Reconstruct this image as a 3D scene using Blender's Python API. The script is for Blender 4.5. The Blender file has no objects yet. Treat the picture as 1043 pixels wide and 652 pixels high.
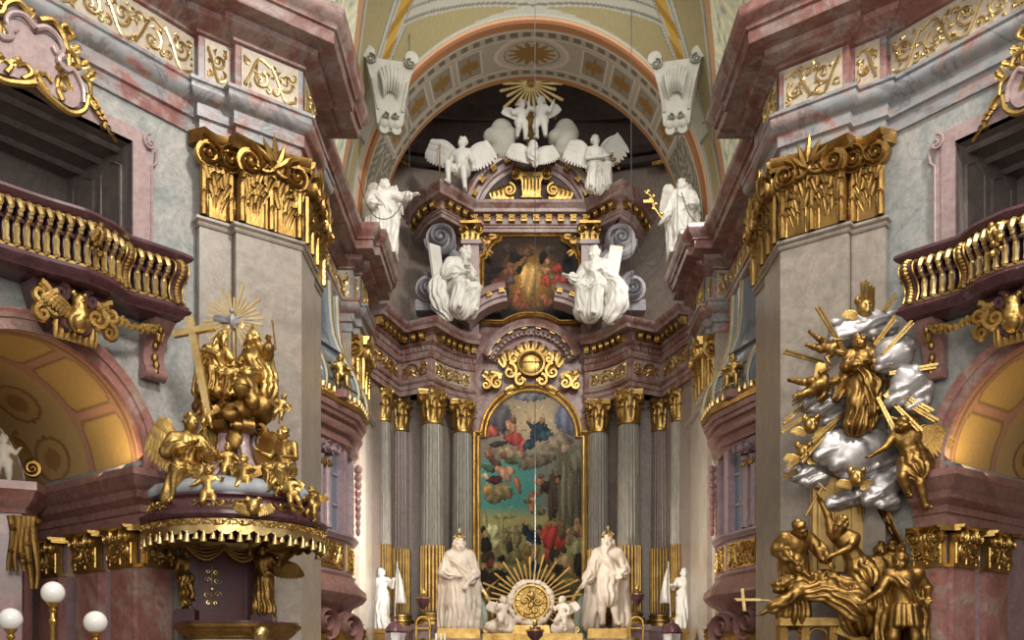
import bpy, math, random
import numpy as np
from mathutils import Matrix, Vector
random.seed(7)
PI = math.pi
SC = bpy.context.scene
COL = SC.collection
# ---------------------------------------------------------------- measuring: camera stands at (CX, 0, EYE) looking along +Y
CX, EYE, FL, VX, VY = -0.366, 1.7, 1000.0, 527.0, 690.0
def P(px, py, D):
    """point that a surveyor would read at image (px,py) and distance D"""
    return np.array([CX + (px - VX) * D / FL, D, EYE + (VY - py) * D / FL])
def Zr(z):
    return z + EYE
MIR = 1                      # -1 while the east half is being built from the same drawings
def A3(*a):
    return np.array(a, float)

# ---------------------------------------------------------------- mesh collector
class G:
    def __init__(s):
        s.v = []; s.f = {}; s.n = 0; s.c = []
    def add(s, v, f, c=None):
        v = np.asarray(v, float).reshape(-1, 3)
        o = s.n
        s.v.append(v); s.n += len(v)
        if c is not None: s.c.append(np.asarray(c, float))
        if isinstance(f, np.ndarray):
            if len(f): s.f.setdefault(f.shape[1], []).append(f + o)
        else:
            by = {}
            for q in f: by.setdefault(len(q), []).append(q)
            for k, l in by.items(): s.f.setdefault(k, []).append(np.array(l, int) + o)
        return s
    def merge(s, g):
        for k, l in g.f.items():
            for a in l: s.f.setdefault(k, []).append(a + s.n)
        s.v += g.v; s.n += g.n; s.c += g.c
        return s
    def xf(s, M):
        M = np.array(M, float)
        s.v = [v @ M[:3, :3].T + M[:3, 3] for v in s.v]
        return s
    def V(s):
        return np.concatenate(s.v) if s.v else np.zeros((0, 3))
    def mesh(s, name, origin, mir, smooth=True, ang=38):
        v = s.V() .copy()
        if mir < 0: v[:, 0] *= -1
        v = v - np.asarray(origin)
        me = bpy.data.meshes.new(name)
        me.vertices.add(len(v)); me.vertices.foreach_set('co', v.astype(np.float32).ravel())
        loops, starts, o = [], [], 0
        for k, l in s.f.items():
            a = np.concatenate(l)
            if mir < 0: a = a[:, ::-1]
            loops.append(a.ravel()); starts.append(o + np.arange(len(a)) * k); o += a.size
        loops = np.concatenate(loops); starts = np.concatenate(starts)
        me.loops.add(len(loops)); me.loops.foreach_set('vertex_index', loops.astype(np.int32))
        me.polygons.add(len(starts)); me.polygons.foreach_set('loop_start', starts.astype(np.int32))
        me.update(calc_edges=True)
        if smooth:
            me.polygons.foreach_set('use_smooth', np.ones(len(starts), bool))
            if ang < 180: me.set_sharp_from_angle(angle=math.radians(ang))
        if s.c:
            cc = np.concatenate(s.c)
            at = me.color_attributes.new('paint', 'FLOAT_COLOR', 'POINT')
            at.data.foreach_set('color', np.c_[cc, np.ones(len(cc))].astype(np.float32).ravel())
        return me

def _link(name, me, mat, parent, loc):
    o = bpy.data.objects.new(name, me)
    COL.objects.link(o)
    if mat: me.materials.append(mat)
    o.location = loc
    if parent is not None: o.parent = parent
    return o
def _m(loc):
    l = np.array(loc, float).copy()
    if MIR < 0: l[0] *= -1
    return l
def thing(name, label, cat, loc, group=None):
    o = bpy.data.objects.new(name, None); COL.objects.link(o)
    l = _m(loc); o.location = l
    o.empty_display_size = .1
    o['label'] = label; o['category'] = cat
    if group: o['group'] = group
    o['_w'] = [float(x) for x in l]
    return o
def part(name, g, mat, parent, label=None, smooth=True, ang=38):
    w = np.array(list(parent['_w']))
    me = g.mesh(name, w, MIR, smooth, ang)
    o = _link(name, me, mat, parent, (0, 0, 0))
    o['_w'] = [float(x) for x in w]
    if label: o['label'] = label
    return o
def solo(name, g, mat, label, cat, group=None, loc=None, smooth=True, ang=38):
    v = g.V()
    if loc is None:
        lo, hi = v.min(0), v.max(0); loc = [(lo[0] + hi[0]) / 2, (lo[1] + hi[1]) / 2, lo[2]]
    l = _m(loc)
    o = _link(name, g.mesh(name, l, MIR, smooth, ang), mat, None, l)
    o['label'] = label; o['category'] = cat
    if group: o['group'] = group
    o['_w'] = [float(x) for x in l]
    return o
def struct(name, g, mat, parent=None, smooth=True, ang=38):
    o = _link(name, g.mesh(name, (0, 0, 0), MIR, smooth, ang), mat, parent, (0, 0, 0))
    if parent is None: o['kind'] = 'structure'
    o['_w'] = [0., 0., 0.]
    return o

# ---------------------------------------------------------------- shapes
def unit(v):
    v = np.asarray(v, float); n = np.linalg.norm(v)
    return v / n if n > 1e-12 else v
def box(g, c, s, ux=(1, 0, 0), uy=(0, 1, 0), uz=(0, 0, 1), taper=1.0):
    c = np.asarray(c, float); ux, uy, uz = map(unit, (ux, uy, uz))
    v = []
    for k in (-1, 1):
        t = taper if k > 0 else 1
        for i, j in ((-1, -1), (1, -1), (1, 1), (-1, 1)):
            v.append(c + ux * i * s[0] / 2 * t + uy * j * s[1] / 2 * t + uz * k * s[2] / 2)
    g.add(v, [(3, 2, 1, 0), (4, 5, 6, 7), (0, 1, 5, 4), (1, 2, 6, 5), (2, 3, 7, 6), (3, 0, 4, 7)])
    return g
def grid_faces(nu, nv, cu=False, cv=False):
    """quads for an array indexed [u*nv+v]"""
    I = np.arange(nu if cu else nu - 1); J = np.arange(nv if cv else nv - 1)
    i, j = np.meshgrid(I, J, indexing='ij'); i = i.ravel(); j = j.ravel()
    i2 = (i + 1) % nu; j2 = (j + 1) % nv
    return np.stack([i * nv + j, i2 * nv + j, i2 * nv + j2, i * nv + j2], 1)
def normals2(path, closed=False):
    p = np.asarray(path, float); n = len(p)
    d = np.roll(p, -1, 0) - p
    if not closed: d = d[:-1]
    d = d / np.maximum(np.linalg.norm(d, axis=1, keepdims=True), 1e-9)
    nn = np.c_[d[:, 1], -d[:, 0]]
    if closed:
        a, b = np.roll(nn, 1, 0), nn
    else:
        a = np.r_[nn[:1], nn]; b = np.r_[nn, nn[-1:]]
    m = (a + b) / np.maximum(1 + (a * b).sum(1, keepdims=True), .25)
    return m
def sweep(g, path, prof, closed=False, capends=True, back=None):
    """mouldings: profile [(offset outward, z)] swept along a plan path"""
    p = np.asarray(path, float); m = normals2(p, closed); n = len(p); k = len(prof)
    pr = np.asarray(prof, float)
    v = np.zeros((n, k, 3))
    v[:, :, :2] = p[:, None, :] + m[:, None, :] * pr[None, :, 0:1]
    v[:, :, 2] = pr[None, :, 1]
    g.add(v.reshape(-1, 3), grid_faces(n, k, closed))
    if capends and not closed:
        g.add(v[0], [tuple(range(k))]); g.add(v[-1], [tuple(range(k))[::-1]])
    return g
def lathe(g, prof, c=(0, 0, 0), n=20, a0=0, a1=2 * PI, sx=1, sy=1, flute=None):
    pr = np.asarray(prof, float); c = np.asarray(c, float)
    full = abs(a1 - a0 - 2 * PI) < 1e-6
    a = np.linspace(a0, a1, n, endpoint=not full)
    r = pr[None, :, 0] * np.ones((len(a), 1))
    if flute is not None: r = r * flute(a)[:, None]
    v = np.stack([c[0] + r * np.cos(a)[:, None] * sx, c[1] + r * np.sin(a)[:, None] * sy, c[2] + pr[None, :, 1] + 0 * r], -1)
    g.add(v.reshape(-1, 3), grid_faces(len(a), len(pr), full))
    return g
def tube(g, pts, r, n=6, up=None, flat=1.0, caps=True):
    p = np.asarray(pts, float); m = len(p)
    r = np.ones(m) * r if np.isscalar(r) else np.asarray(r, float)
    t = np.gradient(p, axis=0); t /= np.maximum(np.linalg.norm(t, axis=1, keepdims=True), 1e-9)
    if up is None:
        u0 = A3(0, 0, 1) if abs(t[0][2]) < .9 else A3(1, 0, 0)
        N = np.zeros_like(p); q = unit(u0 - t[0] * (u0 @ t[0]))
        for i in range(m):
            q = unit(q - t[i] * (q @ t[i])); N[i] = q
    else:
        up = np.asarray(up, float)
        N = up - t * (t @ up)[:, None] if up.ndim == 1 else up - t * (t * up).sum(1, keepdims=True)
        N /= np.maximum(np.linalg.norm(N, axis=1, keepdims=True), 1e-9)
    B = np.cross(t, N)
    a = np.linspace(0, 2 * PI, n, endpoint=False)
    v = p[:, None, :] + r[:, None, None] * (np.cos(a)[None, :, None] * N[:, None, :] * flat + np.sin(a)[None, :, None] * B[:, None, :])
    g.add(v.reshape(-1, 3), grid_faces(m, n, False, True))
    if caps and n > 2:
        g.add(v[0], [tuple(range(n))[::-1]]); g.add(v[-1], [tuple(range(n))])
    return g
def ball(g, c, r, nu=12, nv=8):
    r = np.ones(3) * r if np.isscalar(r) else np.asarray(r, float)
    a = np.linspace(0, 2 * PI, nu, endpoint=False); b = np.linspace(0, PI, nv)
    v = np.stack([np.cos(a)[:, None] * np.sin(b)[None], np.sin(a)[:, None] * np.sin(b)[None], np.cos(b)[None] + 0 * a[:, None]], -1)
    g.add(v.reshape(-1, 3) * r + np.asarray(c, float), grid_faces(nu, nv, True))
    return g
def prism(g, poly, origin, u, w, n, t):
    """polygon [(a,b)] in plane (u,w) given thickness t along n"""
    poly = np.asarray(poly, float); k = len(poly); o = np.asarray(origin, float)
    u, w, n = map(unit, (u, w, n))
    a = o + poly[:, :1] * u + poly[:, 1:] * w
    g.add(np.r_[a, a + n * t], [tuple(range(k))[::-1], tuple(range(k, 2 * k))] + [(i, (i + 1) % k, k + (i + 1) % k, k + i) for i in range(k)])
    return g
def crom(pts, n=8):
    """Catmull-Rom through points"""
    p = np.asarray(pts, float); q = np.r_[[2 * p[0] - p[1]], p, [2 * p[-1] - p[-2]]]
    out = []
    for i in range(1, len(q) - 2):
        for t in np.linspace(0, 1, n, endpoint=False):
            a, b, c, d = q[i - 1], q[i], q[i + 1], q[i + 2]
            out.append(.5 * (2 * b + (c - a) * t + (2 * a - 5 * b + 4 * c - d) * t * t + (3 * b - a - 3 * c + d) * t ** 3))
    out.append(p[-1])
    return np.array(out)
def spiral(cx, cy, r0, r1, turns, a0, sgn=1, n=40):
    t = np.linspace(0, 1, n); a = a0 + sgn * t * turns * 2 * PI
    r = r0 * (r1 / r0) ** t
    return np.c_[cx + r * np.cos(a), cy + r * np.sin(a)]
class Fr:
    """a local frame: u along the face, w up, n out of the face"""
    def __init__(s, o, u, n, w=(0, 0, 1)):
        s.o = np.asarray(o, float); s.u = unit(u); s.n = unit(n); s.w = unit(w)
    def __call__(s, a, b, c=0):
        a, b, c = np.broadcast_arrays(np.asarray(a, float), np.asarray(b, float), np.asarray(c, float))
        return s.o + a[..., None] * s.u + b[..., None] * s.w + c[..., None] * s.n
def volute(g, fr, cx, cy, r, sgn=1, th=.1, a0=PI / 2, turns=2.1, w=.16, zc=0):
    """rolled scroll: spiral ribbon with an eye, thickness th along the frame normal"""
    sp = spiral(cx, cy, r, r * .2, turns, a0, sgn, int(16 * turns))
    ww = np.linspace(w * r, w * r * .45, len(sp))
    p = fr(sp[:, 0], sp[:, 1], zc + th * np.linspace(0.35, .6, len(sp)))
    tube(g, p, ww, 6, up=fr.n, flat=th / (w * r) * .55)
    disc = [(cx + r * .93 * math.cos(a), cy + r * .93 * math.sin(a)) for a in np.linspace(0, 2 * PI, 20, endpoint=False)]
    prism(g, disc, fr(0, 0, zc - th * .45), fr.u, fr.w, fr.n, th * .8)
    ball(g, fr(cx, cy, zc + th * .5), r * .2, 8, 6)
    return g
def leaf(g, fr, cx, z0, w, h, curl=.3, lob=5, nu=7, nv=12, lean=0.0, back=0.0):
    """acanthus leaf standing on a face, tip curling outward"""
    t = np.linspace(0, 1, nv); s = np.linspace(-1, 1, nu)
    wid = w / 2 * (np.sin(PI * (.18 + .74 * t)) ** .7) * (1 + .16 * np.sin(t * lob * 2 * PI))
    wid[-1] *= .35
    ca = np.clip((t - .62) / .38, 0, 1) * 2.6
    dz = np.cos(ca); dn = np.sin(ca) + .18 * (1 - np.clip(ca, 0, 1))
    z = np.r_[0, np.cumsum((dz[1:] + dz[:-1]) / 2)]; nn = np.r_[0, np.cumsum((dn[1:] + dn[:-1]) / 2)]
    z = z / z.max() * h; nn = nn / max(nn.max(), 1e-6) * curl * h
    u = cx + s[None, :] * wid[:, None] + lean * t[:, None] * h
    rib = .10 * w * (np.cos(s * PI * 2.0)[None, :] * .5 - np.abs(s)[None, :] * .9) * np.sin(PI * np.clip(t, .05, 1) * .9)[:, None]
    p = fr(u, z0 + z[:, None] + 0 * u, back + nn[:, None] + rib)
    g.add(p.reshape(-1, 3), grid_faces(nv, nu))
    return g
def rinceau(g, fmap, w, h, r=.02, wave=None, seed=0, leafy=True, flip=False):
    """gilded running scrollwork on a w x h panel; fmap(u,v,height)->3D"""
    rnd = random.Random(seed)
    lam = (wave or h * .80); nw = max(1, round(w / lam)); lam = w / nw
    def put(c2, rr):
        c2 = np.asarray(c2, float).copy()
        c2[:, 0] = np.clip(c2[:, 0], r, w - r); c2[:, 1] = np.clip(c2[:, 1], r, h - r)
        if flip: c2[:, 0] = w - c2[:, 0]
        rr = np.ones(len(c2)) * rr
        tube(g, fmap(c2[:, 0], c2[:, 1], rr * .5), rr, 5)
    s0 = rnd.choice((-1, 1))
    for i in range(nw):
        sg = s0 * (1 if i % 2 == 0 else -1)
        x0, x1 = lam * i, lam * (i + 1); cx = (x0 + x1) / 2
        # S-shaped stem handing over to the next field
        put(crom([(x0 + .02 * lam, h / 2 + sg * h * .36), (x0 + .22 * lam, h / 2 + sg * h * .10), (x0 + .55 * lam, h / 2 - sg * h * .40), (x0 + .9 * lam, h / 2 - sg * h * .34), (x1, h / 2 - sg * h * .30)], 6), r)
        R1 = min(h * .29, lam * .36)
        sp = spiral(cx + lam * .08, h / 2 + sg * h * .10, R1, R1 * .18, 1.5, -PI / 2 * sg - .4, sg, 26); put(sp, np.linspace(r * 1.05, r * .6, 26))
        ball_c = sp[-1]; put([ball_c + [-r * .3, 0], ball_c, ball_c + [r * .3, 0]], [r * .4, r * 1.5, r * .4])
        R2 = R1 * .52
        sp = spiral(x0 + lam * .16, h / 2 - sg * h * .26, R2, R2 * .2, 1.2, rnd.uniform(0, 6), -sg, 18); put(sp, np.linspace(r * .85, r * .5, 18))
        sp = spiral(x0 + lam * .90, h / 2 + sg * h * .30, R2 * .9, R2 * .2, 1.1, rnd.uniform(0, 6), sg, 18); put(sp, np.linspace(r * .85, r * .5, 18))
        if leafy:
            for q in range(11):
                px, py = x0 + lam * rnd.random(), h * rnd.uniform(.06, .94)
                a = rnd.uniform(0, 6.28); L = h * rnd.uniform(.09, .17)
                put([(px, py), (px + .5 * L * math.cos(a), py + .5 * L * math.sin(a)), (px + L * math.cos(a + .5), py + L * math.sin(a + .5))], [r * .4, r * 1.15, r * .25])
    return g
# ---------------------------------------------------------------- materials
def srgb(h):
    h = h.lstrip('#'); c = [int(h[i:i + 2], 16) / 255 for i in (0, 2, 4)]
    return [x / 12.92 if x <= .04045 else ((x + .055) / 1.055) ** 2.4 for x in c]
class Nt:
    def __init__(s, name):
        s.m = bpy.data.materials.new(name); s.m.use_nodes = True
        s.t = s.m.node_tree; s.b = s.t.nodes['Principled BSDF']
    def n(s, typ, **kw):
        x = s.t.nodes.new(typ)
        for k, v in kw.items():
            if k.startswith('_'): setattr(x, k[1:], v)
            else: x.inputs[k.replace('__', ' ')].default_value = v
        return x
    def l(s, a, b): s.t.links.new(a, b)
    def coord(s):
        return s.n('ShaderNodeNewGeometry').outputs['Position']
    def ramp(s, fac, stops, interp='LINEAR'):
        r = s.n('ShaderNodeValToRGB'); r.color_ramp.interpolation = interp
        e = r.color_ramp.elements
        while len(e) < len(stops): e.new(.5)
        for x, (p, c) in zip(e, stops):
            x.position = p; x.color = (*(srgb(c) if isinstance(c, str) else c), 1)
        s.l(fac, r.inputs['Fac']); return r.outputs['Color']
    def bump(s, h, st=.3, dist=.02):
        b = s.n('ShaderNodeBump', Strength=st, Distance=dist)
        s.l(h, b.inputs['Height']); s.l(b.outputs['Normal'], s.b.inputs['Normal'])
def marble(name, stops, vein='#6e5a55', scale=.9, rough=.3, veinamt=.35, spec=.45, fine=.25, stretch=(1, 1, 1), dist=2.2):
    m = Nt(name); co = m.coord()
    mp = m.n('ShaderNodeMapping'); mp.inputs['Scale'].default_value = stretch; mp.inputs['Rotation'].default_value = (.4, .5, .3)
    m.l(co, mp.inputs['Vector'])
    n1 = m.n('ShaderNodeTexNoise', Scale=scale, Detail=9, Roughness=.62, Distortion=dist); m.l(mp.outputs[0], n1.inputs['Vector'])
    base = m.ramp(n1.outputs['Fac'], stops)
    n2 = m.n('ShaderNodeTexNoise', Scale=scale * 1.7, Detail=12, Roughness=.7, Distortion=1.5); m.l(mp.outputs[0], n2.inputs['Vector'])
    ab = m.n('ShaderNodeMath', _operation='SUBTRACT'); m.l(n2.outputs['Fac'], ab.inputs[0]); ab.inputs[1].default_value = .5
    aa = m.n('ShaderNodeMath', _operation='ABSOLUTE'); m.l(ab.outputs[0], aa.inputs[0])
    vf = m.ramp(aa.outputs[0], [(0, (veinamt,) * 3), (.035, (0, 0, 0))])
    mx = m.n('ShaderNodeMix', _data_type='RGBA'); m.l(vf, mx.inputs[0]); m.l(base, mx.inputs[6]); mx.inputs[7].default_value = (*srgb(vein), 1)
    n3 = m.n('ShaderNodeTexNoise', Scale=scale * 14, Detail=6, Roughness=.7); m.l(mp.outputs[0], n3.inputs['Vector'])
    f3 = m.ramp(n3.outputs['Fac'], [(.3, (1 - fine,) * 3), (.7, (1 + fine * .5,) * 3)])
    mu = m.n('ShaderNodeMix', _data_type='RGBA', _blend_type='MULTIPLY'); mu.inputs[0].default_value = 1
    m.l(mx.outputs[2], mu.inputs[6]); m.l(f3, mu.inputs[7]); m.l(mu.outputs[2], m.b.inputs['Base Color'])
    m.b.inputs['Roughness'].default_value = rough; m.b.inputs['Specular IOR Level'].default_value = spec
    return m.m
def gold(name, c0, c1, rough=.33, metal=1.0, bump=.25, sc=28):
    m = Nt(name); co = m.coord()
    n1 = m.n('ShaderNodeTexNoise', Scale=3.2, Detail=7, Roughness=.7); m.l(co, n1.inputs['Vector'])
    m.l(m.ramp(n1.outputs['Fac'], [(.32, c0), (.68, c1)]), m.b.inputs['Base Color'])
    m.b.inputs['Metallic'].default_value = metal; m.b.inputs['Roughness'].default_value = rough
    n2 = m.n('ShaderNodeTexNoise', Scale=sc, Detail=4, Roughness=.6); m.l(co, n2.inputs['Vector'])
    m.bump(n2.outputs['Fac'], bump, .02)
    return m.m
def plain(name, c0, c1=None, rough=.6, metal=0, scale=6, bump=0, spec=.4):
    m = Nt(name); co = m.coord()
    n1 = m.n('ShaderNodeTexNoise', Scale=scale, Detail=6, Roughness=.65); m.l(co, n1.inputs['Vector'])
    m.l(m.ramp(n1.outputs['Fac'], [(.3, c0), (.7, c1 or c0)]), m.b.inputs['Base Color'])
    m.b.inputs['Roughness'].default_value = rough; m.b.inputs['Metallic'].default_value = metal
    m.b.inputs['Specular IOR Level'].default_value = spec
    if bump: m.bump(n1.outputs['Fac'], bump, .03)
    return m.m
def painted(name, rough=.7, fine=.12, metal_gold=False):
    m = Nt(name)
    a = m.n('ShaderNodeVertexColor', _layer_name='paint')
    n3 = m.n('ShaderNodeTexNoise', Scale=14, Detail=10, Roughness=.75); m.l(m.coord(), n3.inputs['Vector'])
    f3 = m.ramp(n3.outputs['Fac'], [(.3, (1 - fine,) * 3), (.7, (1 + fine,) * 3)])
    mu = m.n('ShaderNodeMix', _data_type='RGBA', _blend_type='MULTIPLY'); mu.inputs[0].default_value = 1
    m.l(a.outputs['Color'], mu.inputs[6]); m.l(f3, mu.inputs[7]); m.l(mu.outputs[2], m.b.inputs['Base Color'])
    m.b.inputs['Roughness'].default_value = rough; m.b.inputs['Specular IOR Level'].default_value = .15
    return m.m
M = {}
M['wall'] = marble('grey_marble', [(.3, '#7b7f7e'), (.45, '#92948f'), (.6, '#a5a099'), (.72, '#838584')], '#6a6b6c', .8, .32, .35)
M['pil'] = marble('warm_grey_marble', [(.3, '#7e766c'), (.5, '#93897c'), (.7, '#7c746a')], '#785e54', .6, .28, .35, fine=.2)
M['ent'] = marble('pink_grey_marble', [(.34, '#7d534d'), (.43, '#936a63'), (.47, '#968782'), (.54, '#868b8d'), (.60, '#948681'), (.66, '#8f6059')], '#4f393a', .38, .28, .5, stretch=(1, 1, 1.6))
M['corn'] = marble('brown_red_marble', [(.32, '#704a43'), (.46, '#875d54'), (.54, '#8f7d76'), (.62, '#7c5850'), (.7, '#6f4a42')], '#4c3431', .45, .25, .45)
M['rose'] = marble('rose_marble', [(.3, '#80524b'), (.5, '#996c63'), (.62, '#a18a7d'), (.74, '#8c5d55')], '#5f3a37', .8, .3, .3)
M['frame'] = marble('pale_pink_marble', [(.3, '#917a78'), (.5, '#a38d89'), (.7, '#8e7674')], '#8d6b6a', .9, .3, .25)
M['purple'] = marble('dark_purple_marble', [(.3, '#3a2328'), (.5, '#4d2f33'), (.7, '#3f262d')], '#6b4a4c', 1.2, .22, .25)
M['brown'] = marble('oratory_brown_marble', [(.3, '#76524a'), (.5, '#8f6b64'), (.7, '#7d5a54')], '#553b36', 1.1, .25, .25)
M['lilac'] = marble('lilac_marble', [(.3, '#857078'), (.5, '#a0898c'), (.7, '#8d777b')], '#5f4a50', 1.1, .3, .3)
M['col'] = marble('grey_column_marble', [(.3, '#6d6b62'), (.5, '#8a8478'), (.7, '#777065')], '#5a564f', .9, .35, .25, stretch=(1, 1, .4))
M['darkcol'] = marble('brown_grey_marble', [(.3, '#6f625c'), (.5, '#82746c'), (.7, '#766a64')], '#5a4d48', .9, .35, .25)
M['apse'] = marble('apse_stucco', [(.3, '#8a7b70'), (.5, '#9b8c80'), (.7, '#8f8176')], '#7d6f66', .5, .6, .15)
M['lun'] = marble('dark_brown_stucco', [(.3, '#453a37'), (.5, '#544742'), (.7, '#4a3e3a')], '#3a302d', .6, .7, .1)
M['gvol'] = marble('slate_grey_marble', [(.3, '#78757a'), (.5, '#8f8c8e'), (.7, '#828086')], '#5f5c62', 1.2, .3, .3)
M['ret'] = marble('retable_red_marble', [(.30, '#6f4a46'), (.44, '#876158'), (.54, '#9d8a83'), (.66, '#7f5a54')], '#4c3331', .8, .28, .3)
M['green'] = marble('pale_green_marble', [(.3, '#8a9c86'), (.5, '#a8b39b'), (.7, '#94a48f')], '#6f8070', 1.1, .3, .25)
M['white'] = plain('white_stone', '#c6c2b8', '#d8d4cb', .5, 0, 3, .08)
M['warmwhite'] = plain('cream_stone', '#cbbca9', '#dccfbf', .5, 0, 3, .08)
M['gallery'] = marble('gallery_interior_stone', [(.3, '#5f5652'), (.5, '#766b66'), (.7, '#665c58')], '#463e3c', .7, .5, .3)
M['console'] = plain('dull_grey_stucco', '#86847a', '#98958a', .8, 0, 4, .06)
M['stucco'] = plain('cream_stucco', '#cfcab4', '#dcd7c4', .75, 0, 4, .05)
M['greystucco'] = plain('grey_stucco', '#a5a396', '#b6b3a6', .75, 0, 4, .06)
M['beige'] = marble('beige_frieze', [(.3, '#a39480'), (.5, '#b0a28d'), (.7, '#a19380')], '#8a7e70', .9, .45, .2)
M['gold'] = gold('gilding', '#8c6a36', '#c8a866', .37, .95)
M['goldd'] = gold('old_gilding', '#6f5228', '#a8854c', .40, .95, bump=.3)
M['goldl'] = gold('bright_gilding', '#b3925a', '#e0c78e', .35, bump=.15)
M['goldr'] = gold('ray_gilding', '#c7a266', '#ecd6a0', .35, bump=.05)
M['plate'] = gold('worn_gold_plate', '#a08450', '#c4a468', .5, .8, .05)
M['silver'] = gold('silvering', '#8e8988', '#bfb9b5', .42, .65, .08, 9)
M['leadgrey'] = plain('slate_blue_stucco', '#7d8286', '#9a9da0', .55, 0, 3, .1)
M['dark'] = plain('baluster_gap_shade', '#1d191a', '#262021', .8)  # near-black colour standing in for shade behind the balusters
M['door'] = marble('dark_red_wood', [(.3, '#43191e'), (.5, '#572026'), (.7, '#4a1b20')], '#2a1518', 1.5, .35, .2)
M['iron'] = plain('dark_cable', '#3b3a3c', '#444345', .5, .4)
M['floor'] = marble('floor_stone', [(.3, '#7b6a60'), (.5, '#94857a'), (.7, '#84756a')], '#5c4d46', .8, .3, .2)
M['plaster'] = plain('warm_plaster', '#b59d86', '#c3ad97', .8, 0, 2)
M['paint'] = painted('fresco')
M['canvas'] = painted('oil_paint', .6, .3)
M['globe'] = plain('opal_glass', '#d9d6cf', '#e2dfd8', .12, 0, 2, 0, .6)
M['brass'] = gold('brass', '#9a7a3a', '#c9a860', .28)
def glass_dark():
    m = Nt('leaded_glass')
    m.b.inputs['Base Color'].default_value = (*srgb('#6f7b86'), 1)
    m.b.inputs['Roughness'].default_value = .12; m.b.inputs['Metallic'].default_value = .35
    n = m.n('ShaderNodeTexNoise', Scale=5, Detail=3); m.l(m.coord(), n.inputs['Vector']); m.bump(n.outputs['Fac'], .25, .03)
    return m.m
M['glass'] = glass_dark()
# ---------------------------------------------------------------- plan of one half of the nave and chancel (west half; mirrored for the east)
def XC(p): return np.array([(a + CX, b) for a, b in p], float)
class Path:
    def __init__(s, pts):
        s.p = np.asarray(pts, float); d = np.linalg.norm(np.diff(s.p, axis=0), axis=1)
        s.L = np.r_[0, np.cumsum(d)]; s.len = s.L[-1]
        t = np.gradient(s.p, axis=0); t /= np.linalg.norm(t, axis=1, keepdims=True)
        s.N = np.c_[t[:, 1], -t[:, 0]]
    def at(s, q):
        q = np.asarray(q, float)
        p = np.stack([np.interp(q, s.L, s.p[:, 0]), np.interp(q, s.L, s.p[:, 1])], -1)
        n = np.stack([np.interp(q, s.L, s.N[:, 0]), np.interp(q, s.L, s.N[:, 1])], -1)
        lo = q < 0
        if np.any(lo): p = np.where(lo[..., None], s.p[0] + (s.p[1] - s.p[0]) / (s.L[1]) * q[..., None], p)
        return p, n / np.linalg.norm(n, axis=-1, keepdims=True)
    def map(s, q, z, off):
        p, n = s.at(q); off = np.asarray(off, float)
        p = p + n * off[..., None]
        z = np.broadcast_to(np.asarray(z, float), p.shape[:-1])
        return np.concatenate([p, z[..., None]], -1)
curve = crom(XC([(-8.75, 7.0), (-8.3, 8.5), (-7.75, 9.9), (-7.12, 11.15), (-6.45, 12.2), (-5.95, 12.87), (-5.39, 13.62), (-4.74, 14.5)]), 8)
J0 = curve[-1]
ND, DD = A3(.622, -.783), A3(.783, .622)
S0 = J0 + ND * .12; S1 = S0 + DD * .50
B = S1 + ND * .14; Cc = B + DD * 1.06
E0 = np.array([-3.36 + CX, 16.25]); E1 = np.array([-3.44 + CX, 16.25]); E = np.array([-3.42 + CX, 17.1])
RW = -4.2 + CX; PW = -3.7 + CX           # recessed chancel wall, chancel pilaster face
pier = np.array([J0, S0, S1, B, Cc, E0, E1, E])
chan = np.array([[RW, 17.1], [RW, 22.7], [PW - .12, 22.7], [PW - .12, 23.05], [PW, 23.05], [PW, 24.1], [PW - .12, 24.1], [PW - .12, 25.2]])
full = np.r_[curve, pier[1:], chan]
WALL = Path(curve[::-1])                 # s runs from the pier out into the nave
def wmap(s, z, off):                     # point on the nave wall, off = towards the nave
    return WALL.map(s, z, -np.asarray(off, float))
ARCHIT = [(-.3, 8.0), (0, 8.0), (0, 8.2), (.02, 8.21), (.05, 8.22), (.05, 8.40), (.07, 8.42), (.12, 8.44), (.17, 8.52), (.185, 8.58), (.17, 8.63), (.2, 8.65), (.2, 8.70), (.02, 8.71)]
FRIEZE = [(.02, 8.70), (.02, 9.43)]
CORN = [(.02, 9.41), (.07, 9.43), (.07, 9.47), (.12, 9.50), (.2, 9.53), (.27, 9.58), (.29, 9.66), (.33, 9.665), (.55, 9.68), (.56, 9.70), (.56, 9.86), (.60, 9.88), (.60, 9.91), (.63, 9.95), (.70, 10.02), (.72, 10.1), (.72, 10.2), (-.4, 10.24)]
def zz(prof): return [(a, b + EYE) for a, b in prof]

def arch_top(s, r, c=2.39, z0=2.9):
    d = np.clip(r * r - (s - c) ** 2, 0, None)
    return z0 + np.sqrt(d)
def wall_with_openings(g):
    c, r = 2.39, 1.5; o0, o1, b0, b1 = 1.05, 3.73, 5.0, 7.45
    st = sorted(set(np.round(np.r_[np.linspace(-.1, WALL.len, 60), c + r * np.cos(np.linspace(0, PI, 41)), o0, o1], 5)))
    for a, b in zip(st[:-1], st[1:]):
        m = (a + b) / 2; iv = []
        inarch = abs(m - c) < r; ino = o0 < m < o1
        lo = lambda s: float(arch_top(np.array(s), r)) if inarch else -1.7
        if ino: iv = [(lo, lambda s: b0), (lambda s: b1, lambda s: 8.05)]
        else: iv = [(lo, lambda s: 8.05)]
        for f0, f1 in iv:
            v = wmap(np.array([a, b, b, a]), np.array([f0(a), f0(b), f1(b), f1(a)]) + EYE, -.04)
            g.add(v, [(0, 1, 2, 3)])
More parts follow.
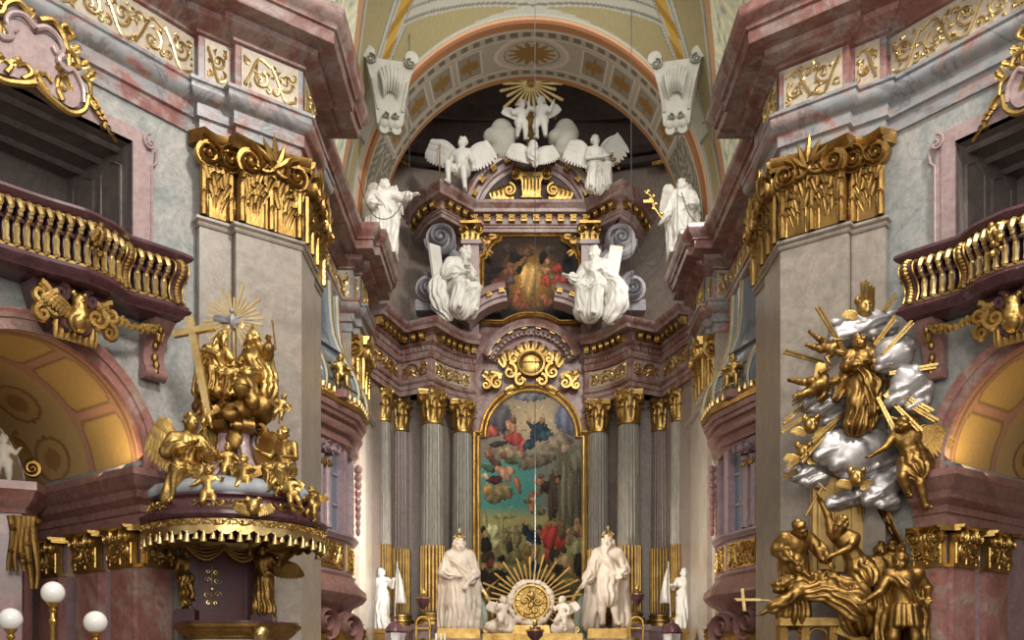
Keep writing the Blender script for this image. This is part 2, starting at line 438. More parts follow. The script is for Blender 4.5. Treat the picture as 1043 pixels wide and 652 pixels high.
def chapel_paint(u, v):
    """painted vault: ochre panels in rose bands; u 0..1 around, v 0..1 deep"""
    rose, och, lit, dk = map(np.array, (srgb('#a27a66'), srgb('#a88a58'), srgb('#a98f62'), srgb('#7c5f44')))
    c = np.tile(rose, (len(u), 1))
    for k in range(5):
        uc = (k + .5) / 5
        x = np.abs(u - uc) * 5 * 2; y = np.abs(v - .21) / .15
        ins = (x < .78) & (y < 1) & (x ** 2.2 + y ** 3 < 1.25)
        c[ins] = och
        ed = (x < .86) & (y < 1.08) & ~ins & (x ** 2.2 + y ** 3 < 1.5); c[ed] = dk
    c[(v > .02) & (v < .04)] = dk
    ins = v > .42; c[ins] = lit
    x = np.abs(((u * 5) % 1) - .5) * 2; y = (v - .7) / .2
    q = ins & (x ** 2 + y ** 2 < .5); c[q] = och
    q = ins & (x ** 2 + y ** 2 < .12); c[q] = np.array(srgb('#8f6c42'))
    q = ins & (np.abs(x ** 2 + y ** 2 - .5) < .07); c[q] = dk
    return c
def capital(parent, fr, w, h, mat, volr=.16, name='capital', leaves=4, seed=1, fleuron=True, dn=.10):
    """flat composite pilaster capital, fr at its lower left corner"""
    rnd = random.Random(seed); g = G()
    prism(g, [(0, 0), (w, 0), (w, h * .9), (0, h * .9)], fr(0, 0, -.04), fr.u, fr.w, fr.n, .10)
    nb = max(1, leaves // 2)
    for k in range(nb + 1):                                          # upright gilt rods between the leaf bunches
        x = np.clip(w * k / nb, w * .05, w * .95)
        tube(g, fr(np.full(5, x), np.linspace(.0, .66, 5) * h, .06), np.array([1, 1.05, 1, 1.1, .9]) * .055 * min(1, h / 1.22), 8)
        leaf(g, fr, x, h * .02, .10 * min(1, h / 1.22), h * .26, .3, back=.09)
    for k in range(nb):
        xc = w * (k + .5) / nb; ww = w / nb
        for x in (-.30, .30): tube(g, fr(np.full(4, xc + x * ww), np.linspace(.0, .6, 4) * h, .04), .028 * min(1, h / 1.22), 6)
        for row in range(7):                                         # drooping bunch of acanthus
            cnt = 3 if row > 2 else 2
            for q in range(cnt):
                x = xc + (q - (cnt - 1) / 2) * ww * (.12 + .035 * row) + rnd.uniform(-.012, .012)
                leaf(g, Fr(fr(x, h * (.06 + .078 * row), 0), unit(fr.u + fr.w * (tl := rnd.uniform(-.5, .5))), fr.n, unit(fr.w - fr.u * tl)), 0, 0, ww * (.15 + .02 * row), h * (.20 + .012 * row), .30 + .2 * rnd.random(), lob=3, nu=7, nv=9, back=.04 + .010 * row + rnd.uniform(0, .02))
    if h < .8:
        rinceau(g, lambda u, v, hh: fr(u, v + .02, .09 + hh), w, h * .74, .021, wave=w / 2, seed=seed); rinceau(g, lambda u, v, hh: fr(u, v + .02, .08 + hh), w, h * .74, .018, wave=w / 2.6, seed=seed + 5, flip=True)
    n = max(5, int(w / .09))
    for k in range(n):
        ball(g, fr(w * (.14 + .72 * (k + .5) / n), h * .70, .11), (.035, .035, .05), 8, 6)
    tube(g, fr(np.linspace(.1, .9, 8) * w, np.full(8, h * .645), .10), .022, 6)
    cap = part(name, g, mat, parent)
    a = G(); t = np.linspace(-.10, 1.10, 11)
    cav = .16 - .10 * np.sin(np.clip((t + .1) / 1.2, 0, 1) * PI)
    pts = [fr(t * w, 0, cav)[:, :2] for _ in (0,)][0]
    z0 = fr.o[2]
    sweep(a, pts, [(-.25, z0 + h * .84), (0, z0 + h * .84), (.02, z0 + h * .87), (.0, z0 + h * .90), (.05, z0 + h * .93), (.07, z0 + h * .99), (.05, z0 + h), (-.25, z0 + h)])
    part('abacus', a, mat, cap, ang=50)
    for sg, x in ((1, .13), (-1, .87)):
        v = G(); volute(v, fr, w * x, h * .725, h * volr * 1.18, -sg, dn * 1.5, PI / 2, 2.1, zc=dn)
        part('volute', v, mat, cap)
    if fleuron:
        f = G(); fr2 = Fr(fr(w / 2, h * .74, .12), fr.u, fr.n)
        for a_ in (-.9, -.45, 0, .45, .9):
            L = h * (.40 - .12 * abs(a_)); q = np.linspace(0, 1, 7)
            tube(f, fr2(np.sin(a_) * L * q + .02 * np.sin(q * 5), np.cos(a_) * L * q, .05 + .05 * q), .05 * np.sin(PI * (.15 + .83 * q)), 6)
        ball(f, fr2(0, -.02, .06), .055, 10, 7)
        for sg in (-1, 1):
            tube(f, fr2(sg * np.linspace(.02, w * .28, 8), -.04 - .06 * np.sin(np.linspace(0, PI, 8)), .05), np.linspace(.045, .02, 8), 6)
        part('fleuron', f, mat, cap)
    return cap

def build_nave(mir):
    global MIR
    MIR = mir
    sd = 'left' if mir > 0 else 'right'; oth = 0 if mir > 0 else 1
    near = 'pulpit' if mir > 0 else 'martyrdom group'
    # wall
    g = G(); wall_with_openings(g); w = struct('wall_' + sd, g, M['wall'])
    g = G(); sweep(g, pier, [(-.06, 0), (-.06, Zr(8.05))], capends=False); struct('wall_%s_pier' % sd, g, M['pil'])
    g = G(); sweep(g, np.r_[[E], chan[:2]], [(0, 0), (0, Zr(8.05))], capends=False); struct('wall_%s_chancel' % sd, g, M['plaster'])
    # opening frame of the gallery, ear scrolls
    g = G(); o0, o1, b0, b1 = 1.05, 3.73, 5.0, 7.45; fw = .2
    s = np.linspace(o0 - fw, o1 + fw, 40)
    for (za, zb, off, sr) in ((b1, b1 + fw, .03, s),):
        g.add(np.stack([wmap(sr, np.full(40, za + EYE), off), wmap(sr, np.full(40, zb + EYE), off), wmap(sr, np.full(40, zb + EYE), -.04), wmap(sr, np.full(40, za + EYE), -.08)], 1).reshape(-1, 3), grid_faces(40, 4, False, True))
    for sa, sb in ((o0 - fw, o0), (o1, o1 + fw)):
        q = np.linspace(sa, sb, 4)
        g.add(np.stack([wmap(q, np.full(4, b0 + EYE), .03), wmap(q, np.full(4, b1 + EYE), .03)], 1).reshape(-1, 3), grid_faces(4, 2))
        for qq in (sa, sb):
            g.add(wmap(np.array([qq] * 4), np.array([b0, b1, b1, b0]) + EYE, np.array([.03, .03, -.1, -.1])), [(0, 1, 2, 3)])
    for sg, q0 in ((-1, o0 - fw), (1, o1 + fw)):                       # scrolled ears
        sp = spiral(q0 + sg * .06, b1 + fw - .12, .13, .02, 1.6, PI / 2, sg, 26)
        tube(g, wmap(sp[:, 0], sp[:, 1] + EYE, .05), .022, 6)
        ln = np.array([(q0 + sg * .19, b1 + .06), (q0 + sg * .17, b1 - .15), (q0 + sg * .10, b1 - .22), (q0 + sg * .10, b0 + .3)])
        tube(g, wmap(ln[:, 0], ln[:, 1] + EYE, .02), .02, 6)
        q = np.linspace(q0, q0 + sg * .10, 3)
        g.add(np.stack([wmap(q, np.full(3, b0 + EYE), .01), wmap(q, np.full(3, b1 + .08 + EYE), .01)], 1).reshape(-1, 3), grid_faces(3, 2))
    struct('trim_%d' % (1 + oth), g, M['frame'])
    # gallery room behind the opening
    g = G(); dp = 1.7
    s = np.linspace(o0 - .0, o1, 16)
    def rm(s_, z, d): return wmap(np.asarray(s_, float), np.asarray(z, float) + EYE, -np.asarray(d, float))
    g.add(np.stack([rm(s, np.full(16, b1), np.full(16, -.02)), rm(s, np.full(16, b1), np.full(16, dp))], 1).reshape(-1, 3), grid_faces(16, 2))
    g.add(np.stack([rm(s, np.full(16, b0), np.full(16, dp)), rm(s, np.full(16, b1), np.full(16, dp))], 1).reshape(-1, 3), grid_faces(16, 2))
    for q in (o0, o1):
        g.add(rm([q] * 4, [b0, b1, b1, b0], [0, 0, dp, dp]), [(0, 1, 2, 3)])
        for d0, d1 in ((.25, .75), (.95, 1.5)):
            sgn = 1 if q == o0 else -1
            pts = np.array([(b0 + .2, d0), (b1 - .25, d0), (b1 - .12, (d0 + d1) / 2), (b1 - .25, d1), (b0 + .2, d1)])
            tube(g, rm([q + .015 * sgn] * 5, pts[:, 0], pts[:, 1]), .02, 5)
    for k in range(3):
        d = .3 + .5 * k
        tube(g, rm(s, np.full(16, b1 - .02), np.full(16, d)), .05, 6)
    g2 = G(); g2.add(np.stack([rm(s, np.full(16, b0), np.full(16, 0.)), rm(s, np.full(16, b0), np.full(16, dp))], 1).reshape(-1, 3), grid_faces(16, 2))
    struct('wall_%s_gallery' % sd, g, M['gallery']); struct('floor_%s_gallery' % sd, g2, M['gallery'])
    # chapel: archivolt, painted vault, end wall, impost
    c, r, R = 2.39, 1.5, 1.76
    a = np.linspace(0, PI, 49); g = G()
    prof = [(r, -.05), (r, .05), (r + .05, .05), (r + .06, .03), (r + .14, .03), (r + .15, .06), (R - .05, .07), (R - .02, .10), (R, .10), (R, -.05)]
    v = np.stack([wmap(c - rr * np.cos(a), 2.9 + rr * np.sin(a) + EYE, o) for rr, o in prof], 1)
    g.add(v.reshape(-1, 3), grid_faces(len(a), len(prof))); struct('trim_%d' % (3 + oth), g, M['rose'])
    pc, nc = WALL.at(np.array(c)); dv = np.r_[nc, 0.]                    # WALL normals point away from the nave
    g = G(); a = np.linspace(0, PI, 121); vv = np.linspace(0, 1, 91); dp = 3.3
    base = wmap(c - r * np.cos(a), 2.9 + r * np.sin(a) + EYE, -.04)
    v = base[:, None, :] + dv[None, None, :] * (vv * dp)[None, :, None]
    U, V_ = np.meshgrid(a / PI, vv, indexing='ij')
    g.add(v.reshape(-1, 3), grid_faces(121, 91), chapel_paint(U.ravel(), V_.ravel())); struct('ceiling_%s_chapel' % sd, g, M['paint'])
    g = G(); e = base[::6] + dv * dp; lo = e.copy(); lo[:, 2] = 0
    g.add(np.stack([lo, e], 1).reshape(-1, 3), grid_faces(len(e), 2)); struct('wall_%s_chapel_end' % sd, g, M['plaster'])
    imp = [(-.05, 2.12), (.03, 2.15), (.03, 2.3), (.06, 2.32), (.06, 2.42), (.10, 2.44), (.17, 2.5), (.19, 2.6), (.26, 2.66), (.29, 2.75), (.32, 2.78), (.32, 2.88), (.05, 2.90), (-.05, 2.9)]
    f0 = wmap(np.array([.42, .89]), np.zeros(2), -.02)[:, :2]
    f1 = wmap(np.array([3.89, 4.3]), np.zeros(2), -.02)[:, :2]
    ja = np.array([f0[1] + nc * dp, f0[1], f0[0]]); jb = np.array([f1[1], f1[0], f1[0] + nc * dp])
    g = G(); sweep(g, ja, zz(imp)); sweep(g, jb, zz(imp)); struct('trim_%d' % (5 + oth), g, M['brown'])
    up = [(.12, 2.88), (.12, 3.0), (.08, 3.02), (.04, 3.04), (-.05, 3.05)]
    g = G(); sweep(g, ja[:2] , zz(up)); sweep(g, jb[1:], zz(up)); struct('trim_%d' % (7 + oth), g, M['gvol'])
    g = G(); sweep(g, ja, [(-.03, 0), (-.03, Zr(2.2))]); sweep(g, jb, [(-.03, 0), (-.03, Zr(2.2))]); struct('wall_%s_chapel_jamb' % sd, g, M['lilac'])
    u = -np.r_[nc, 0.]; nn = np.array([u[1], -u[0], 0])
    for k, (d0, wd) in enumerate(((.66, .60), (1.62, .62), (2.75, .6))):
        o = np.r_[f0[1] + nc * d0, 0.]
        if k == 2 and mir < 0: continue
        t = thing('chapel_pilaster', ['rose pilaster with gilt capital nearest the nave on the chapel jamb, %s side' % near.split()[0],
                                      'rose pilaster with gilt capital second from the nave on the chapel jamb, %s side' % near.split()[0],
                                      'rose pilaster deepest inside the arched chapel, %s side' % near.split()[0]][k], 'pilaster', o, 'chapel jamb pilasters')
        fr = Fr(o, u, nn); g = G()
        prism(g, [(0, 0), (wd, 0), (wd, Zr(1.58)), (0, Zr(1.58))], fr(0, 0, -.03), fr.u, fr.w, fr.n, .11)
        part('shaft', g, M['rose'], t)
        g = G(); prism(g, [(-.03, Zr(1.55)), (wd + .03, Zr(1.55)), (wd + .03, Zr(1.6)), (-.03, Zr(1.6))], fr(0, 0, -.03), fr.u, fr.w, fr.n, .14)
        part('astragal', g, M['gold'], t)
        capital(t, Fr(fr(0, Zr(1.6), .05), u, nn), wd, .53, M['gold'], .2, leaves=4, seed=k, fleuron=False, dn=.07)
    o = wmap(np.array([.89]), np.zeros(1), 0)[0]; e_ = wmap(np.array([.44]), np.zeros(1), 0)[0]
    t = thing('chapel_pilaster', 'rose pilaster with gilt capital facing the nave under the chapel impost, %s side' % near.split()[0], 'pilaster', A3(o[0], o[1], 0), 'chapel front pilasters')
    u = unit(np.r_[(e_ - o)[:2], 0]); nn = np.array([u[1], -u[0], 0]); fr = Fr((o[0], o[1], 0), u, nn); wd = .45; g = G()
    prism(g, [(0, 0), (wd, 0), (wd, Zr(1.58)), (0, Zr(1.58))], fr(0, 0, -.06), fr.u, fr.w, fr.n, .11); part('shaft', g, M['rose'], t)
    g = G(); prism(g, [(-.03, Zr(1.55)), (wd + .03, Zr(1.55)), (wd + .03, Zr(1.6)), (-.03, Zr(1.6))], fr(0, 0, -.06), fr.u, fr.w, fr.n, .14); part('astragal', g, M['gold'], t)
    capital(t, Fr(fr(0, Zr(1.6), .02), u, nn), wd, .53, M['gold'], .2, leaves=4, seed=9, fleuron=False, dn=.07)
    # giant entablature
    g = G(); sweep(g, full, zz(ARCHIT)); struct('trim_%d' % (9 + oth), g, M['ent'])
    g = G(); sweep(g, full, zz(FRIEZE)); tf = struct('trim_%d' % (11 + oth), g, M['ent'])
    g = G(); sweep(g, full, zz(CORN)); struct('trim_%d' % (13 + oth), g, M['corn'])
    def frieze_panel(pa, pb, seed, path=None, m=.07, flip=False, mat='goldl'):
        if path is None:
            pth = Path(np.linspace(pa, pb, 12)); L = pth.len
        else: pth = path; L = pth.len
        g = G(); q = np.linspace(m, L - m, 24); z0, z1 = Zr(8.74), Zr(9.39)
        g.add(np.stack([pth.map(q, np.full(24, z0), .035), pth.map(q, np.full(24, z1), .035)], 1).reshape(-1, 3), grid_faces(24, 2))
        pn = part('frieze_panel', g, M['beige'], tf)
        g = G(); rinceau(g, lambda u, v, h: pth.map(u + m * 1.4, v + z0 + .03, .035 + h), L - 2.8 * m, z1 - z0 - .06, .021, seed=seed, flip=flip)
        part('gilded_scrollwork', g, M[mat], pn)
    frieze_panel(0, 0, 3 + oth, Path(curve), flip=False)
    frieze_panel(S0, S1, 5 + oth); frieze_panel(B, Cc, 8 + oth); frieze_panel(Cc, E0, 9 + oth); frieze_panel(chan[0], chan[1], 11 + oth)
    frieze_panel(chan[3] + [0.0, 0], chan[4], 12 + oth, m=.02); frieze_panel(chan[4], chan[5], 15 + oth); 
    frieze_panel(chan[1], chan[2], 13 + oth, m=.05)
    # giant pilaster on the pier
    o = np.r_[(B + Cc) / 2, 0.]
    t = thing('giant_pilaster', 'giant warm grey marble pilaster with carved gilt capital behind the %s' % near, 'pilaster', o, 'giant nave pilasters')
    ff = Fr(np.r_[B, 0.], np.r_[DD, 0.][[0, 1, 3]] if len(DD) == 3 and False else np.array([DD[0], DD[1], 0]), np.array([ND[0], ND[1], 0]))
    wB = 1.06; ru = unit(np.r_[E0 - Cc, 0.]); rn = np.array([ru[1], -ru[0], 0]); wr = np.linalg.norm(E0 - Cc)
    r2 = unit(np.r_[E - E1, 0.]); rn2 = np.array([r2[1], -r2[0], 0]); w2 = np.linalg.norm(E - E1)
    g = G()
    for pts in ([B - DD[:2] * .0 - ND[:2] * .1, B, Cc, E0, E0 - rn[:2] * .1],):
        sweep(g, np.array(pts), [(0, 0), (0, Zr(6.66))], capends=False)
    part('shaft', g, M['pil'], t)
    g = G(); sweep(g, np.array([S0 - ND[:2] * .1, S0, S1]), [(0, 0), (0, Zr(6.66))], capends=False); part('backing_shaft', g, M['pil'], t)
    g = G(); sweep(g, np.array([E1, E, E - [.3, 0]]), [(0, 0), (0, Zr(6.66))], capends=False); part('return_shaft', g, M['pil'], t)
    g = G(); sweep(g, pier, zz([(-.05, 6.62), (.02, 6.63), (.035, 6.66), (.02, 6.69), (.03, 6.7), (.06, 6.72), (.06, 6.76), (.0, 6.78), (-.05, 6.78)])); part('astragal', g, M['pil'], t)
    g = G(); sweep(g, pier, [(-.05, 0), (.16, 0), (.16, .5), (.1, .55), (.14, .62), (.06, .7), (.0, .78), (-.05, .78)]); part('base', g, M['rose'], t)
    capital(t, Fr(ff(.02, Zr(6.78), 0), ff.u, ff.n), wB - .04, 1.22, M['goldd'], .15, leaves=4, seed=2)
    capital(t, Fr(np.r_[S0 + DD[:2] * .02, Zr(6.78)], ff.u, ff.n), .46, 1.22, M['goldd'], .14, leaves=2, seed=3, fleuron=False)
    capital(t, Fr(np.r_[Cc, Zr(6.78)] + ru * .05, ru, rn), wr - .1, 1.22, M['goldd'], .15, leaves=4, seed=4)
    capital(t, Fr(np.r_[E1, Zr(6.78)] + r2 * .1, r2, rn2), w2 - .15, 1.22, M['gold'], .15, leaves=3, seed=5)
    # chancel pilaster and the arch jamb
    o = np.r_[PW, 23.6, 0.]
    t = thing('chancel_pilaster', 'pale marble pilaster with gilt capital at the chancel arch, %s side' % near.split()[0], 'pilaster', o, 'chancel arch pilasters')
    cp = chan[1:7]
    g = G(); sweep(g, np.r_[cp, [[PW - .12, 26.3]]], [(-.02, 0), (-.02, Zr(6.7))], capends=False); part('shaft', g, M['pil'], t)
    g = G(); sweep(g, np.r_[cp, [[PW - .12, 26.3]]], zz([(-.05, 6.62), (.03, 6.64), (.03, 6.7), (.06, 6.72), (.06, 6.77), (-.05, 6.78)])); part('astragal', g, M['pil'], t)
    g = G(); sweep(g, np.r_[cp, [[PW - .12, 26.3]]], [(-.03, Zr(6.7)), (-.03, Zr(8.02))], capends=False); part('necking', g, M['pil'], t)
    capital(t, Fr([PW, 23.1, Zr(6.78)], (0, 1, 0), (1, 0, 0)), .95, 1.22, M['gold'], .15, leaves=4, seed=6)
    capital(t, Fr([PW - .5, 23.03, Zr(6.78)], (1, 0, 0), (0, -1, 0)), .48, 1.22, M['gold'], .15, leaves=2, seed=7, fleuron=False)
    MIR = 1
# ---------------------------------------------------------------- vault, chancel arch, apse
def ell(a, b, zc, y, th):
    return np.stack([-a * np.cos(th), np.full_like(th, y), Zr(zc) + b * np.sin(th)], -1)
def soffit_paint(u, v):
    base, dk, gld, ln = map(np.array, (srgb('#a59d8d'), srgb('#6f6557'), srgb('#8a6a3a'), srgb('#c2baa8')))
    org = np.array(srgb('#a5764c'))
    c = np.tile(base, (len(u), 1))
    c[(v < .10)] = org; c[v > .92] = org
    c[((v > .10) & (v < .13)) | ((v > .89) & (v < .92))] = ln
    q = ((v > .15) & (v < .22)) | ((v > .80) & (v < .87))
    c[q & (np.sin(u * 260) > -.3)] = dk
    c[((v > .24) & (v < .26)) | ((v > .76) & (v < .78))] = ln
    # coffers with rosettes; a big oval in the crown
    uu = np.abs(u - .5); k = (uu - .095) / .062; kf = np.floor(k); fr = k - kf
    cof = (uu > .095) & (kf < 4)
    x = np.abs(fr - .5) * 2; y = np.abs(v - .51) / .22
    c[cof & (x < .84) & (y < 1)] = ln
    c[cof & (x < .74) & (y < .9)] = np.array(srgb('#8d8474'))
    ros = (x * .9) ** 2 + (y * .8) ** 2
    ang = np.arctan2(v - .51, (fr - .5))
    c[cof & (ros < .20 + .12 * np.cos(4 * ang))] = gld
    e = (uu / .075) ** 2 + ((v - .51) / .29) ** 2
    c[e < 1] = ln; c[e < .8] = np.array(srgb('#b0a897')); c[e < .55] = dk; c[e < .5] = np.array(srgb('#aba28f'))
    a2 = np.arctan2((v - .51) / .29, uu / .075); c[e < .30 + .14 * np.cos(14 * a2)] = gld
    # lower ends: strapwork and grey grisaille figures
    lo = (uu > .345)
    g1 = np.sin(u * 190 + 6 * np.sin(v * 14)) * np.sin(v * 31 + 5 * np.sin(u * 60))
    c[lo & (v > .14) & (v < .88)] = np.array(srgb('#6f6c66'))
    c[lo & (v > .14) & (v < .88) & (g1 > .25)] = np.array(srgb('#a7a399'))
    c[lo & (v > .14) & (v < .88) & (g1 < -.45)] = np.array(srgb('#8a7a55'))
    return c
def vault_paint(u, v):
    grey, yel, org, dk, br = map(np.array, (srgb('#9d9c8f'), srgb('#8b815f'), srgb('#a9835f'), srgb('#77736a'), srgb('#774d38')))
    c = np.tile(grey, (len(u), 1)); uu = np.abs(u - .5)
    c[v < .045] = br; c[(v >= .045) & (v < .09)] = org
    c[(v >= .09) & (v < .105)] = dk
    # diagonal painted ribs rising from the corner consoles
    cen = .335 - .21 * np.clip((v - .34) / .7, 0, 1.4) ** .75
    rib = np.abs(uu - cen)
    vs_ = np.clip(1.03 - 6.3 * (uu - .306), .42, 1.5); vm = .17 + .46 * (np.clip(uu, 0, .4) / .3) ** 1.5; lo_ = .135 + .05 * np.clip((.12 - uu) / .12, 0, 1)
    dark = srgb('#6d6a60')
    c[(v > vm + .015) & (v < vm + .035) & (uu < cen - .03)] = dark; c[(v > vm + .09) & (v < vm + .105) & (uu < cen - .03)] = dark
    c[(v > lo_) & (v < vm) & (uu < cen - .045)] = yel
    c[(v > lo_) & (v < vm) & (uu < cen - .042) & (uu > cen - .047)] = dark
    po = (uu > cen + .05) & (v < vs_ - .09) & (v > lo_ + .05); c[po] = yel
    c[(uu > cen + .046) & (uu < cen + .051) & (v < vs_ - .08) & (v > lo_)] = dark
    c[(rib < .018) & (v > .36) & (v < 1.3)] = np.array(srgb('#a5853f'))
    gl = (rib < .026) & (v > .36) & (v < 1.3) & (np.sin(v * 46) > .2); c[gl] = np.array(srgb('#8a6a30'))
    c[(rib > .028) & (rib < .033) & (v > .3)] = dk
    # crown ring with squares
    q = (v > .62) & (uu < .10 + .0 * v)
    c[q] = grey
    c[q & (np.abs(v - .80) < .02)] = dk
    c[q & (v > .86) & (v < 1.0) & (np.sin(u * 150) > .4)] = np.array(srgb('#a8893e'))
    vs_ = np.clip(1.03 - 6.3 * (uu - .306), .42, 1.5)
    c[(v > vs_ - .05) & (v < vs_)] = dk; c[(v >= vs_) & (v < vs_ + .13)] = org
    c[(v >= vs_ + .13) & (v < vs_ + .17)] = np.array(srgb('#c9c8ba'))
    nv = v >= vs_ + .17
    c[nv] = np.array(srgb('#bfc0a8'))
    s = np.sin(u * 150 + 4 * np.sin(v * 17)) * np.sin(v * 30 + 3 * np.sin(u * 70))
    c[nv & (s > .35)] = np.array(srgb('#d6cfae')); c[nv & (s < -.45)] = np.array(srgb('#9aa090'))
    return c
def build_vault():
    th = np.linspace(0, PI, 541); vs = np.linspace(0, 1, 81); g = G()
    A, Bv = (4.19, 4.76, 11.1, 23.8), (4.05, 4.33, 11.6, 26.2)
    v = np.stack([ell(*(np.array(A) * (1 - t) + np.array(Bv) * t), th) for t in vs], 1)
    U, V_ = np.meshgrid(th / PI, vs, indexing='ij')
    g.add(v.reshape(-1, 3), grid_faces(541, 81), soffit_paint(U.ravel(), V_.ravel())); struct('ceiling_chancel_arch', g, M['paint'])
    # stilted jambs under the arch
    for s in (1, -1):
        global MIR
        MIR = s
        g = G()
        for x0, x1, z0, z1 in ((-4.19, -4.05, 10.2, 11.65),):
            q = np.array([[x0, 23.8], [x1, 26.2]])
            sweep(g, q, [(0, Zr(10.1)), (0, Zr(11.66))], capends=False)
        struct('wall_%s_arch_jamb' % ('left' if s > 0 else 'right'), g, M['greystucco']); MIR = 1
    vs = np.r_[np.linspace(0, 2.4, 221)]
    ks = np.array([0, .12, .35, .7, 1.1, 1.5, 2.0, 2.4])
    aa = [4.19, 4.33, 4.47, 4.55, 4.6, 4.65, 4.9, 5.6]; bb = [4.76, 4.93, 5.5, 6.6, 7.8, 9.0, 11, 13]; yy = [23.8, 23.74, 23.3, 22.5, 21.5, 20.3, 18.4, 16.6]; zc = [11.1, 11.1, 10.95, 10.7, 10.5, 10.4, 10.2, 10.2]
    f = lambda arr, t: np.interp(t, ks, arr)
    v = np.stack([ell(f(aa, t), f(bb, t), f(zc, t), f(yy, t), th) for t in vs], 1)
    U, V_ = np.meshgrid(th / PI, vs, indexing='ij')
    g = G(); g.add(v.reshape(-1, 3), grid_faces(541, 221), vault_paint(U.ravel(), V_.ravel())); struct('ceiling_chancel_vault', g, M['paint'])
    # wall strip between cornice and vault spring
    for s in (1, -1):
        MIR = s
        g = G(); sweep(g, np.array([[-5.4, 16.7], [-4.65, 20.3], [-4.55, 22.5], [-4.3, 23.75], [-4.19, 23.8]]), [(0, Zr(9.9)), (0, Zr(11.2))], capends=False)
        struct('wall_%s_attic' % ('left' if s > 0 else 'right'), g, M['greystucco']); MIR = 1
    # apse
    g = G(); a = np.linspace(0, PI, 49)
    pth = np.c_[-4.75 * np.cos(a), 26.4 + 4.6 * np.sin(a) ** .8]
    sweep(g, np.r_[[[-4.75, 25.2]], pth, [[4.75, 25.2]]], [(0, 0), (0, Zr(15.6))], capends=False); struct('wall_apse', g, M['apse'])
    ra = np.linspace(0, PI / 2, 15); v = []
    for t in ra:
        v.append(np.c_[-4.75 * np.cos(t) ** .9 * np.cos(a) if True else 0, 26.4 + 4.6 * np.cos(t) ** .9 * np.sin(a) ** .8, np.full(49, Zr(15.6) + 3.2 * np.sin(t))])
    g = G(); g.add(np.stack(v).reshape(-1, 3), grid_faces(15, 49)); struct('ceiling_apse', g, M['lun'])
    # arched mouldings of the conch, springing at the sides
    for k, (z, r_, w_) in enumerate(((15.35, 1.0, .34), (16.3, .92, .14))):
        g = G(); aa_ = np.linspace(.18, PI - .18, 60)
        px = -4.7 * np.cos(aa_) * (1 if k == 0 else .93); py = 26.4 + 4.5 * np.sin(aa_) ** .8 * r_ ; pz = Zr(z) + 1.15 * np.sin(aa_) ** 1.4
        tube(g, np.c_[px, py, pz], w_, 8, flat=.8); tube(g, np.c_[px * .985, py - .1, pz - w_ * 1.3], w_ * .4, 6)
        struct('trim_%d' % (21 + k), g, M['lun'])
    g = G(); rnd = random.Random(4)
    for s in (-1, 1):                                      # gilt leaf frieze under the conch moulding
        for q in np.linspace(.30, .62, 14):
            a_ = q if s < 0 else PI - q
            c0 = A3(-4.55 * math.cos(a_), 26.4 + 4.4 * math.sin(a_) ** .8 - .1, Zr(14.72) + 1.15 * math.sin(a_) ** 1.4)
            ball(g, c0, (.10, .06, .09), 7, 5); ball(g, c0 + [.09, 0, .05 * rnd.uniform(-1, 1)], (.06, .05, .06), 6, 5)
    t = struct('trim_23', g, M['goldd'])
    # consoles carrying the painted ribs
    for s in (1, -1):
        MIR = s
        c = P(397, 84, 22.6); fr = Fr(c, unit((.86, .2, 0)), unit((.3, -.95, -.25))); fr.w = fr.w * .74; fr.u = fr.u * .92
        lab = 'grey stucco shell console at the foot of the vault rib above the %s cornice' % ('west, pulpit-side' if s > 0 else 'east, martyrdom-side')
        t = thing('shell_console', lab, 'console', c, 'shell consoles under the vault ribs')
        g = G()
        prof = [(-.55, .42), (-.3, .5), (.3, .5), (.55, .42), (.46, .1), (.36, -.4), (.30, -.95), (.18, -1.15), (-.18, -1.15), (-.30, -.95), (-.36, -.4), (-.46, .1)]
        prism(g, prof, fr(0, 0, -.25), fr.u, fr.w, fr.n, .30); part('body', g, M['console'], t)
        g = G()
        for k in range(7):
            a_ = -1.0 + k / 3.0
            q = np.linspace(0, 1, 8)
            tube(g, fr(.30 * np.sin(a_) * (1 - .35 * q) , .38 * np.cos(a_) - .75 * q + .05, .12 + .14 * np.sin(PI * q)), .055 * (1.05 - q * .6), 7)
        part('shell', g, M['console'], t)
        for sg in (-1, 1):
            g = G(); volute(g, fr, sg * .5, .62, .17, sg, .16, PI / 2, 1.9, zc=0); part('volute', g, M['console'], t)
            g = G(); volute(g, fr, sg * .14, -1.1, .12, sg, .14, PI / 2, 1.7, zc=.05); part('lower_volute', g, M['console'], t)
        g = G()
        for k in range(3): ball(g, fr(.16 * (k - 1), -1.32, .06), (.12, .09, .13), 10, 7)
        for sg in (-1, 1): tube(g, fr(np.array([sg * .44, sg * .36, sg * .3]), np.array([.05, -.45, -.9]), .06), .035, 6)
        part('drop', g, M['console'], t)
        MIR = 1
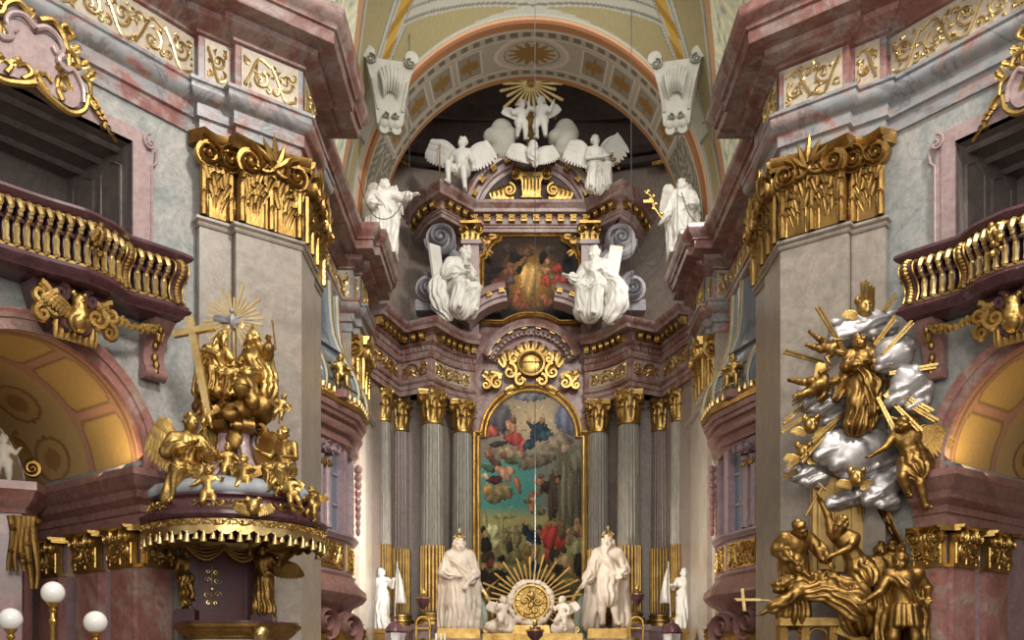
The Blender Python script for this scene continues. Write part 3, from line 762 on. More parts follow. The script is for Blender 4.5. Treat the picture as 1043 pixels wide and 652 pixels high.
# ---------------------------------------------------------------- carved figures: one continuous skin from blended limbs
class Sdf:
    def __init__(s): s.p = []
    def cap(s, a, b, ra, rb=None, fold=None, k=.025, op=0):
        a, b = np.asarray(a, float), np.asarray(b, float); rb = ra if rb is None else rb
        ex = fold[1] if fold else 0
        r = max(ra, rb) + ex
        s.p.append((np.minimum(a, b) - r, np.maximum(a, b) + r, ('c', a, b, ra, rb, fold), k, op)); return s
    def ell(s, c, r, k=.02, op=0, R=None):
        c = np.asarray(c, float); r = np.ones(3) * r if np.isscalar(r) else np.asarray(r, float)
        m = r if R is None else np.full(3, r.max())
        s.p.append((c - m, c + m, ('e', c, r, R), k, op)); return s
    def chain(s, pts, rad, k=.025, fold=None):
        for i in range(len(pts) - 1): s.cap(pts[i], pts[i + 1], rad[i], rad[i + 1], fold, k)
        return s
    def mesh(s, h):
        lo = np.min([p[0] for p in s.p if p[4] == 0], 0) - 3 * h; hi = np.max([p[1] for p in s.p if p[4] == 0], 0) + 3 * h
        n = np.ceil((hi - lo) / h).astype(int) + 1
        ax = [lo[i] + h * np.arange(n[i]) for i in range(3)]
        val = np.full(n, 9.0, np.float32)
        for a, b, q, k, op in s.p:
            i0 = np.clip(np.floor((a - lo) / h).astype(int) - 2 - int(k / h), 0, n - 1); i1 = np.clip(np.ceil((b - lo) / h).astype(int) + 3 + int(k / h), 1, n)
            if np.any(i1 <= i0): continue
            X, Y, Z = np.meshgrid(*[ax[i][i0[i]:i1[i]] for i in range(3)], indexing='ij')
            if q[0] == 'c':
                _, A, B_, ra, rb, fold = q
                ba = B_ - A; L2 = max(ba @ ba, 1e-9)
                px, py, pz = X - A[0], Y - A[1], Z - A[2]
                t = np.clip((px * ba[0] + py * ba[1] + pz * ba[2]) / L2, 0, 1)
                px = px - t * ba[0]; py = py - t * ba[1]; pz = pz - t * ba[2]
                d = np.sqrt(px * px + py * py + pz * pz) - (ra + (rb - ra) * t)
                if fold:
                    nf, amp, ph, tw = fold
                    dirn = ba / math.sqrt(L2)
                    e1 = unit(np.cross(dirn, (0, 1, .01) if abs(dirn[1]) < .9 else (1, 0, 0))); e2 = np.cross(dirn, e1)
                    an = np.arctan2(px * e2[0] + py * e2[1] + pz * e2[2], px * e1[0] + py * e1[1] + pz * e1[2])
                    wv = np.abs(np.sin(.5 * nf * an + ph + tw * np.sin(5 * t + ph * 2) + .6 * np.sin(2 * an + ph)))
                    d = d - amp * (wv - .5) * (.35 + .65 * np.clip(t * 1.6, 0, 1))
            else:
                _, c, r, R = q
                V = np.stack([X - c[0], Y - c[1], Z - c[2]], -1)
                if R is not None: V = V @ R
                k0 = np.sqrt(((V / r) ** 2).sum(-1)); k1 = np.sqrt(((V / r ** 2) ** 2).sum(-1))
                d = k0 * (k0 - 1) / np.maximum(k1, 1e-6)
            sl = tuple(slice(i0[i], i1[i]) for i in range(3)); v = val[sl]
            if op == 0:
                hh = np.clip(.5 + .5 * (v - d) / k, 0, 1); val[sl] = v + (d - v) * hh - k * hh * (1 - hh)
            else:
                hh = np.clip(.5 - .5 * (v + d) / k, 0, 1); val[sl] = v + (-d - v) * hh + k * hh * (1 - hh)
        return surfnet(val, lo, h)
def surfnet(val, lo, h):
    neg = val < 0; n = np.array(val.shape) - 1
    cs = [(i, j, k) for i in (0, 1) for j in (0, 1) for k in (0, 1)]
    sub = lambda a, c: a[c[0]:c[0] + n[0], c[1]:c[1] + n[1], c[2]:c[2] + n[2]]
    cnt = sum(sub(neg, c).astype(np.int8) for c in cs)
    act = (cnt > 0) & (cnt < 8); ii = np.argwhere(act); idx = np.full(n, -1, int); idx[act] = np.arange(len(ii))
    acc = np.zeros((len(ii), 3)); num = np.zeros(len(ii))
    cv = {c: val[ii[:, 0] + c[0], ii[:, 1] + c[1], ii[:, 2] + c[2]].astype(float) for c in cs}
    for c in cs:
        for ax in range(3):
            if c[ax] == 1: continue
            e = list(c); e[ax] = 1; e = tuple(e)
            m = (cv[c] < 0) != (cv[e] < 0)
            if not m.any(): continue
            t = cv[c][m] / (cv[c][m] - cv[e][m])
            p = np.tile(np.array(c, float), (m.sum(), 1)); p[:, ax] += t
            acc[m] += p; num[m] += 1
    v = lo + h * (ii + acc / num[:, None])
    F = []
    for ax in range(3):
        b, c = (ax + 1) % 3, (ax + 2) % 3
        a0 = [slice(None)] * 3; a1 = [slice(None)] * 3; a0[ax] = slice(0, -1); a1[ax] = slice(1, None)
        s = neg[tuple(a0)] != neg[tuple(a1)]; up = neg[tuple(a0)]
        q = np.argwhere(s); q = q[(q[:, b] > 0) & (q[:, c] > 0) & (q[:, b] < n[b]) & (q[:, c] < n[c])]
        if not len(q): continue
        def cell(db, dc):
            r = q.copy(); r[:, b] -= db; r[:, c] -= dc; return idx[r[:, 0], r[:, 1], r[:, 2]]
        f = np.stack([cell(1, 1), cell(0, 1), cell(0, 0), cell(1, 0)], 1)
        u = up[q[:, 0], q[:, 1], q[:, 2]]; f[~u] = f[~u][:, ::-1]
        F.append(f[(f >= 0).all(1)])
    return v, np.concatenate(F)
def rotz(a): c, s = math.cos(a), math.sin(a); return np.array([[c, -s, 0], [s, c, 0], [0, 0, 1.]])
def rotx(a): c, s = math.cos(a), math.sin(a); return np.array([[1, 0, 0], [0, c, -s], [0, s, c.real]])
def roty(a): c, s = math.cos(a), math.sin(a); return np.array([[c, 0, s], [0, 1, 0], [-s, 0, c]])

STAND = dict(H=(0, -.02, .93), N=(0, 0, .85), C=(0, .0, .72), W=(0, .01, .60), Pv=(0, 0, .52),
             sL=(-.115, 0, .815), sR=(.115, 0, .815), eL=(-.16, .0, .64), eR=(.16, .0, .64), hL=(-.15, -.08, .49), hR=(.15, -.08, .49),
             pL=(-.06, 0, .50), pR=(.06, 0, .50), kL=(-.07, -.04, .28), kR=(.07, -.02, .28), aL=(-.08, .0, .045), aR=(.08, .0, .045), face=(0, -1, 0))
SIT = dict(STAND, H=(0, -.06, .74), N=(0, -.02, .66), C=(0, .0, .53), W=(0, .02, .41), Pv=(0, .02, .33), sL=(-.115, 0, .625), sR=(.115, 0, .625),
           eL=(-.17, -.03, .46), eR=(.17, -.03, .46), hL=(-.13, -.17, .37), hR=(.13, -.17, .37), pL=(-.07, 0, .31), pR=(.07, 0, .31),
           kL=(-.10, -.23, .31), kR=(.10, -.23, .29), aL=(-.09, -.22, .07), aR=(.09, -.17, .05))
KID = dict(H=(0, -.03, .85), N=(0, 0, .72), C=(0, .0, .62), W=(0, -.01, .52), Pv=(0, .0, .44), sL=(-.12, 0, .69), sR=(.12, 0, .69),
           eL=(-.22, -.03, .60), eR=(.22, -.03, .60), hL=(-.26, -.10, .72), hR=(.26, -.12, .50), pL=(-.075, 0, .41), pR=(.075, 0, .41),
           kL=(-.11, -.09, .24), kR=(.10, -.04, .22), aL=(-.10, .03, .06), aR=(.11, .0, .04), face=(0, -1, 0))
def hand(S, w, d, r=1.0, side=(1, 0, 0), kk=.006):
    """palm, four unequal bent fingers and a thumb leaving the side of the palm"""
    d = unit(d); s = np.asarray(side, float); s = unit(s - d * (s @ d)); n = np.cross(d, s)
    S.cap(w, w + d * .035 * r, .019 * r, .022 * r, k=.012)
    for i, L in enumerate((.042, .050, .047, .036)):
        o = w + d * .045 * r + s * (i - 1.5) * .0135 * r
        m = o + d * L * .55 * r + s * (i - 1.5) * .003 * r; e = m + d * L * .35 * r - n * L * .35 * r
        S.cap(o, m, .0088 * r, .008 * r, k=kk); S.cap(m, e, .008 * r, .0065 * r, k=kk)
    o = w + d * .012 * r - s * .02 * r; m = o - s * .016 * r + d * .02 * r; e = m + d * .022 * r - n * .006 * r
    S.cap(o, m, .0095 * r, .0085 * r, k=kk); S.cap(m, e, .0085 * r, .007 * r, k=kk)
def body(J, robe=None, cloak=None, beard=False, hair='short', kid=False, sleeves=False, wear=True, seed=0, seated=False, extra=None, lit=1.0, armour=False):
    """returns Sdf of a figure of height 1, feet near z=0, facing -y"""
    rnd = random.Random(seed); S = Sdf(); J = {k: np.asarray(v, float) for k, v in J.items()}
    m = 1.35 if kid else 1.0; hs = 1.45 if kid else 1.06
    f = unit(J['face']); up = unit(J['H'] - J['N']); rt = unit(np.cross(f, up)); up = unit(np.cross(rt, f))
    H = J['H']; R = np.stack([rt, f, up], 1)
    # trunk
    S.cap(J['N'], H, .036 * m, .036 * m, k=.015)
    S.cap(J['sL'], J['sR'], .052 * m, .052 * m); S.cap((J['sL'] + J['N']) / 2, (J['sR'] + J['N']) / 2, .045 * m, k=.03)
    S.chain([J['C'], J['W'], J['Pv']], [.094 * m, .080 * m, .094 * m], k=.04)
    S.cap((J['sL'] * .6 + J['C'] * .4), (J['sR'] * .6 + J['C'] * .4), .075 * m, k=.04)
    S.cap(J['pL'], J['pR'], .082 * m, k=.03)
    for s in 'LR':
        sg = -1 if s == 'L' else 1
        S.chain([J['s' + s], J['e' + s], J['h' + s]], [.046 * m, .036 * m, .022 * m], k=.018)
        S.cap(J['s' + s], (J['s' + s] + J['e' + s]) / 2, .045 * m, .043 * m, k=.02)
        if sleeves:
            S.cap(J['s' + s], J['e' + s], .058, .062, (5, .018, sg + seed, .8), k=.02)
            S.cap(J['e' + s], J['e' + s] * .45 + J['h' + s] * .55, .055, .062, (6, .02, seed, .9), k=.02)
        d = J['h' + s] - J['e' + s]; sd = np.cross(d, (0, 0, 1)) if abs(unit(d)[2]) < .8 else A3(0, 1, 0) + .01
        hand(S, J['h' + s], d, 1.15 if kid else 1.1, unit(sd) * (1 if s == 'L' else -1))
        S.chain([J['p' + s], J['k' + s], J['a' + s]], [.077 * m, .052 * m, .032 * m], k=.022)
        cal = J['k' + s] * .62 + J['a' + s] * .38; S.cap(J['k' + s], cal + (J['a' + s] - J['k' + s]) * .02, .045 * m, .046 * m, k=.02)
        ff = unit(A3(sg * .25, -1, -.35 if kid else -.12) if J['a' + s][2] < J['k' + s][2] - .05 else A3(0, -.2, -1))
        if 'toe' + s in J: ff = unit(J['toe' + s])
        S.cap(J['a' + s] - ff * .025, J['a' + s] + ff * .085 * m, .028 * m, .022 * m, k=.015)
    # head and face
    def hp(a, b, c): return H + (rt * a + f * b + up * c) * hs
    S.ell(H, np.array([.056, .066, .078]) * hs, R=R, k=.012)
    S.ell(hp(0, .018, -.038), np.array([.042, .042, .045]) * hs, R=R, k=.015)
    S.cap(hp(0, .062, .012), hp(0, .076, -.022), .009 * hs, .014 * hs, k=.006)
    for sg in (-1, 1):
        S.ell(hp(sg * .024, .064, .012), np.array([.014, .012, .010]) * hs, k=.008, op=1, R=R)
        S.ell(hp(sg * .023, .056, .010), .0105 * hs, k=.003)
        S.cap(hp(sg * .010, .066, .025), hp(sg * .036, .056, .026), .007 * hs, k=.006)
        S.ell(hp(sg * .057, -.004, -.002), np.array([.010, .018, .022]) * hs, k=.005, R=R)
        S.ell(hp(sg * .03, .044, -.022), .02 * hs, k=.012)
    S.cap(hp(-.016, .060, -.043), hp(.016, .060, -.043), .0065 * hs, k=.004); S.cap(hp(-.012, .058, -.053), hp(.012, .058, -.053), .007 * hs, k=.004)
    if hair:
        nb = 46 if hair == 'long' else 34
        for i in range(nb):
            z = rnd.uniform(-.2, 1); a = rnd.uniform(0, 2 * PI); q = math.sqrt(max(0, 1 - z * z))
            c = np.array([q * math.cos(a), q * math.sin(a), z])
            if c[1] > .35 and c[2] < .62: continue
            S.ell(hp(c[0] * .058, c[1] * .066 - .006, c[2] * .076 + .004), rnd.uniform(.013, .021) * hs, k=.007)
        if hair == 'long':
            for sg in (-1, -.4, .4, 1):
                S.chain([hp(sg * .05, -.03, .0), hp(sg * .055, -.05, -.06), hp(sg * .07, -.045, -.12)], [.024, .024, .014], k=.012, fold=(5, .008, sg, 1))
    if beard:
        for i in range(16):
            S.cap(hp(rnd.uniform(-.036, .036), rnd.uniform(.03, .055), -.045), hp(rnd.uniform(-.03, .03), rnd.uniform(.04, .07), -.085 - rnd.uniform(0, .05)), .013, .007, k=.007)
    # dress
    fp = rnd.uniform(0, 6)
    if robe:
        if seated:
            for s in 'LR':
                S.cap(J['p' + s], J['k' + s], .09, .07, (6, .026, fp, .8), k=.02)
                S.cap(J['k' + s], J['a' + s] + [0, .03, .03], .066, .078, (7, .03, fp + 1, .7), k=.02)
            mk, ma = (J['kL'] + J['kR']) / 2, (J['aL'] + J['aR']) / 2
            S.cap(mk + [0, .10, -.02], ma + [0, .10, .03], .075, .11, (9, .04, fp + 2, .6), k=.02)
            S.cap(J['Pv'], mk + [0, .05, 0], .10, .08, (7, .03, fp, .9), k=.03)
        else:
            ma = (J['aL'] + J['aR']) / 2; mk = (J['kL'] + J['kR']) / 2
            S.cap(J['Pv'], mk, .115, .135 * robe, (11, .032, fp, .5), k=.03); S.cap(mk, ma + [0, 0, .02], .135 * robe, .165 * robe, (12, .05, fp + .5, .45), k=.03)
            for s in 'LR': S.cap(J['p' + s], J['k' + s], .085, .075, (6, .02, fp, .8), k=.03)
        S.chain([J['C'] + [0, 0, .04], J['W'], J['Pv']], [.105, .098, .112], k=.03, fold=(9, .022, fp, .9))
        S.cap(J['W'] + [-.08, -.02, .01], J['W'] + [.08, -.02, -.01], .058, .058, (5, .014, fp, 1), k=.02)
    if armour:
        S.chain([J['C'] + [0, 0, .05], J['W']], [.112, .092], k=.02)
        n = 14
        for i in range(n):
            a = 2 * PI * i / n; c = J['Pv'] + [.10 * math.cos(a), .10 * math.sin(a), .02]
            S.cap(c, c + [.03 * math.cos(a), .03 * math.sin(a), -.16], .028, .03, k=.012)
        for s in 'LR': S.ell(J['s' + s] + [0, 0, .015], (.07, .07, .055), k=.015)
    if cloak:
        for sg in (-1, 1):
            S.chain([J['N'] * .45 + J['s' + ('L' if sg < 0 else 'R')] * .55 + [0, .03, .01], J['C'] + [sg * .13, .07, -.02], J['Pv'] + [sg * .15, .09, -.05], A3(sg * .14 * cloak, .11, .05) if not seated else J['Pv'] + [sg * .17, .05, -.20]],
                    [.05, .075, .085, .10], k=.035, fold=(7, .038, fp + sg, .7))
        S.chain([J['N'] + [0, .05, 0], J['C'] + [0, .10, 0], J['Pv'] + [0, .12, 0]], [.06, .09, .10], k=.03, fold=(7, .03, fp, .7))
        S.chain([J['sL'] + [0, -.03, .0], J['C'] + [0, -.10, .0], J['W'] + [.10, -.07, -.02]], [.045, .042, .05], k=.02, fold=(5, .02, fp, .9))
    if extra: extra(S, J)
    return S
_FC = {}
def carved(key, S, res):
    if key not in _FC: _FC[key] = S().mesh(res)
    return _FC[key]
def wing(g, root, span, trail, n=9, L=1.0, cup=.12):
    """feathered wing: span = direction and length of the leading edge, trail = direction feathers hang"""
    root, span, trail = (np.asarray(x, float) for x in (root, span, trail))
    nn = unit(np.cross(span, trail)); sl = np.linalg.norm(span); tu = unit(trail); tl = np.linalg.norm(trail)
    q = np.linspace(0, 1, 9)
    edge = lambda t: root + span * t + nn * cup * sl * np.sin(PI * t * .9) - tu * tl * .16 * np.sin(PI * np.clip(t * 1.1, 0, 1))
    tube(g, np.array([edge(t) for t in q]), sl * .075 * (1.05 - .75 * q), 7)
    for row, (ln, wd, off) in enumerate(((.92, .12, 0), (.58, .12, .03), (.32, .11, .06))):
        for i in range(n + 2):
            t = (i + .5) / (n + 2); a = edge(min(t, 1)) + nn * off * sl
            fan = unit(tu * 1.0 + unit(span) * (-.12 + .62 * t ** 1.6))
            ll = tl * ln * (.50 + .55 * math.sin(PI * (.12 + .70 * t)))
            s = np.linspace(0, 1, 6)
            pts = a + fan * ll * s[:, None] + nn * (.05 * sl * np.sin(PI * s) )[:, None]
            tube(g, pts, wd * sl * np.array([.55, .9, 1, 1, .85, .25]), 6, up=nn, flat=.25)
    return g
def place_fig(S_or_vf, H, loc, R=None):
    v, f = S_or_vf
    v = v * H
    if R is not None: v = v @ np.asarray(R).T
    return v + np.asarray(loc), f
def statue(name, label, cat, loc, H, S, mat, res=.0105, R=None, key=None, wings=None, group=None, bodyname='figure', wingmat=None, smooth=True):
    """S: function giving the Sdf; wings: list of (root, span, trail) in figure units"""
    t = thing(name, label, cat, loc, group)
    vf = carved(key or label, S, res)
    v, f = place_fig(vf, H, loc, R); g = G(); g.add(v, f); part(bodyname, g, mat, t, ang=180)
    for w in wings or []:
        g = G(); wing(g, *w[:3], **(w[3] if len(w) > 3 else {}))
        g.v = [x * H @ (np.eye(3) if R is None else np.asarray(R)).T + np.asarray(loc) for x in g.v]
        part('wing', g, wingmat or mat, t)
    t['_H'] = H
    return t
def addpart(t, name, g, mat, loc, H, R=None, label=None):
    """a part drawn in figure units"""
    g.v = [x * H @ (np.eye(3) if R is None else np.asarray(R)).T + np.asarray(loc) for x in g.v]
    return part(name, g, mat, t, label)
def cloud(blobs, key=None, res=.03, k=.06):
    def mk():
        S = Sdf()
        for c, r in blobs: S.ell(c, r, k=k)
        return S
    return mk().mesh(res)
def puffs(seed, w, d, h, n, r0=.12, r1=.22):
    rnd = random.Random(seed); out = []
    for i in range(n):
        a = rnd.uniform(0, 2 * PI); q = math.sqrt(rnd.random()); r = rnd.uniform(r0, r1)
        out.append(((q * math.cos(a) * w, rnd.uniform(-.6, .6) * d, q * math.sin(a) * h), (r * rnd.uniform(.9, 1.3), r * .8, r * rnd.uniform(.8, 1.1))))
    return out
# ---------------------------------------------------------------- high altar
def X1(px, D): return CX + (px - VX) * D / FL
RK = XC([(-3.85, 25.6), (-3.30, 27.5), (-2.36, 26.95)])
RQ = crom(XC([(-2.36, 26.95), (-2.05, 27.55), (-1.65, 28.02), (-1.22, 28.25)]), 5)
RPATH = np.r_[RK[:2], RQ]
RPATH[-1, 0] = -1.42 - .15
WP = 28.55                                   # plane of the retable wall
def column(label, c, r, z0, z1, zg, group, mats=('col', 'gold'), half=None, capr=1.0, seed=0, pedestal=True):
    t = thing('fluted_column', label, 'column', (c[0], c[1], 0), group)
    n = 20
    fl = lambda a: 1 - .075 * np.clip(np.abs(np.cos(a * n / 2)) * 1.6 - .6, 0, 1)
    zs = np.linspace(z0, z1, 14); ent = r * (1 - .13 * ((zs - z0) / (z1 - z0)) ** 1.6)
    up = zs >= zg
    pr = [(np.interp(zg, zs, ent), zg)] + [(a, b) for a, b in zip(ent[up], zs[up])] + [(ent[-1] * 1.0, z1)]
    g = G(); lathe(g, pr, (c[0], c[1], 0), n * 6, flute=fl); part('shaft', g, M[mats[0]], t)
    g = G(); lathe(g, [(r, z0), (np.interp(zg, zs, ent) * .985, zg)], (c[0], c[1], 0), n * 6, flute=fl); lo = part('lower_shaft', g, M[mats[0]], t)
    g = G()
    for k in range(n):                       # gilt reeds in the lower flutes
        a = 2 * PI * (k + .5) / n
        if math.sin(a) > .35: continue
        rr = r * .955
        tube(g, np.array([(c[0] + rr * math.cos(a), c[1] + rr * math.sin(a), z) for z in np.r_[np.linspace(z0 + .04, zg - .03, 4), zg + .02]]), np.array([1, 1, 1, 1, .2]) * r * .135, 6)
    part('gilt_reeding', g, M[mats[1]], lo)
    g = G(); lathe(g, [(r * 1.42, z0 - .34), (r * 1.42, z0 - .25), (r * 1.34, z0 - .25), (r * 1.42, z0 - .21), (r * 1.36, z0 - .15), (r * 1.12, z0 - .12), (r * 1.1, z0 - .09), (r * 1.22, z0 - .06), (r * 1.18, z0 - .02), (r, z0)], (c[0], c[1], 0), 28)
    part('base', g, M['gold'], t)
    if pedestal:
        g = G(); pz = z0 - .34
        box(g, (c[0], c[1], pz / 2), (r * 2.9, r * 2.9, pz)); box(g, (c[0], c[1], pz - .08), (r * 3.2, r * 3.2, .16)); part('pedestal', g, M['ret'], t)
    # capital
    rt = ent[-1]; ch = .92 * capr; g = G()
    lathe(g, [(rt, z1 - .02), (rt * 1.12, z1), (rt * 1.12, z1 + .05), (rt, z1 + .07), (rt * 1.0, z1 + ch * .3), (rt * 1.12, z1 + ch * .7), (rt * 1.3, z1 + ch * .85)], (c[0], c[1], 0), 24)
    for row, (cnt, zz_, hh, cu) in enumerate(((8, .06, .42, .45), (8, .22, .50, .45))):
        for k in range(cnt):
            a = 2 * PI * (k + .5 * row) / cnt
            nrm = A3(math.cos(a), math.sin(a), 0)
            leaf(g, Fr(A3(c[0], c[1], z1) + nrm * rt * .98, (-math.sin(a), math.cos(a), 0), nrm), 0, ch * zz_, rt * .82, ch * hh, cu)
    cp = part('capital', g, M['gold'], t)
    g = G(); R_ = rt * 1.62; pts = []
    for k in range(4):
        a = PI / 4 + k * PI / 2
        for q in np.linspace(-.12, 1.0, 7)[:-1] if False else np.linspace(0, 1, 7)[:-1]:
            p0 = A3(math.cos(a), math.sin(a), 0) * R_; p1 = A3(math.cos(a + PI / 2), math.sin(a + PI / 2), 0) * R_
            m = p0 * (1 - q) + p1 * q; m = m * (1 - .16 * math.sin(PI * q) / max(np.linalg.norm(m) / R_, .5))
            pts.append(m[:2] + np.array(c))
    pts = np.array(pts)
    v = [np.c_[np.array(c) + (pts - c) * s, np.full(len(pts), z1 + ch * z)] for s, z in ((.95, .84), (1.0, .88), (1.0, .92), (1.06, .95), (1.06, 1.0))]
    g.add(np.stack(v, 1).reshape(-1, 3), grid_faces(len(pts), 5, True)); g.add(v[0], [tuple(range(len(pts)))[::-1]]); g.add(v[-1], [tuple(range(len(pts)))])
    part('abacus', g, M['gold'], cp)
    for k in range(4):
        a = PI / 4 + k * PI / 2
        if math.sin(a) > .5 and False: continue
        nrm = A3(math.cos(a), math.sin(a), 0)
        for sg in (-1, 1):
            fr = Fr(A3(c[0], c[1], z1 + ch * .70) + nrm * rt * 1.22, nrm, np.cross(nrm, (0, 0, 1)) * sg)
            g = G(); volute(g, fr, .02, 0, rt * .38, -1, rt * .2, PI / 2, 1.8, zc=.02); part('volute', g, M['gold'], cp)
    g = G()
    for k in range(4):
        a = k * PI / 2; nrm = A3(math.cos(a), math.sin(a), 0); o = A3(c[0], c[1], z1 + ch * .9) + nrm * rt * 1.25
        ball(g, o, (.07, .07, .09), 8, 6)
        for q in range(5):
            b = 2 * PI * q / 5; ball(g, o + A3(-math.sin(a), math.cos(a), 0) * .07 * math.cos(b) + A3(0, 0, 1) * .07 * math.sin(b), .035, 6, 5)
    part('fleuron', g, M['gold'], cp)
    return t
def mouldarc(g, cx, cz, r, prof, y0, a0, a1, n=40):
    """moulded arch in a vertical plane facing -y; prof = [(radial offset, projection)]"""
    a = np.linspace(a0, a1, n)
    v = np.stack([np.stack([cx + (r + o) * np.cos(a), np.full(n, y0 - p), cz + (r + o) * np.sin(a)], -1) for o, p in prof], 1)
    g.add(v.reshape(-1, 3), grid_faces(n, len(prof)))
    for e in (0, -1): g.add(v[e], [tuple(range(len(prof)))])
    return g
def scrollmod(g, fr, w, h, d):
    """little gilt bracket with a leaf front"""
    prism(g, [(-w / 2, 0), (w / 2, 0), (w / 2, h), (-w / 2, h)], fr(0, 0, 0), fr.u, fr.w, fr.n, d * .8)
    tube(g, fr(np.linspace(-w * .55, w * .55, 4), h * .78, d * .8), h * .24, 8); tube(g, fr(np.linspace(-w * .5, w * .5, 4), h * .22, d * .6), h * .2, 8)
    for x in (-.28, 0, .28): ball(g, fr(w * x, h * .5, d * .85), (w * .16, w * .2, h * .34), 6, 5)
def entab_half(parent):
    z = lambda v: v + EYE
    g = G(); sweep(g, RPATH, zz([(-.9, 7.86), (0, 7.86), (0, 8.0), (.03, 8.01), (.03, 8.13), (.06, 8.14), (.10, 8.2), (.10, 8.25), (0, 8.27), (0, 8.78), (.05, 8.80), (.09, 8.88), (.09, 8.95), (.05, 8.96), (.05, 9.13), (.10, 9.14), (.16, 9.2), (.16, 9.22), (.13, 9.23), (.13, 9.44), (.40, 9.45), (.41, 9.55), (.46, 9.58), (.50, 9.66), (.50, 9.70), (-.9, 9.74)]))
    ent_g = g
    pth = Path(RPATH)
    L = np.linalg.norm(np.diff(RPATH, axis=0), axis=1); cum = np.r_[0, np.cumsum(L)]
    segs = [(cum[0], cum[1]), (cum[1], cum[2]), (cum[2], cum[-1])]
    class Seg:
        def __init__(s, i):
            s.pp = Path(RPATH[:2]) if i == 0 else Path(RPATH[1:3]) if i == 1 else Path(RPATH[2:])
    for i in range(3):
        pp = Seg(i).pp; Ls = pp.len; n = max(3, int(Ls / .13))
        for k in range(n):
            q = np.array((k + .5) / n * Ls); p, nn = pp.at(q); u = np.array([-nn[1], nn[0]])
            box(g, (p[0] + nn[0] * .07, p[1] + nn[1] * .07, z(9.045)), (.075, .08, .13), (*u, 0), (*nn, 0))
    part('entablature', g, M['ret'], parent)
    for i in range(3):
        pp = Seg(i).pp; Ls = pp.len; n = max(3, int(round(Ls / .30)))
        for k in range(n):
            q = np.array((k + .5) / n * Ls); p, nn = pp.at(q); u = np.array([-nn[1], nn[0]])
            g = G(); scrollmod(g, Fr((p[0] + nn[0] * .13, p[1] + nn[1] * .13, z(9.23)), (*u, 0), (*nn, 0)), .15, .2, .2); part('modillion', g, M['gold'], parent)
    for i in range(3):
        pp = Seg(i).pp; Ls = pp.len; a, b = (.25, Ls - .2) if i == 0 else (.08, Ls - .08) if i == 1 else (.14, Ls - .15)
        g = G(); q = np.linspace(a, b, 12)
        g.add(np.stack([pp.map(q, np.full(12, z(8.3)), .015), pp.map(q, np.full(12, z(8.75)), .015)], 1).reshape(-1, 3), grid_faces(12, 2)); pn = part('frieze_panel', g, M['beige'] if i == 2 else M['ret'], parent)
        g = G(); rinceau(g, lambda u, v, h: pp.map(u + a + .03, v + z(8.33), .02 + h), b - a - .06, .39, .026, wave=.4, seed=i + 2); part('gilded_scrollwork', g, M['goldl'] if i == 2 else M['gold'], pn)
def blobpaint(pts, blobs, bg, seed=1):
    """oil picture from soft-edged patches: pts (n,2) in picture coordinates"""
    c = bg(pts[:, 0], pts[:, 1]); rnd = np.random.RandomState(seed)
    wob = 1.3 * np.sin(pts[:, 0] * 1.1 + 2 * np.sin(pts[:, 1] * .6)) * np.cos(pts[:, 1] * .9 + np.sin(pts[:, 0] * .7))
    for x, y, rx, ry, ang, col in blobs:
        a = math.radians(ang); dx, dy = pts[:, 0] - x, pts[:, 1] - y
        u = (dx * math.cos(a) + dy * math.sin(a)) / rx; v = (-dx * math.sin(a) + dy * math.cos(a)) / ry
        d = np.sqrt(u * u + v * v) + wob * .13 + .10 * np.sin(3 * np.arctan2(v, u) + x)
        w = np.clip((1.08 - d) / .16, 0, 1)[:, None]
        col = np.array(srgb(col)); col = col * .72 + col.mean() * .20
        fold = .22 * np.sin(u * (2.2 + rx * .5) + 1.6 * np.sin(v * 2 + x) + y) * np.clip(rx / 5, .3, 1)
        col = col * np.clip(1 + .45 * np.clip(-u * .6 - v * .8, -1, 1) + fold, .25, 2)[:, None]
        col = col * (1.06 - .5 * np.clip((d - .62) / .4, 0, 1))[:, None]
        c = c * (1 - w) + col * w
    for k in range(420):                                       # small dabs of the brush
        x, y = rnd.uniform(pts[:, 0].min(), pts[:, 0].max()), rnd.uniform(pts[:, 1].min(), pts[:, 1].max())
        dx, dy = pts[:, 0] - x, pts[:, 1] - y; a = rnd.uniform(0, 3); r1, r2 = rnd.uniform(1, 3.6), rnd.uniform(.5, 1.3)
        m = np.abs(dx) + np.abs(dy) < 6
        u = (dx[m] * math.cos(a) + dy[m] * math.sin(a)) / r1; v = (-dx[m] * math.sin(a) + dy[m] * math.cos(a)) / r2
        w = (np.clip(1 - (u * u + v * v), 0, 1) * .8)[:, None]; c[m] = c[m] * (1 - w) + c[m] * rnd.uniform(.45, 1.75) * w
    return np.clip(1.05 * np.clip(c, 0, 1) ** 1.28, 0, 1)
def lerp(c0, c1, t): return np.array(srgb(c0))[None] * (1 - t)[:, None] + np.array(srgb(c1))[None] * t[:, None]
def main_bg(x, y):
    t = np.clip((y - 405) / 100, 0, 1); c = lerp('#8d8478', '#7b7a70', t)
    gl = np.exp(-(((x - 545) / 30) ** 2 + ((y - 430) / 24) ** 2)); c = c * (1 - gl[:, None] * .8) + np.array(srgb('#c5b290')) * gl[:, None] * .8
    m = np.clip((y - 462) / 14, 0, 1) * np.clip((538 - y) / 16, 0, 1) * np.clip((556 - x) / 14, 0, 1)
    c = c * (1 - m[:, None]) + np.array(srgb('#5b9188')) * m[:, None]
    l = np.clip((y - 515) / 14, 0, 1)[:, None]; c = c * (1 - l) + lerp('#a29d6c', '#4e4428', np.clip((y - 540) / 75, 0, 1)) * l
    r = (np.clip((x - 562) / 8, 0, 1) * np.clip((y - 448) / 12, 0, 1) * np.clip((552 - y) / 20, 0, 1))[:, None]
    return c * (1 - r) + np.array(srgb('#6b6654')) * r
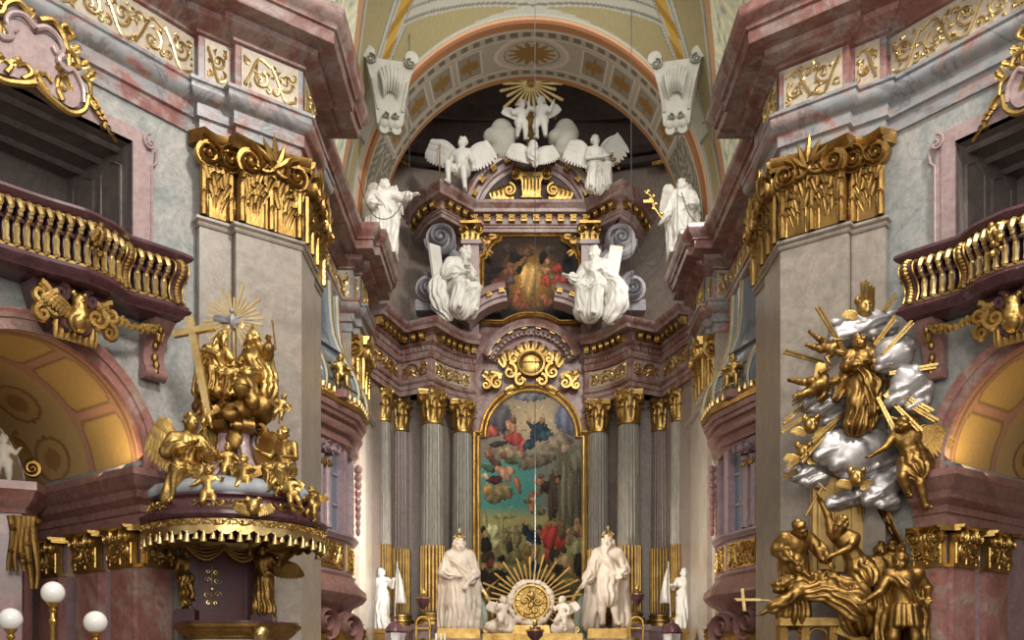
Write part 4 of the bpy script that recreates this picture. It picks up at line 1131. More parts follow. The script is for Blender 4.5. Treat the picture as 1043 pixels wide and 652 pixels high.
def main_blobs():
    B = [(505, 425, 20, 14, 20, '#6f6a6c'), (580, 425, 14, 20, 10, '#76798c'), (540, 402, 22, 6, 0, '#8a8a90'),
         (500, 440, 9, 6, 0, '#b8604a'), (521, 434, 5, 8, -20, '#b98a66'), (523, 428, 3, 3.4, 0, '#8a5a3c'), (525, 448, 12, 7, 25, '#a8483c'), (532, 455, 5, 7, 30, '#b5584a'), (531, 437, 6, 1.6, 10, '#c09a7a'),
         (550, 440, 11, 10, -10, '#2f4652'), (541, 433, 6, 2.2, 40, '#33505c'), (552, 428, 3, 3.6, 0, '#a0805f'), (556, 444, 9, 5, 0, '#3d5a66'), (540, 452, 8, 5, -40, '#34505c'), (539, 427, 1.5, 4, -20, '#b89070'),
         (568, 450, 16, 8, -20, '#93836c'), (520, 462, 18, 6, 10, '#9b8a6a'), (545, 470, 20, 7, -10, '#7d6f58'), (508, 452, 10, 3, -8, '#4e463c'), (576, 457, 6, 5, 0, '#a58f74'),
         (499, 462, 5, 6, 0, '#9a6a4c'), (504, 471, 8, 4, 40, '#6b4a34'), (512, 464, 4, 4, 0, '#8c5c3e'), (520, 470, 7, 3, 15, '#5a5a3c'), (498, 477, 8, 3.5, 20, '#54694a'), (508, 478, 4, 4, 0, '#b98a62'),
         (504, 489, 9, 5, 5, '#5e2e2c'), (515, 483, 5, 9, -20, '#b88c66'), (520, 480, 4, 5, 0, '#c09470'), (527, 493, 3.5, 9, -18, '#a8764e'), (497, 499, 6, 7, 20, '#b08a4c'), (494, 485, 5, 3, 20, '#c0a888'), (512, 501, 11, 9, 0, '#8f8052'), (503, 508, 9, 5, 0, '#7c7048'),
         (565, 490, 9, 4, -35, '#3c3a36'), (549, 491, 6, 4, 30, '#a87c58'), (551, 485, 3, 3, 0, '#8d5f40'), (558, 497, 7, 6, 40, '#4a382c'), (567, 490, 5, 3, -40, '#a4713c'), (545, 503, 8, 4, -20, '#8f6c4c'), (541, 511, 5, 6, 30, '#b08660'), (543, 518, 4, 8, -25, '#a87c58'), (537, 510, 4, 3, 0, '#6f7a50'), (549, 520, 7, 5, 0, '#7d7c58'),
         (581, 500, 3.5, 45, 0, '#7d765e'), (591, 500, 3, 45, 0, '#5c584a'), (574, 505, 2.6, 40, 0, '#8b8468'), (563, 508, 5, 25, 0, '#5e5040'), (588, 470, 8, 14, 0, '#7f7a62'),
         (513, 526, 10, 3, 0, '#a39c68'), (494, 537, 3, 16, 0, '#9d9660'), (502, 541, 7, 8, 0, '#c8c690'), (511, 541, 2.6, 16, 0, '#9f9864'), (502, 554, 10, 6, 0, '#b8b47c'), (530, 540, 18, 5, 0, '#8d865c'), (520, 566, 20, 8, 0, '#87804e'),
         (492, 540, 3, 4, 0, '#3a2c20'), (494, 547, 5, 6, 0, '#9a8458'), (495, 556, 6, 9, 0, '#2f2a22'), (497, 570, 7, 9, 0, '#4a3a24'), (500, 574, 5, 5, 20, '#7c3c2c'), (493, 579, 5, 5, 0, '#a07a50'), (492, 590, 8, 10, 0, '#2a241c'),
         (511, 570, 4, 4.5, 0, '#2c2018'), (508, 578, 6, 6, 0, '#b0955c'), (505, 590, 14, 8, -30, '#34301f'), (500, 597, 14, 1.3, -40, '#b08c4c'), (518, 552, 4, 8, 0, '#6b6444'), (527, 550, 4, 8, 0, '#857a52'), (519, 558, 3, 6, 0, '#4c4634'),
         (533, 531, 1.8, 3.6, 10, '#b98c62'), (536, 541, 4, 7, -25, '#27384a'), (543, 549, 8, 9, -30, '#2b3c50'), (549, 541, 4, 4, 0, '#8f7050'), (549, 537, 4, 2.5, 0, '#6b5a44'), (541, 565, 8, 13, 10, '#b08a34'), (537, 560, 4, 8, 0, '#8f7c34'), (545, 578, 5, 6, 0, '#24384c'), (539, 554, 5, 2, 30, '#a8a690'),
         (560, 547, 9, 14, 5, '#b8402c'), (559, 534, 3.6, 4, 0, '#a8764c'), (571, 553, 5, 9, 10, '#a83a26'), (557, 566, 4, 7, 10, '#b04c30'), (565, 566, 6, 8, 0, '#4c4030'), (556, 576, 6, 4, 0, '#3c4a30'),
         (572, 534, 3.4, 3.8, 0, '#8f6a48'), (573, 543, 5, 6, 0, '#6f5c3e'), (579, 541, 3, 3.5, 0, '#a5835a'), (580, 550, 4, 7, 0, '#8d7a58'), (588, 531, 3, 3.5, 0, '#a5835a'), (589, 540, 5, 8, 0, '#a08050'), (586, 544, 3, 3, 0, '#7a5a3c'), (586, 560, 6, 10, 0, '#9c9a6c'), (590, 575, 6, 12, 0, '#3c3624'),
         (574, 560, 3.6, 3.6, 0, '#5a402c'), (574, 572, 9, 7, 10, '#b39a6c'), (581, 580, 3, 8, -15, '#a9865a'), (567, 582, 7, 7, 0, '#3a3024'), (562, 578, 4, 4, 0, '#7c5c3c'), (560, 588, 8, 6, 0, '#8a7448'), (582, 592, 10, 3, 0, '#a8904c'), (545, 595, 20, 8, 0, '#4a4024'), (560, 605, 22, 6, 0, '#6e6030'), (520, 607, 22, 10, 0, '#3a321c'), (575, 618, 22, 9, 0, '#5a4e28')]
    return B
def upper_bg(x, y):
    d = np.sqrt(((x - 540) / 34) ** 2 + ((y - 284) / 38) ** 2); t = np.clip(d, 0, 1)
    c = lerp('#c0944a', '#42332a', t ** .8); return c
def upper_blobs():
    return [(540, 284, 12, 17, 0, '#c9a052'), (500, 300, 10, 18, 0, '#2a2320'), (582, 270, 9, 20, 0, '#2c2422'), (585, 315, 9, 12, 0, '#241e1c'), (505, 318, 22, 6, 0, '#2c2520'), (560, 322, 26, 5, 0, '#2a221c'),
            (525, 263, 8, 5, -30, '#2c241e'), (520, 271, 3.4, 3.6, 0, '#8d6040'), (519, 277, 6, 5, 20, '#8c583c'), (529, 275, 3, 5, 20, '#2e2a2c'), (534, 268, 1.6, 6, 35, '#6f4a34'), (510, 289, 9, 6, 10, '#7c3a2e'), (503, 276, 10, 3, -10, '#2a2628'), (520, 286, 5, 4, 30, '#6b5a5c'), (514, 300, 4, 9, 10, '#3e3026'),
            (553, 262, 4, 7, 15, '#2c2420'), (558, 267, 3.2, 3.4, 0, '#a8784e'), (555, 276, 5, 4, 30, '#b08458'), (568, 274, 5, 5, 0, '#a83a26'), (566, 285, 14, 5, 5, '#b33e26'), (556, 288, 5, 4, 30, '#b5482c'), (562, 283, 3, 3, 0, '#6f7a50'), (573, 299, 4, 10, -20, '#7a5c34'), (566, 295, 3, 8, -15, '#86683a'),
            (528, 298, 4, 4, 0, '#a0643c'), (527, 307, 5, 8, 10, '#9c5a34'), (535, 312, 5, 4, 0, '#8c4e30'), (553, 303, 4, 3.5, 0, '#a06a40'), (558, 308, 5, 5, 0, '#9a5c36'), (536, 258, 8, 4, 0, '#6f5340'), (560, 254, 6, 4, 0, '#5f4838'), (518, 254, 8, 5, 20, '#4f3e34'), (507, 316, 4, 3, 0, '#7a6a54')]
def picture_mesh(g, outline, y, tocoord, blobs, bg, step, seed):
    o = np.array(outline); lo, hi = o.min(0), o.max(0)
    nx, nz = int((hi[0] - lo[0]) / step) + 1, int((hi[1] - lo[1]) / step) + 1
    xs, zs = np.linspace(lo[0], hi[0], nx), np.linspace(lo[1], hi[1], nz)
    Xg, Zg = np.meshgrid(xs, zs, indexing='ij')
    # even-odd test
    px, pz = Xg.ravel(), Zg.ravel(); ins = np.zeros(len(px), bool); k = len(o)
    for i in range(k):
        a, b = o[i], o[(i + 1) % k]
        if a[1] == b[1]: continue
        c = (a[1] > pz) != (b[1] > pz); ins ^= c & (px < (b[0] - a[0]) * (pz - a[1]) / (b[1] - a[1]) + a[0])
    f = grid_faces(nx, nz); f = f[ins[f].any(1)]
    pts = tocoord(px, pz)
    g.add(np.c_[px, np.full(len(px), y), pz], f, blobpaint(pts, blobs, bg, seed))
def frame_mould(g, outline, y, w, d, closed=True):
    o = np.array(outline); p = np.c_[o, np.zeros(len(o))]
    area_ = .5 * np.sum(o[:, 0] * np.roll(o[:, 1], -1) - np.roll(o[:, 0], -1) * o[:, 1])
    m = normals2(o, closed) * (1 if area_ > 0 else -1)
    prof = [(-w * .1, 0), (-w * .1, d * .4), (w * .1, d * .55), (w * .25, d * .5), (w * .35, d * .8), (w * .6, d), (w * .8, d * .85), (w * .9, d * .95), (w, d * .6), (w, 0)]
    v = np.stack([np.c_[o[:, 0] + m[:, 0] * a, np.full(len(o), y - b), o[:, 1] + m[:, 1] * a] for a, b in prof], 1)
    g.add(v.reshape(-1, 3), grid_faces(len(o), len(prof), closed))
def build_altar():
    global MIR
    z = lambda v: v + EYE
    cxw = .03
    # niche wall behind the columns
    for s in (1, -1):
        MIR = s
        off = np.array([[-4.35, 25.2], [-3.80, 27.9], [-2.75, 27.95], [-2.45, 28.3], [-1.9, WP], [0.0, WP]])
        g = G(); sweep(g, off, [(0, 0), (0, z(7.9))], capends=False); struct('wall_%s_retable' % ('left' if s > 0 else 'right'), g, M['darkcol'])
        MIR = 1
    g = G(); box(g, (0, WP + .32, z(10.6)), (4.2, .6, 6.4)); 
    t = thing('altar_retable', 'tall red marble altar retable framing the two oil paintings', 'retable', (0, WP, 0))
    part('attic_wall', g, M['ret'], t)
    g = G(); box(g, (0, WP + .12, z(4.4)), (3.9, .4, 11.2)); part('back_wall', g, M['ret'], t)
    for s in (1, -1):
        MIR = s; entab_half(t); MIR = 1
    # segmental arch over the main painting
    R1, cz = 1.495, z(8.72); g = G(); a0 = math.asin(.52 / 1.495)
    mouldarc(g, cxw, cz, R1 - .42, [(0, -.1), (0, .05), (.06, .08), (.08, .14), (.16, .14), (.17, .20), (.24, .22), (.24, .42), (.34, .44), (.42, .52), (.42, -.1)], WP - .1, a0, PI - a0)
    for k in range(21):
        a = a0 + .06 + (PI - 2 * a0 - .12) * k / 20; rr = R1 - .30
        box(g, (cxw + rr * math.cos(a), WP - .27, cz + rr * math.sin(a)), (.07, .1, .08), (-math.sin(a), 0, math.cos(a)), (0, 1, 0), (math.cos(a), 0, math.sin(a)))
    part('arch_cornice', g, M['ret'], t)
    for k in range(8):
        a = a0 + .1 + (PI - 2 * a0 - .2) * k / 7; rr = R1 - .22
        g = G(); scrollmod(g, Fr((cxw + rr * math.cos(a), WP - .32, cz + rr * math.sin(a)), (math.sin(a), 0, -math.cos(a)), (0, -1, 0), (math.cos(a), 0, math.sin(a))), .15, .15, .2); part('modillion', g, M['gold'], t)
    g = G(); R2 = R1 - .42; aa = np.linspace(a0 * 1.3, PI - a0 * 1.3, 30)
    prism(g, np.c_[R2 * np.cos(aa), R2 * np.sin(aa)], (cxw, WP - .12, cz), (1, 0, 0), (0, 0, 1), (0, -1, 0), .06); part('tympanum', g, M['ret'], t)
    # gilt cartouche crest
    c = P(541, 377, 28.2); t2 = thing('gilded_cartouche', 'gilded cartouche crest with leafy scrolls above the large arched painting', 'cartouche', c)
    fr = Fr((cxw, WP - .22, c[2]), (1, 0, 0), (0, -1, 0)); g = G()
    q = np.linspace(0, 2 * PI, 30); tube(g, fr(.36 * np.cos(q), .22 + .34 * np.sin(q), .1), .07, 7); ball(g, fr(0, .22, .04), (.32, .06, .29), 18, 10)
    for k in range(6): leaf(g, fr, -.25 + .1 * k, -.10, .14, .36, .25, back=.06)
    for k in range(7):
        a = -1.2 + .4 * k; leaf(g, Fr(fr(.34 * math.sin(a), .22 + .32 * math.cos(a), .08), (math.cos(a), 0, -math.sin(a)), (0, -1, 0), (math.sin(a), 0, math.cos(a))), 0, 0, .2, .3, .4)
    part('shield', g, M['gold'], t2)
    for sg in (-1, 1):
        g = G()
        for (x0, z0, r0, tn, sgn) in ((.62, -.05, .26, 1.5, 1), (.98, -.36, .22, 1.6, -1), (1.30, -.42, .17, 1.5, 1), (.5, .32, .16, 1.4, -1), (.30, -.30, .2, 1.3, -1)):
            sp = spiral(sg * x0, z0, r0, r0 * .16, tn, PI / 2, sgn * sg, 24); tube(g, fr(sp[:, 0], sp[:, 1], .1), np.linspace(.075, .03, 24), 6)
        for x0, z0, a, L in ((.4, -.1, .8, .4), (.75, .12, .5, .35), (.85, -.15, 1.4, .38), (1.15, -.2, 1.0, .3), (.5, -.45, 2.2, .32), (.2, -.2, 2.6, .35), (.65, .28, .2, .3)):
            leaf(g, Fr(fr(sg * x0, z0, .06), (math.cos(a), 0, -sg * math.sin(a)), (0, -1, 0), (sg * math.sin(a), 0, math.cos(a))), 0, 0, .2, L, .4)
        part('scroll', g, M['gold'], t2)
    # main painting
    zs = P(0, 446, 28.4)[2]; hw, ar = 1.62, 1.30; zb = z(1.25)
    a = np.linspace(0, PI, 33)
    def outl(hw, ar, zsh, zb): return [(cxw + hw, zb), (cxw + hw, zsh), (cxw + ar, zsh)] + [(cxw + ar * math.cos(q), zsh + .06 + ar * math.sin(q)) for q in a] + [(cxw - ar, zsh), (cxw - hw, zsh), (cxw - hw, zb)]
    ol = outl(1.48, 1.28, zs, zb)
    t = thing('altar_painting', 'large arched oil painting of a robed crowd under clouds in a gilt frame', 'painting', (cxw, WP - .15, zb))
    g = G(); tc = lambda x, zv: np.c_[VX + (x - CX) * FL / 28.4, VY - (zv - EYE) * FL / 28.4]
    picture_mesh(g, ol, WP - .13, tc, main_blobs(), main_bg, .013, 3); part('canvas', g, M['canvas'], t)
    g = G(); frame_mould(g, ol, WP - .10, .2, .22); part('gilt_frame', g, M['goldl'], t)
    # upper painting
    D = 28.5; q2 = lambda px, py: tuple(P(px, py, D)[[0, 2]])
    half = [(511, 241.5), (511, 246), (505, 248.5), (500, 253), (497, 259), (495.5, 264), (493, 265.5), (493, 326.5), (512, 326.5), (518, 323), (526, 319.8), (534, 318.3)]
    pts = [(541 + (541 - x), y) for x, y in half][::-1]
    ol2 = [q2(x, y) for x, y in half] + [q2(x, y) for x, y in pts]
    t = thing('upper_painting', 'dark oil painting with a golden glow in a shaped gilt frame above the cornice', 'painting', (*q2(541, 326)[:1], WP - .1, q2(541, 326)[1]))
    g = G(); tc2 = lambda x, zv: np.c_[VX + (x - CX) * FL / D, VY - (zv - EYE) * FL / D]
    picture_mesh(g, ol2, WP - .06, tc2, upper_blobs(), upper_bg, .013, 5); part('canvas', g, M['canvas'], t)
    g = G(); frame_mould(g, ol2, WP - .03, .15, .18); part('gilt_frame', g, M['gold'], t)
    # upper order
    t = thing('altar_gable', 'red marble upper gable with segmental pediment over the small painting', 'pediment', (0, WP, z(9.7)))
    up = XC([(-3.0, 28.9), (-2.55, 27.85), (-2.12, 27.35), (-1.55, 28.05), (-1.40, 28.30)]); up = np.r_[up, [[0.0, 28.30]]]
    ctop = [(-.8, 12.84), (0, 12.84), (0, 12.94), (.04, 12.95), (.04, 13.0), (.08, 13.02), (.08, 13.05), (.05, 13.06), (.05, 13.27), (.30, 13.29), (.31, 13.38), (.36, 13.43), (.42, 13.5), (.42, 13.58), (-.8, 13.62)]
    for s in (1, -1):
        MIR = s
        g = G(); sweep(g, up, zz(ctop)); part('cornice', g, M['ret'], t)
        for i in range(len(up) - 1):
            pp = Path(up[i:i + 2]); n = max(1, int(round(pp.len / .36)))
            for k in range(n):
                p, nn = pp.at(np.array((k + .5) / n * pp.len)); u = np.array([-nn[1], nn[0]])
                g = G(); scrollmod(g, Fr((p[0] + nn[0] * .05, p[1] + nn[1] * .05, z(13.07)), (*u, 0), (*nn, 0)), .17, .2, .2); part('modillion', g, M['gold'], t)
        # pilaster with gilt capital and leaf spandrel
        x0 = X1(480, 28.3); g = G(); box(g, (x0, 28.25, z(11.1)), (.46, .3, 2.9)); box(g, (x0, 28.2, z(12.45)), (.56, .36, .12)); pl = part('pilaster', g, M['frame'], t)
        g = G(); frc = Fr((x0 - .25, 28.08, z(12.5)), (1, 0, 0), (0, -1, 0))
        for k in range(3): leaf(g, frc, .09 + .16 * k, -.05, .2, .34, .5)
        for sg in (-1, 1): volute(g, frc, .25 + sg * .22, .30, .15, -sg, .14, PI / 2, 1.8)
        box(g, frc(.25, .45, .05), (.6, .3, .07)); part('pilaster_capital', g, M['gold'], pl)
        g = G(); frs = Fr((x0 + .28, 28.2, z(12.0)), (1, 0, 0), (0, -1, 0)); rnd = random.Random(3)
        for k in range(9):
            x, y_ = rnd.uniform(0, .7), rnd.uniform(.1, .75)
            if x > y_ + .05: continue
            leaf(g, Fr(frs(x, y_, .02), (math.cos(k), 0, math.sin(k)), (0, -1, 0), (-math.sin(k), 0, math.cos(k))), 0, 0, .16, .24, .4)
        part('leaf_spandrel', g, M['goldd'], t)
        # big rolled volute buttress
        vx, vz = X1(449, 27.5), P(0, 243, 27.4)[2]; g = G(); fr = Fr((vx, 27.5, vz), (1, 0, 0), unit((.45, -1, 0)) if False else (0, -1, 0))
        volute(g, fr, 0, 0, .44, 1, .4, -PI / 2, 2.1, w=.19, zc=.0)
        q = crom([(.30, -.34), (.52, -.62), (.56, -.98), (.42, -1.35)], 6); tube(g, fr(q[:, 0], q[:, 1], -.1), np.linspace(.16, .2, len(q)), 8, up=(0, -1, 0), flat=1.5)
        for k in range(3):
            qq = spiral(0, 0, .44, .38, .5, PI, 1, 16); tube(g, fr(qq[:, 0], qq[:, 1], -.28 + .16 * k), .05, 6)
        part('buttress_volute', g, M['gvol'], t)
        g = G(); lo = P(438, 300, 27.5); fr = Fr((lo[0], 27.3, lo[2]), (1, 0, 0), (0, -1, 0)); volute(g, fr, 0, 0, .39, -1, .42, PI / 2, 2.2, w=.19, zc=.1); box(g, fr(.0, -.42, -.1), (.75, .5, .3)); part('lower_volute', g, M['gvol'], t)
        # broken pediment half on which the evangelist sits
        g = G(); cx_, cz_ = X1(512, 27.2), z(8.35); rr = 1.95
        aa0, aa1 = math.radians(98), math.radians(143)
        mouldarc(g, cx_ + .35, cz_ + .55, rr, [(-.34, -.5), (-.34, .1), (-.25, .12), (-.22, .2), (-.08, .22), (-.06, .34), (.06, .4), (.08, .44), (.08, -.5)], 27.45, aa0, aa1, 16); part('broken_pediment', g, M['frame'], t)
        for k in range(4):
            a_ = aa0 + (aa1 - aa0) * (k + .35) / 4; r_ = rr - .15
            g = G(); scrollmod(g, Fr((cx_ + .35 + r_ * math.cos(a_), 27.25, cz_ + .55 + r_ * math.sin(a_)), (math.sin(a_), 0, -math.cos(a_)), (0, -1, 0), (math.cos(a_), 0, math.sin(a_))), .15, .13, .16); part('modillion', g, M['gold'], t)
        MIR = 1
    R3 = 1.92; cz3 = z(15.0) - R3; a0 = math.asin(.62 / 1.92); g = G()
    mouldarc(g, 0, cz3, R3 - .46, [(0, -.2), (0, .05), (.1, .07), (.13, .12), (.30, .14), (.32, .34), (.40, .36), (.46, .46), (.46, -.2)], 28.15, a0, PI - a0); part('pediment_arch', g, M['ret'], t)
    for k in range(10):
        if k in (4, 5) and False: continue
        a = a0 + .08 + (PI - 2 * a0 - .16) * k / 9; r_ = R3 - .26
        g = G(); scrollmod(g, Fr((r_ * math.cos(a), 28.0, cz3 + r_ * math.sin(a)), (math.sin(a), 0, -math.cos(a)), (0, -1, 0), (math.cos(a), 0, math.sin(a))), .17, .16, .2); part('modillion', g, M['gold'], t)
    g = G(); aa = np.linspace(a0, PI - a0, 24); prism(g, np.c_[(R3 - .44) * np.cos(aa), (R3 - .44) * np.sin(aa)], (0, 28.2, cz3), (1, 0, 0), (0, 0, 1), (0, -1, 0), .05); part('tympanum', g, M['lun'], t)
    g = G(); box(g, (0, 27.95, z(14.72)), (.75, .4, .5), taper=1.12); part('keystone', g, M['ret'], t)
    # gilt ornament in the tympanum
    t = thing('gilded_finial', 'gilded scrolled vase ornament inside the top pediment', 'ornament', (0, 27.9, z(13.58)))
    fr = Fr((.03, 27.9, z(13.6)), (1, 0, 0), (0, -1, 0)); g = G()
    prism(g, [(-.30, 0), (.30, 0), (.22, .12), (.24, .35), (.36, .62), (.36, .72), (-.36, .72), (-.36, .62), (-.24, .35), (-.22, .12)], fr(0, 0, -.15), fr.u, fr.w, fr.n, .25)
    for k in range(5): leaf(g, fr, -.2 + .1 * k, .05, .14, .5, .3, back=.1)
    part('vase', g, M['gold'], t)
    for sg in (-1, 1):
        g = G(); volute(g, fr, sg * .42, .66, .16, -sg, .25, PI / 2, 1.8); part('volute', g, M['gold'], t)
        g = G()
        sp = spiral(sg * .62, .22, .2, .05, 1.5, PI / 2, sg, 20); tube(g, fr(sp[:, 0], sp[:, 1], .05), .05, 6)
        for k in range(5): leaf(g, fr, sg * (.55 + .13 * k), .0, .17, .36 - .04 * k, .5, lean=sg * .3)
        part('leaf_scroll', g, M['gold'], t)
    # columns
    W = {1: 'west', -1: 'east'}
    for s in (1, -1):
        MIR = s; side = 'king statue on the pulpit side' if s > 0 else 'king statue on the martyrdom side'
        zC1 = z(7.0)
        column('grey fluted column with gilt capital standing forward behind the %s' % side, (-2.72, 27.18), .335, z(1.78), z(6.98), z(3.62), 'altar columns', seed=1)
        column('grey fluted column beside the painting frame, partly behind the %s' % side, (-1.95, 28.12), .315, z(1.78), z(6.98), z(3.64), 'altar columns', seed=2)
        column('dark grey fluted column in the recess, second from the %s chancel wall' % ('pulpit-side' if s > 0 else 'martyrdom-side'), (-3.70, 27.95), .29, z(1.78), z(6.98), z(3.64), 'altar columns', mats=('darkcol', 'gold'), seed=3)
        column('slim grey fluted column half hidden by the %s chancel arch jamb' % ('pulpit-side' if s > 0 else 'martyrdom-side'), (-4.05, 26.85), .24, z(1.78), z(6.98), z(3.62), 'altar columns', seed=4)
        MIR = 1
# ---------------------------------------------------------------- statues of the high altar
def J_(base, **kw):
    d = dict(base); d.update(kw); return d
def crown(t, loc, H, R, J, mat):
    h = np.asarray(J['H']); g = G()
    lathe(g, [(.052, .055), (.060, .06), (.062, .075), (.056, .08), (.056, .055)], h, 20)
    for k in range(8):
        a = 2 * PI * k / 8; q = np.linspace(0, 1, 6)
        tube(g, np.c_[h[0] + .06 * np.cos(a) * np.cos(q * 1.3), h[1] + .06 * np.sin(a) * np.cos(q * 1.3), h[2] + .075 + .055 * np.sin(q * 1.4)], .007, 5)
        ball(g, h + [.062 * math.cos(a), .062 * math.sin(a), .092], .011, 6, 5)
    ball(g, h + [0, 0, .137], .014, 8, 6); box(g, h + [0, 0, .165], (.008, .008, .045)); box(g, h + [0, 0, .17], (.03, .008, .008))
    addpart(t, 'crown', g, mat, loc, H, R, 'gilt crown')
def build_statues():
    # plinths and kings
    for px, lab in ((468, 'red marble plinth with gilt edge under the king with folded arms'), (619, 'red marble plinth with gilt edge under the bearded king')):
        c = P(px, 641, 26.0); t = thing('statue_plinth', lab, 'plinth', (c[0], 26.0, 0))
        g = G(); box(g, (c[0], 26.0, (c[2] - .28) / 2), (1.25, .9, c[2] - .28)); box(g, (c[0], 26.0, c[2] - .38), (1.45, 1.05, .22)); part('block', g, M['ret'], t)
        g = G(); box(g, (c[0], 26.0, c[2] - .13), (1.15, .85, .26), taper=.95); part('gilt_edge', g, M['gold'], t)
    J = J_(STAND, hL=(-.02, -.15, .58), eL=(-.17, -.03, .63), hR=(.10, -.13, .50), eR=(.17, .0, .62), H=(.0, -.03, .93), face=(.25, -1, -.05))
    c = P(468, 641, 26.0)
    t = statue('statue', 'white statue of a crowned king in a long cloak with folded arms', 'statue', c, 2.38, lambda: body(J, robe=.92, cloak=1.05, sleeves=True, hair='long', seed=3), M['warmwhite'], .0095, group='altar statues')
    crown(t, c, 2.38, None, J, M['goldl'])
    J2 = J_(STAND, hL=(-.27, -.12, .47), eL=(-.17, -.02, .62), hR=(.13, -.14, .56), eR=(.19, .01, .63), face=(-.3, -1, 0), aR=(.10, .0, .045), aL=(-.06, -.03, .045))
    c = P(619, 639, 26.0)
    def ex(S, J):
        S.chain([J['W'], J['Pv'], (J['kL'] + J['kR']) / 2 + [0, 0, .06]], [.10, .118, .112], k=.03, fold=(12, .03, 1, .6))
    t = statue('statue', 'white statue of a bearded crowned king stretching one hand towards the painting', 'statue', c, 2.4, lambda: body(J2, cloak=1.25, sleeves=True, beard=True, hair='long', seed=5, extra=ex), M['warmwhite'], .0095, group='altar statues')
    crown(t, c, 2.4, None, J2, M['goldl'])
    # seated evangelists
    R = rotz(.55); c = P(467, 323, 27.0) + [0, 0, -.02]; H = 2.35
    Je = J_(SIT, H=(.03, -.13, .71), N=(0, -.06, .645), face=(.25, -.8, -.55), hL=(-.06, -.20, .45), eL=(-.19, -.04, .46), hR=(.02, -.22, .50), eR=(.17, -.08, .44), aL=(-.12, -.22, .03))
    t = statue('statue', 'white seated bearded saint bending over, a tall slab raised behind his shoulder', 'statue', c, H, lambda: body(Je, robe=1, seated=True, sleeves=True, cloak=1, beard=True, hair='short', seed=8), M['white'], .0105, R, group='seated saints')
    g = G(); box(g, (-.24, .10, .62), (.17, .035, .42), (1, .3, .1), (-.3, 1, 0), (-.15, 0, 1)); addpart(t, 'slab', g, M['white'], c, H, R)
    S = Sdf(); S.chain([(-.20, .06, .45), (-.26, .04, .30), (-.24, .0, .12), (-.16, -.02, .0)], [.07, .10, .10, .07], k=.03, fold=(8, .04, 1, .8)); v, f = S.mesh(.013); g = G(); g.add(v, f); addpart(t, 'drapery_fold', g, M['white'], c, H, R)
    R = rotz(-.35); c = P(606, 324, 27.0) + [0, 0, -.02]
    Jf = J_(SIT, H=(.0, -.05, .74), face=(-.3, -1, -.1), hL=(-.27, -.18, .46), eL=(-.19, -.05, .46), hR=(.14, -.06, .50), eR=(.20, .02, .46), aL=(-.10, -.20, .03), aR=(.06, -.26, -.04))
    t = statue('statue', 'white seated saint stretching out an open hand, gilt-edged tablet on his far side', 'statue', c, H, lambda: body(Jf, robe=1, seated=True, sleeves=True, cloak=1, hair='short', seed=11), M['white'], .0105, R, group='seated saints')
    g = G(); box(g, (.22, .02, .62), (.15, .035, .40), (1, .2, -.2), (-.2, 1, 0), (.18, 0, 1)); addpart(t, 'tablet', g, M['white'], c, H, R)
    g = G(); tube(g, [(.20, .06, .82), (.26, .06, .84), (.33, .05, .80)], .022, 7); tube(g, [(.19, .05, .8), (.17, .05, .62)], .015, 6); addpart(t, 'gilt_edge', g, M['gold'], c, H, R)
    S = Sdf(); S.chain([(.22, .05, .46), (.28, .04, .32), (.28, .0, .14), (.20, -.02, .0)], [.06, .09, .11, .09], k=.03, fold=(8, .04, 2, .8)); v, f = S.mesh(.013); g = G(); g.add(v, f); addpart(t, 'drapery', g, M['white'], c, H, R)
    # angels on the gable
    H = 1.75; c = P(470, 196, 27.25); R = rotz(-.25)
    Ja = J_(SIT, H=(.03, -.03, .77), face=(-.55, -1, -.1), kL=(-.16, -.20, .38), aL=(-.13, -.26, .06), kR=(.09, -.20, .27), aR=(.10, -.12, -.02), hL=(-.20, -.13, .40), eL=(-.20, -.01, .47), hR=(.24, -.10, .35), eR=(.20, -.02, .46))
    t = statue('angel_statue', 'white angel seated on the gable with a gilt staff, wings spread', 'angel statue', c, H, lambda: body(Ja, hair='short', seed=13, extra=lambda S, J: S.chain([J['C'], J['W'], J['Pv'] + [0, -.06, 0]], [.10, .095, .12], k=.03, fold=(9, .02, 1, .8))), M['white'], .0105, R,
               wings=[((-.08, .07, .63), (-.40, .10, .34), (-.08, .0, -.40)), ((.08, .07, .63), (.28, .12, .26), (.05, .0, -.42))], group='gable angels')
    g = G(); tube(g, [(-.33, -.08, -.08), (-.345, -.06, .75)], .011, 6); ball(g, (-.345, -.06, .76), .022, 8, 6); addpart(t, 'staff', g, M['gold'], c, H, R)
    g = G(); ball(g, (-.33, -.0, .07), (.07, .07, .09), 12, 8); addpart(t, 'helmet', g, M['white'], c, H, R)
    c = P(607, 194, 27.25); R = rotz(.2)
    Jb = J_(SIT, H=(-.02, -.03, .77), face=(.1, -1, 0), kL=(-.10, -.20, .28), aL=(-.12, -.14, -.02), kR=(.13, -.20, .30), aR=(.15, -.14, .03), hL=(.08, -.18, .46), eL=(-.17, -.08, .46), hR=(.20, -.16, .50), eR=(.20, -.02, .48))
    t = statue('angel_statue', 'white angel seated on the gable holding a chain with one wing raised high', 'angel statue', c, H, lambda: body(Jb, robe=.9, seated=True, hair='short', seed=14), M['white'], .0105, R,
               wings=[((-.08, .07, .63), (-.26, .10, .20), (-.03, .0, -.42)), ((.08, .07, .63), (.34, .08, .42), (.10, .0, -.42))], group='gable angels')
    g = G()
    for k in range(6): ball(g, (.20 + .03 * k, -.19 + .02 * k, .48 - .04 * (k % 2) - .02 * k), .03, 8, 6)
    addpart(t, 'chain', g, M['goldd'], c, H, R)
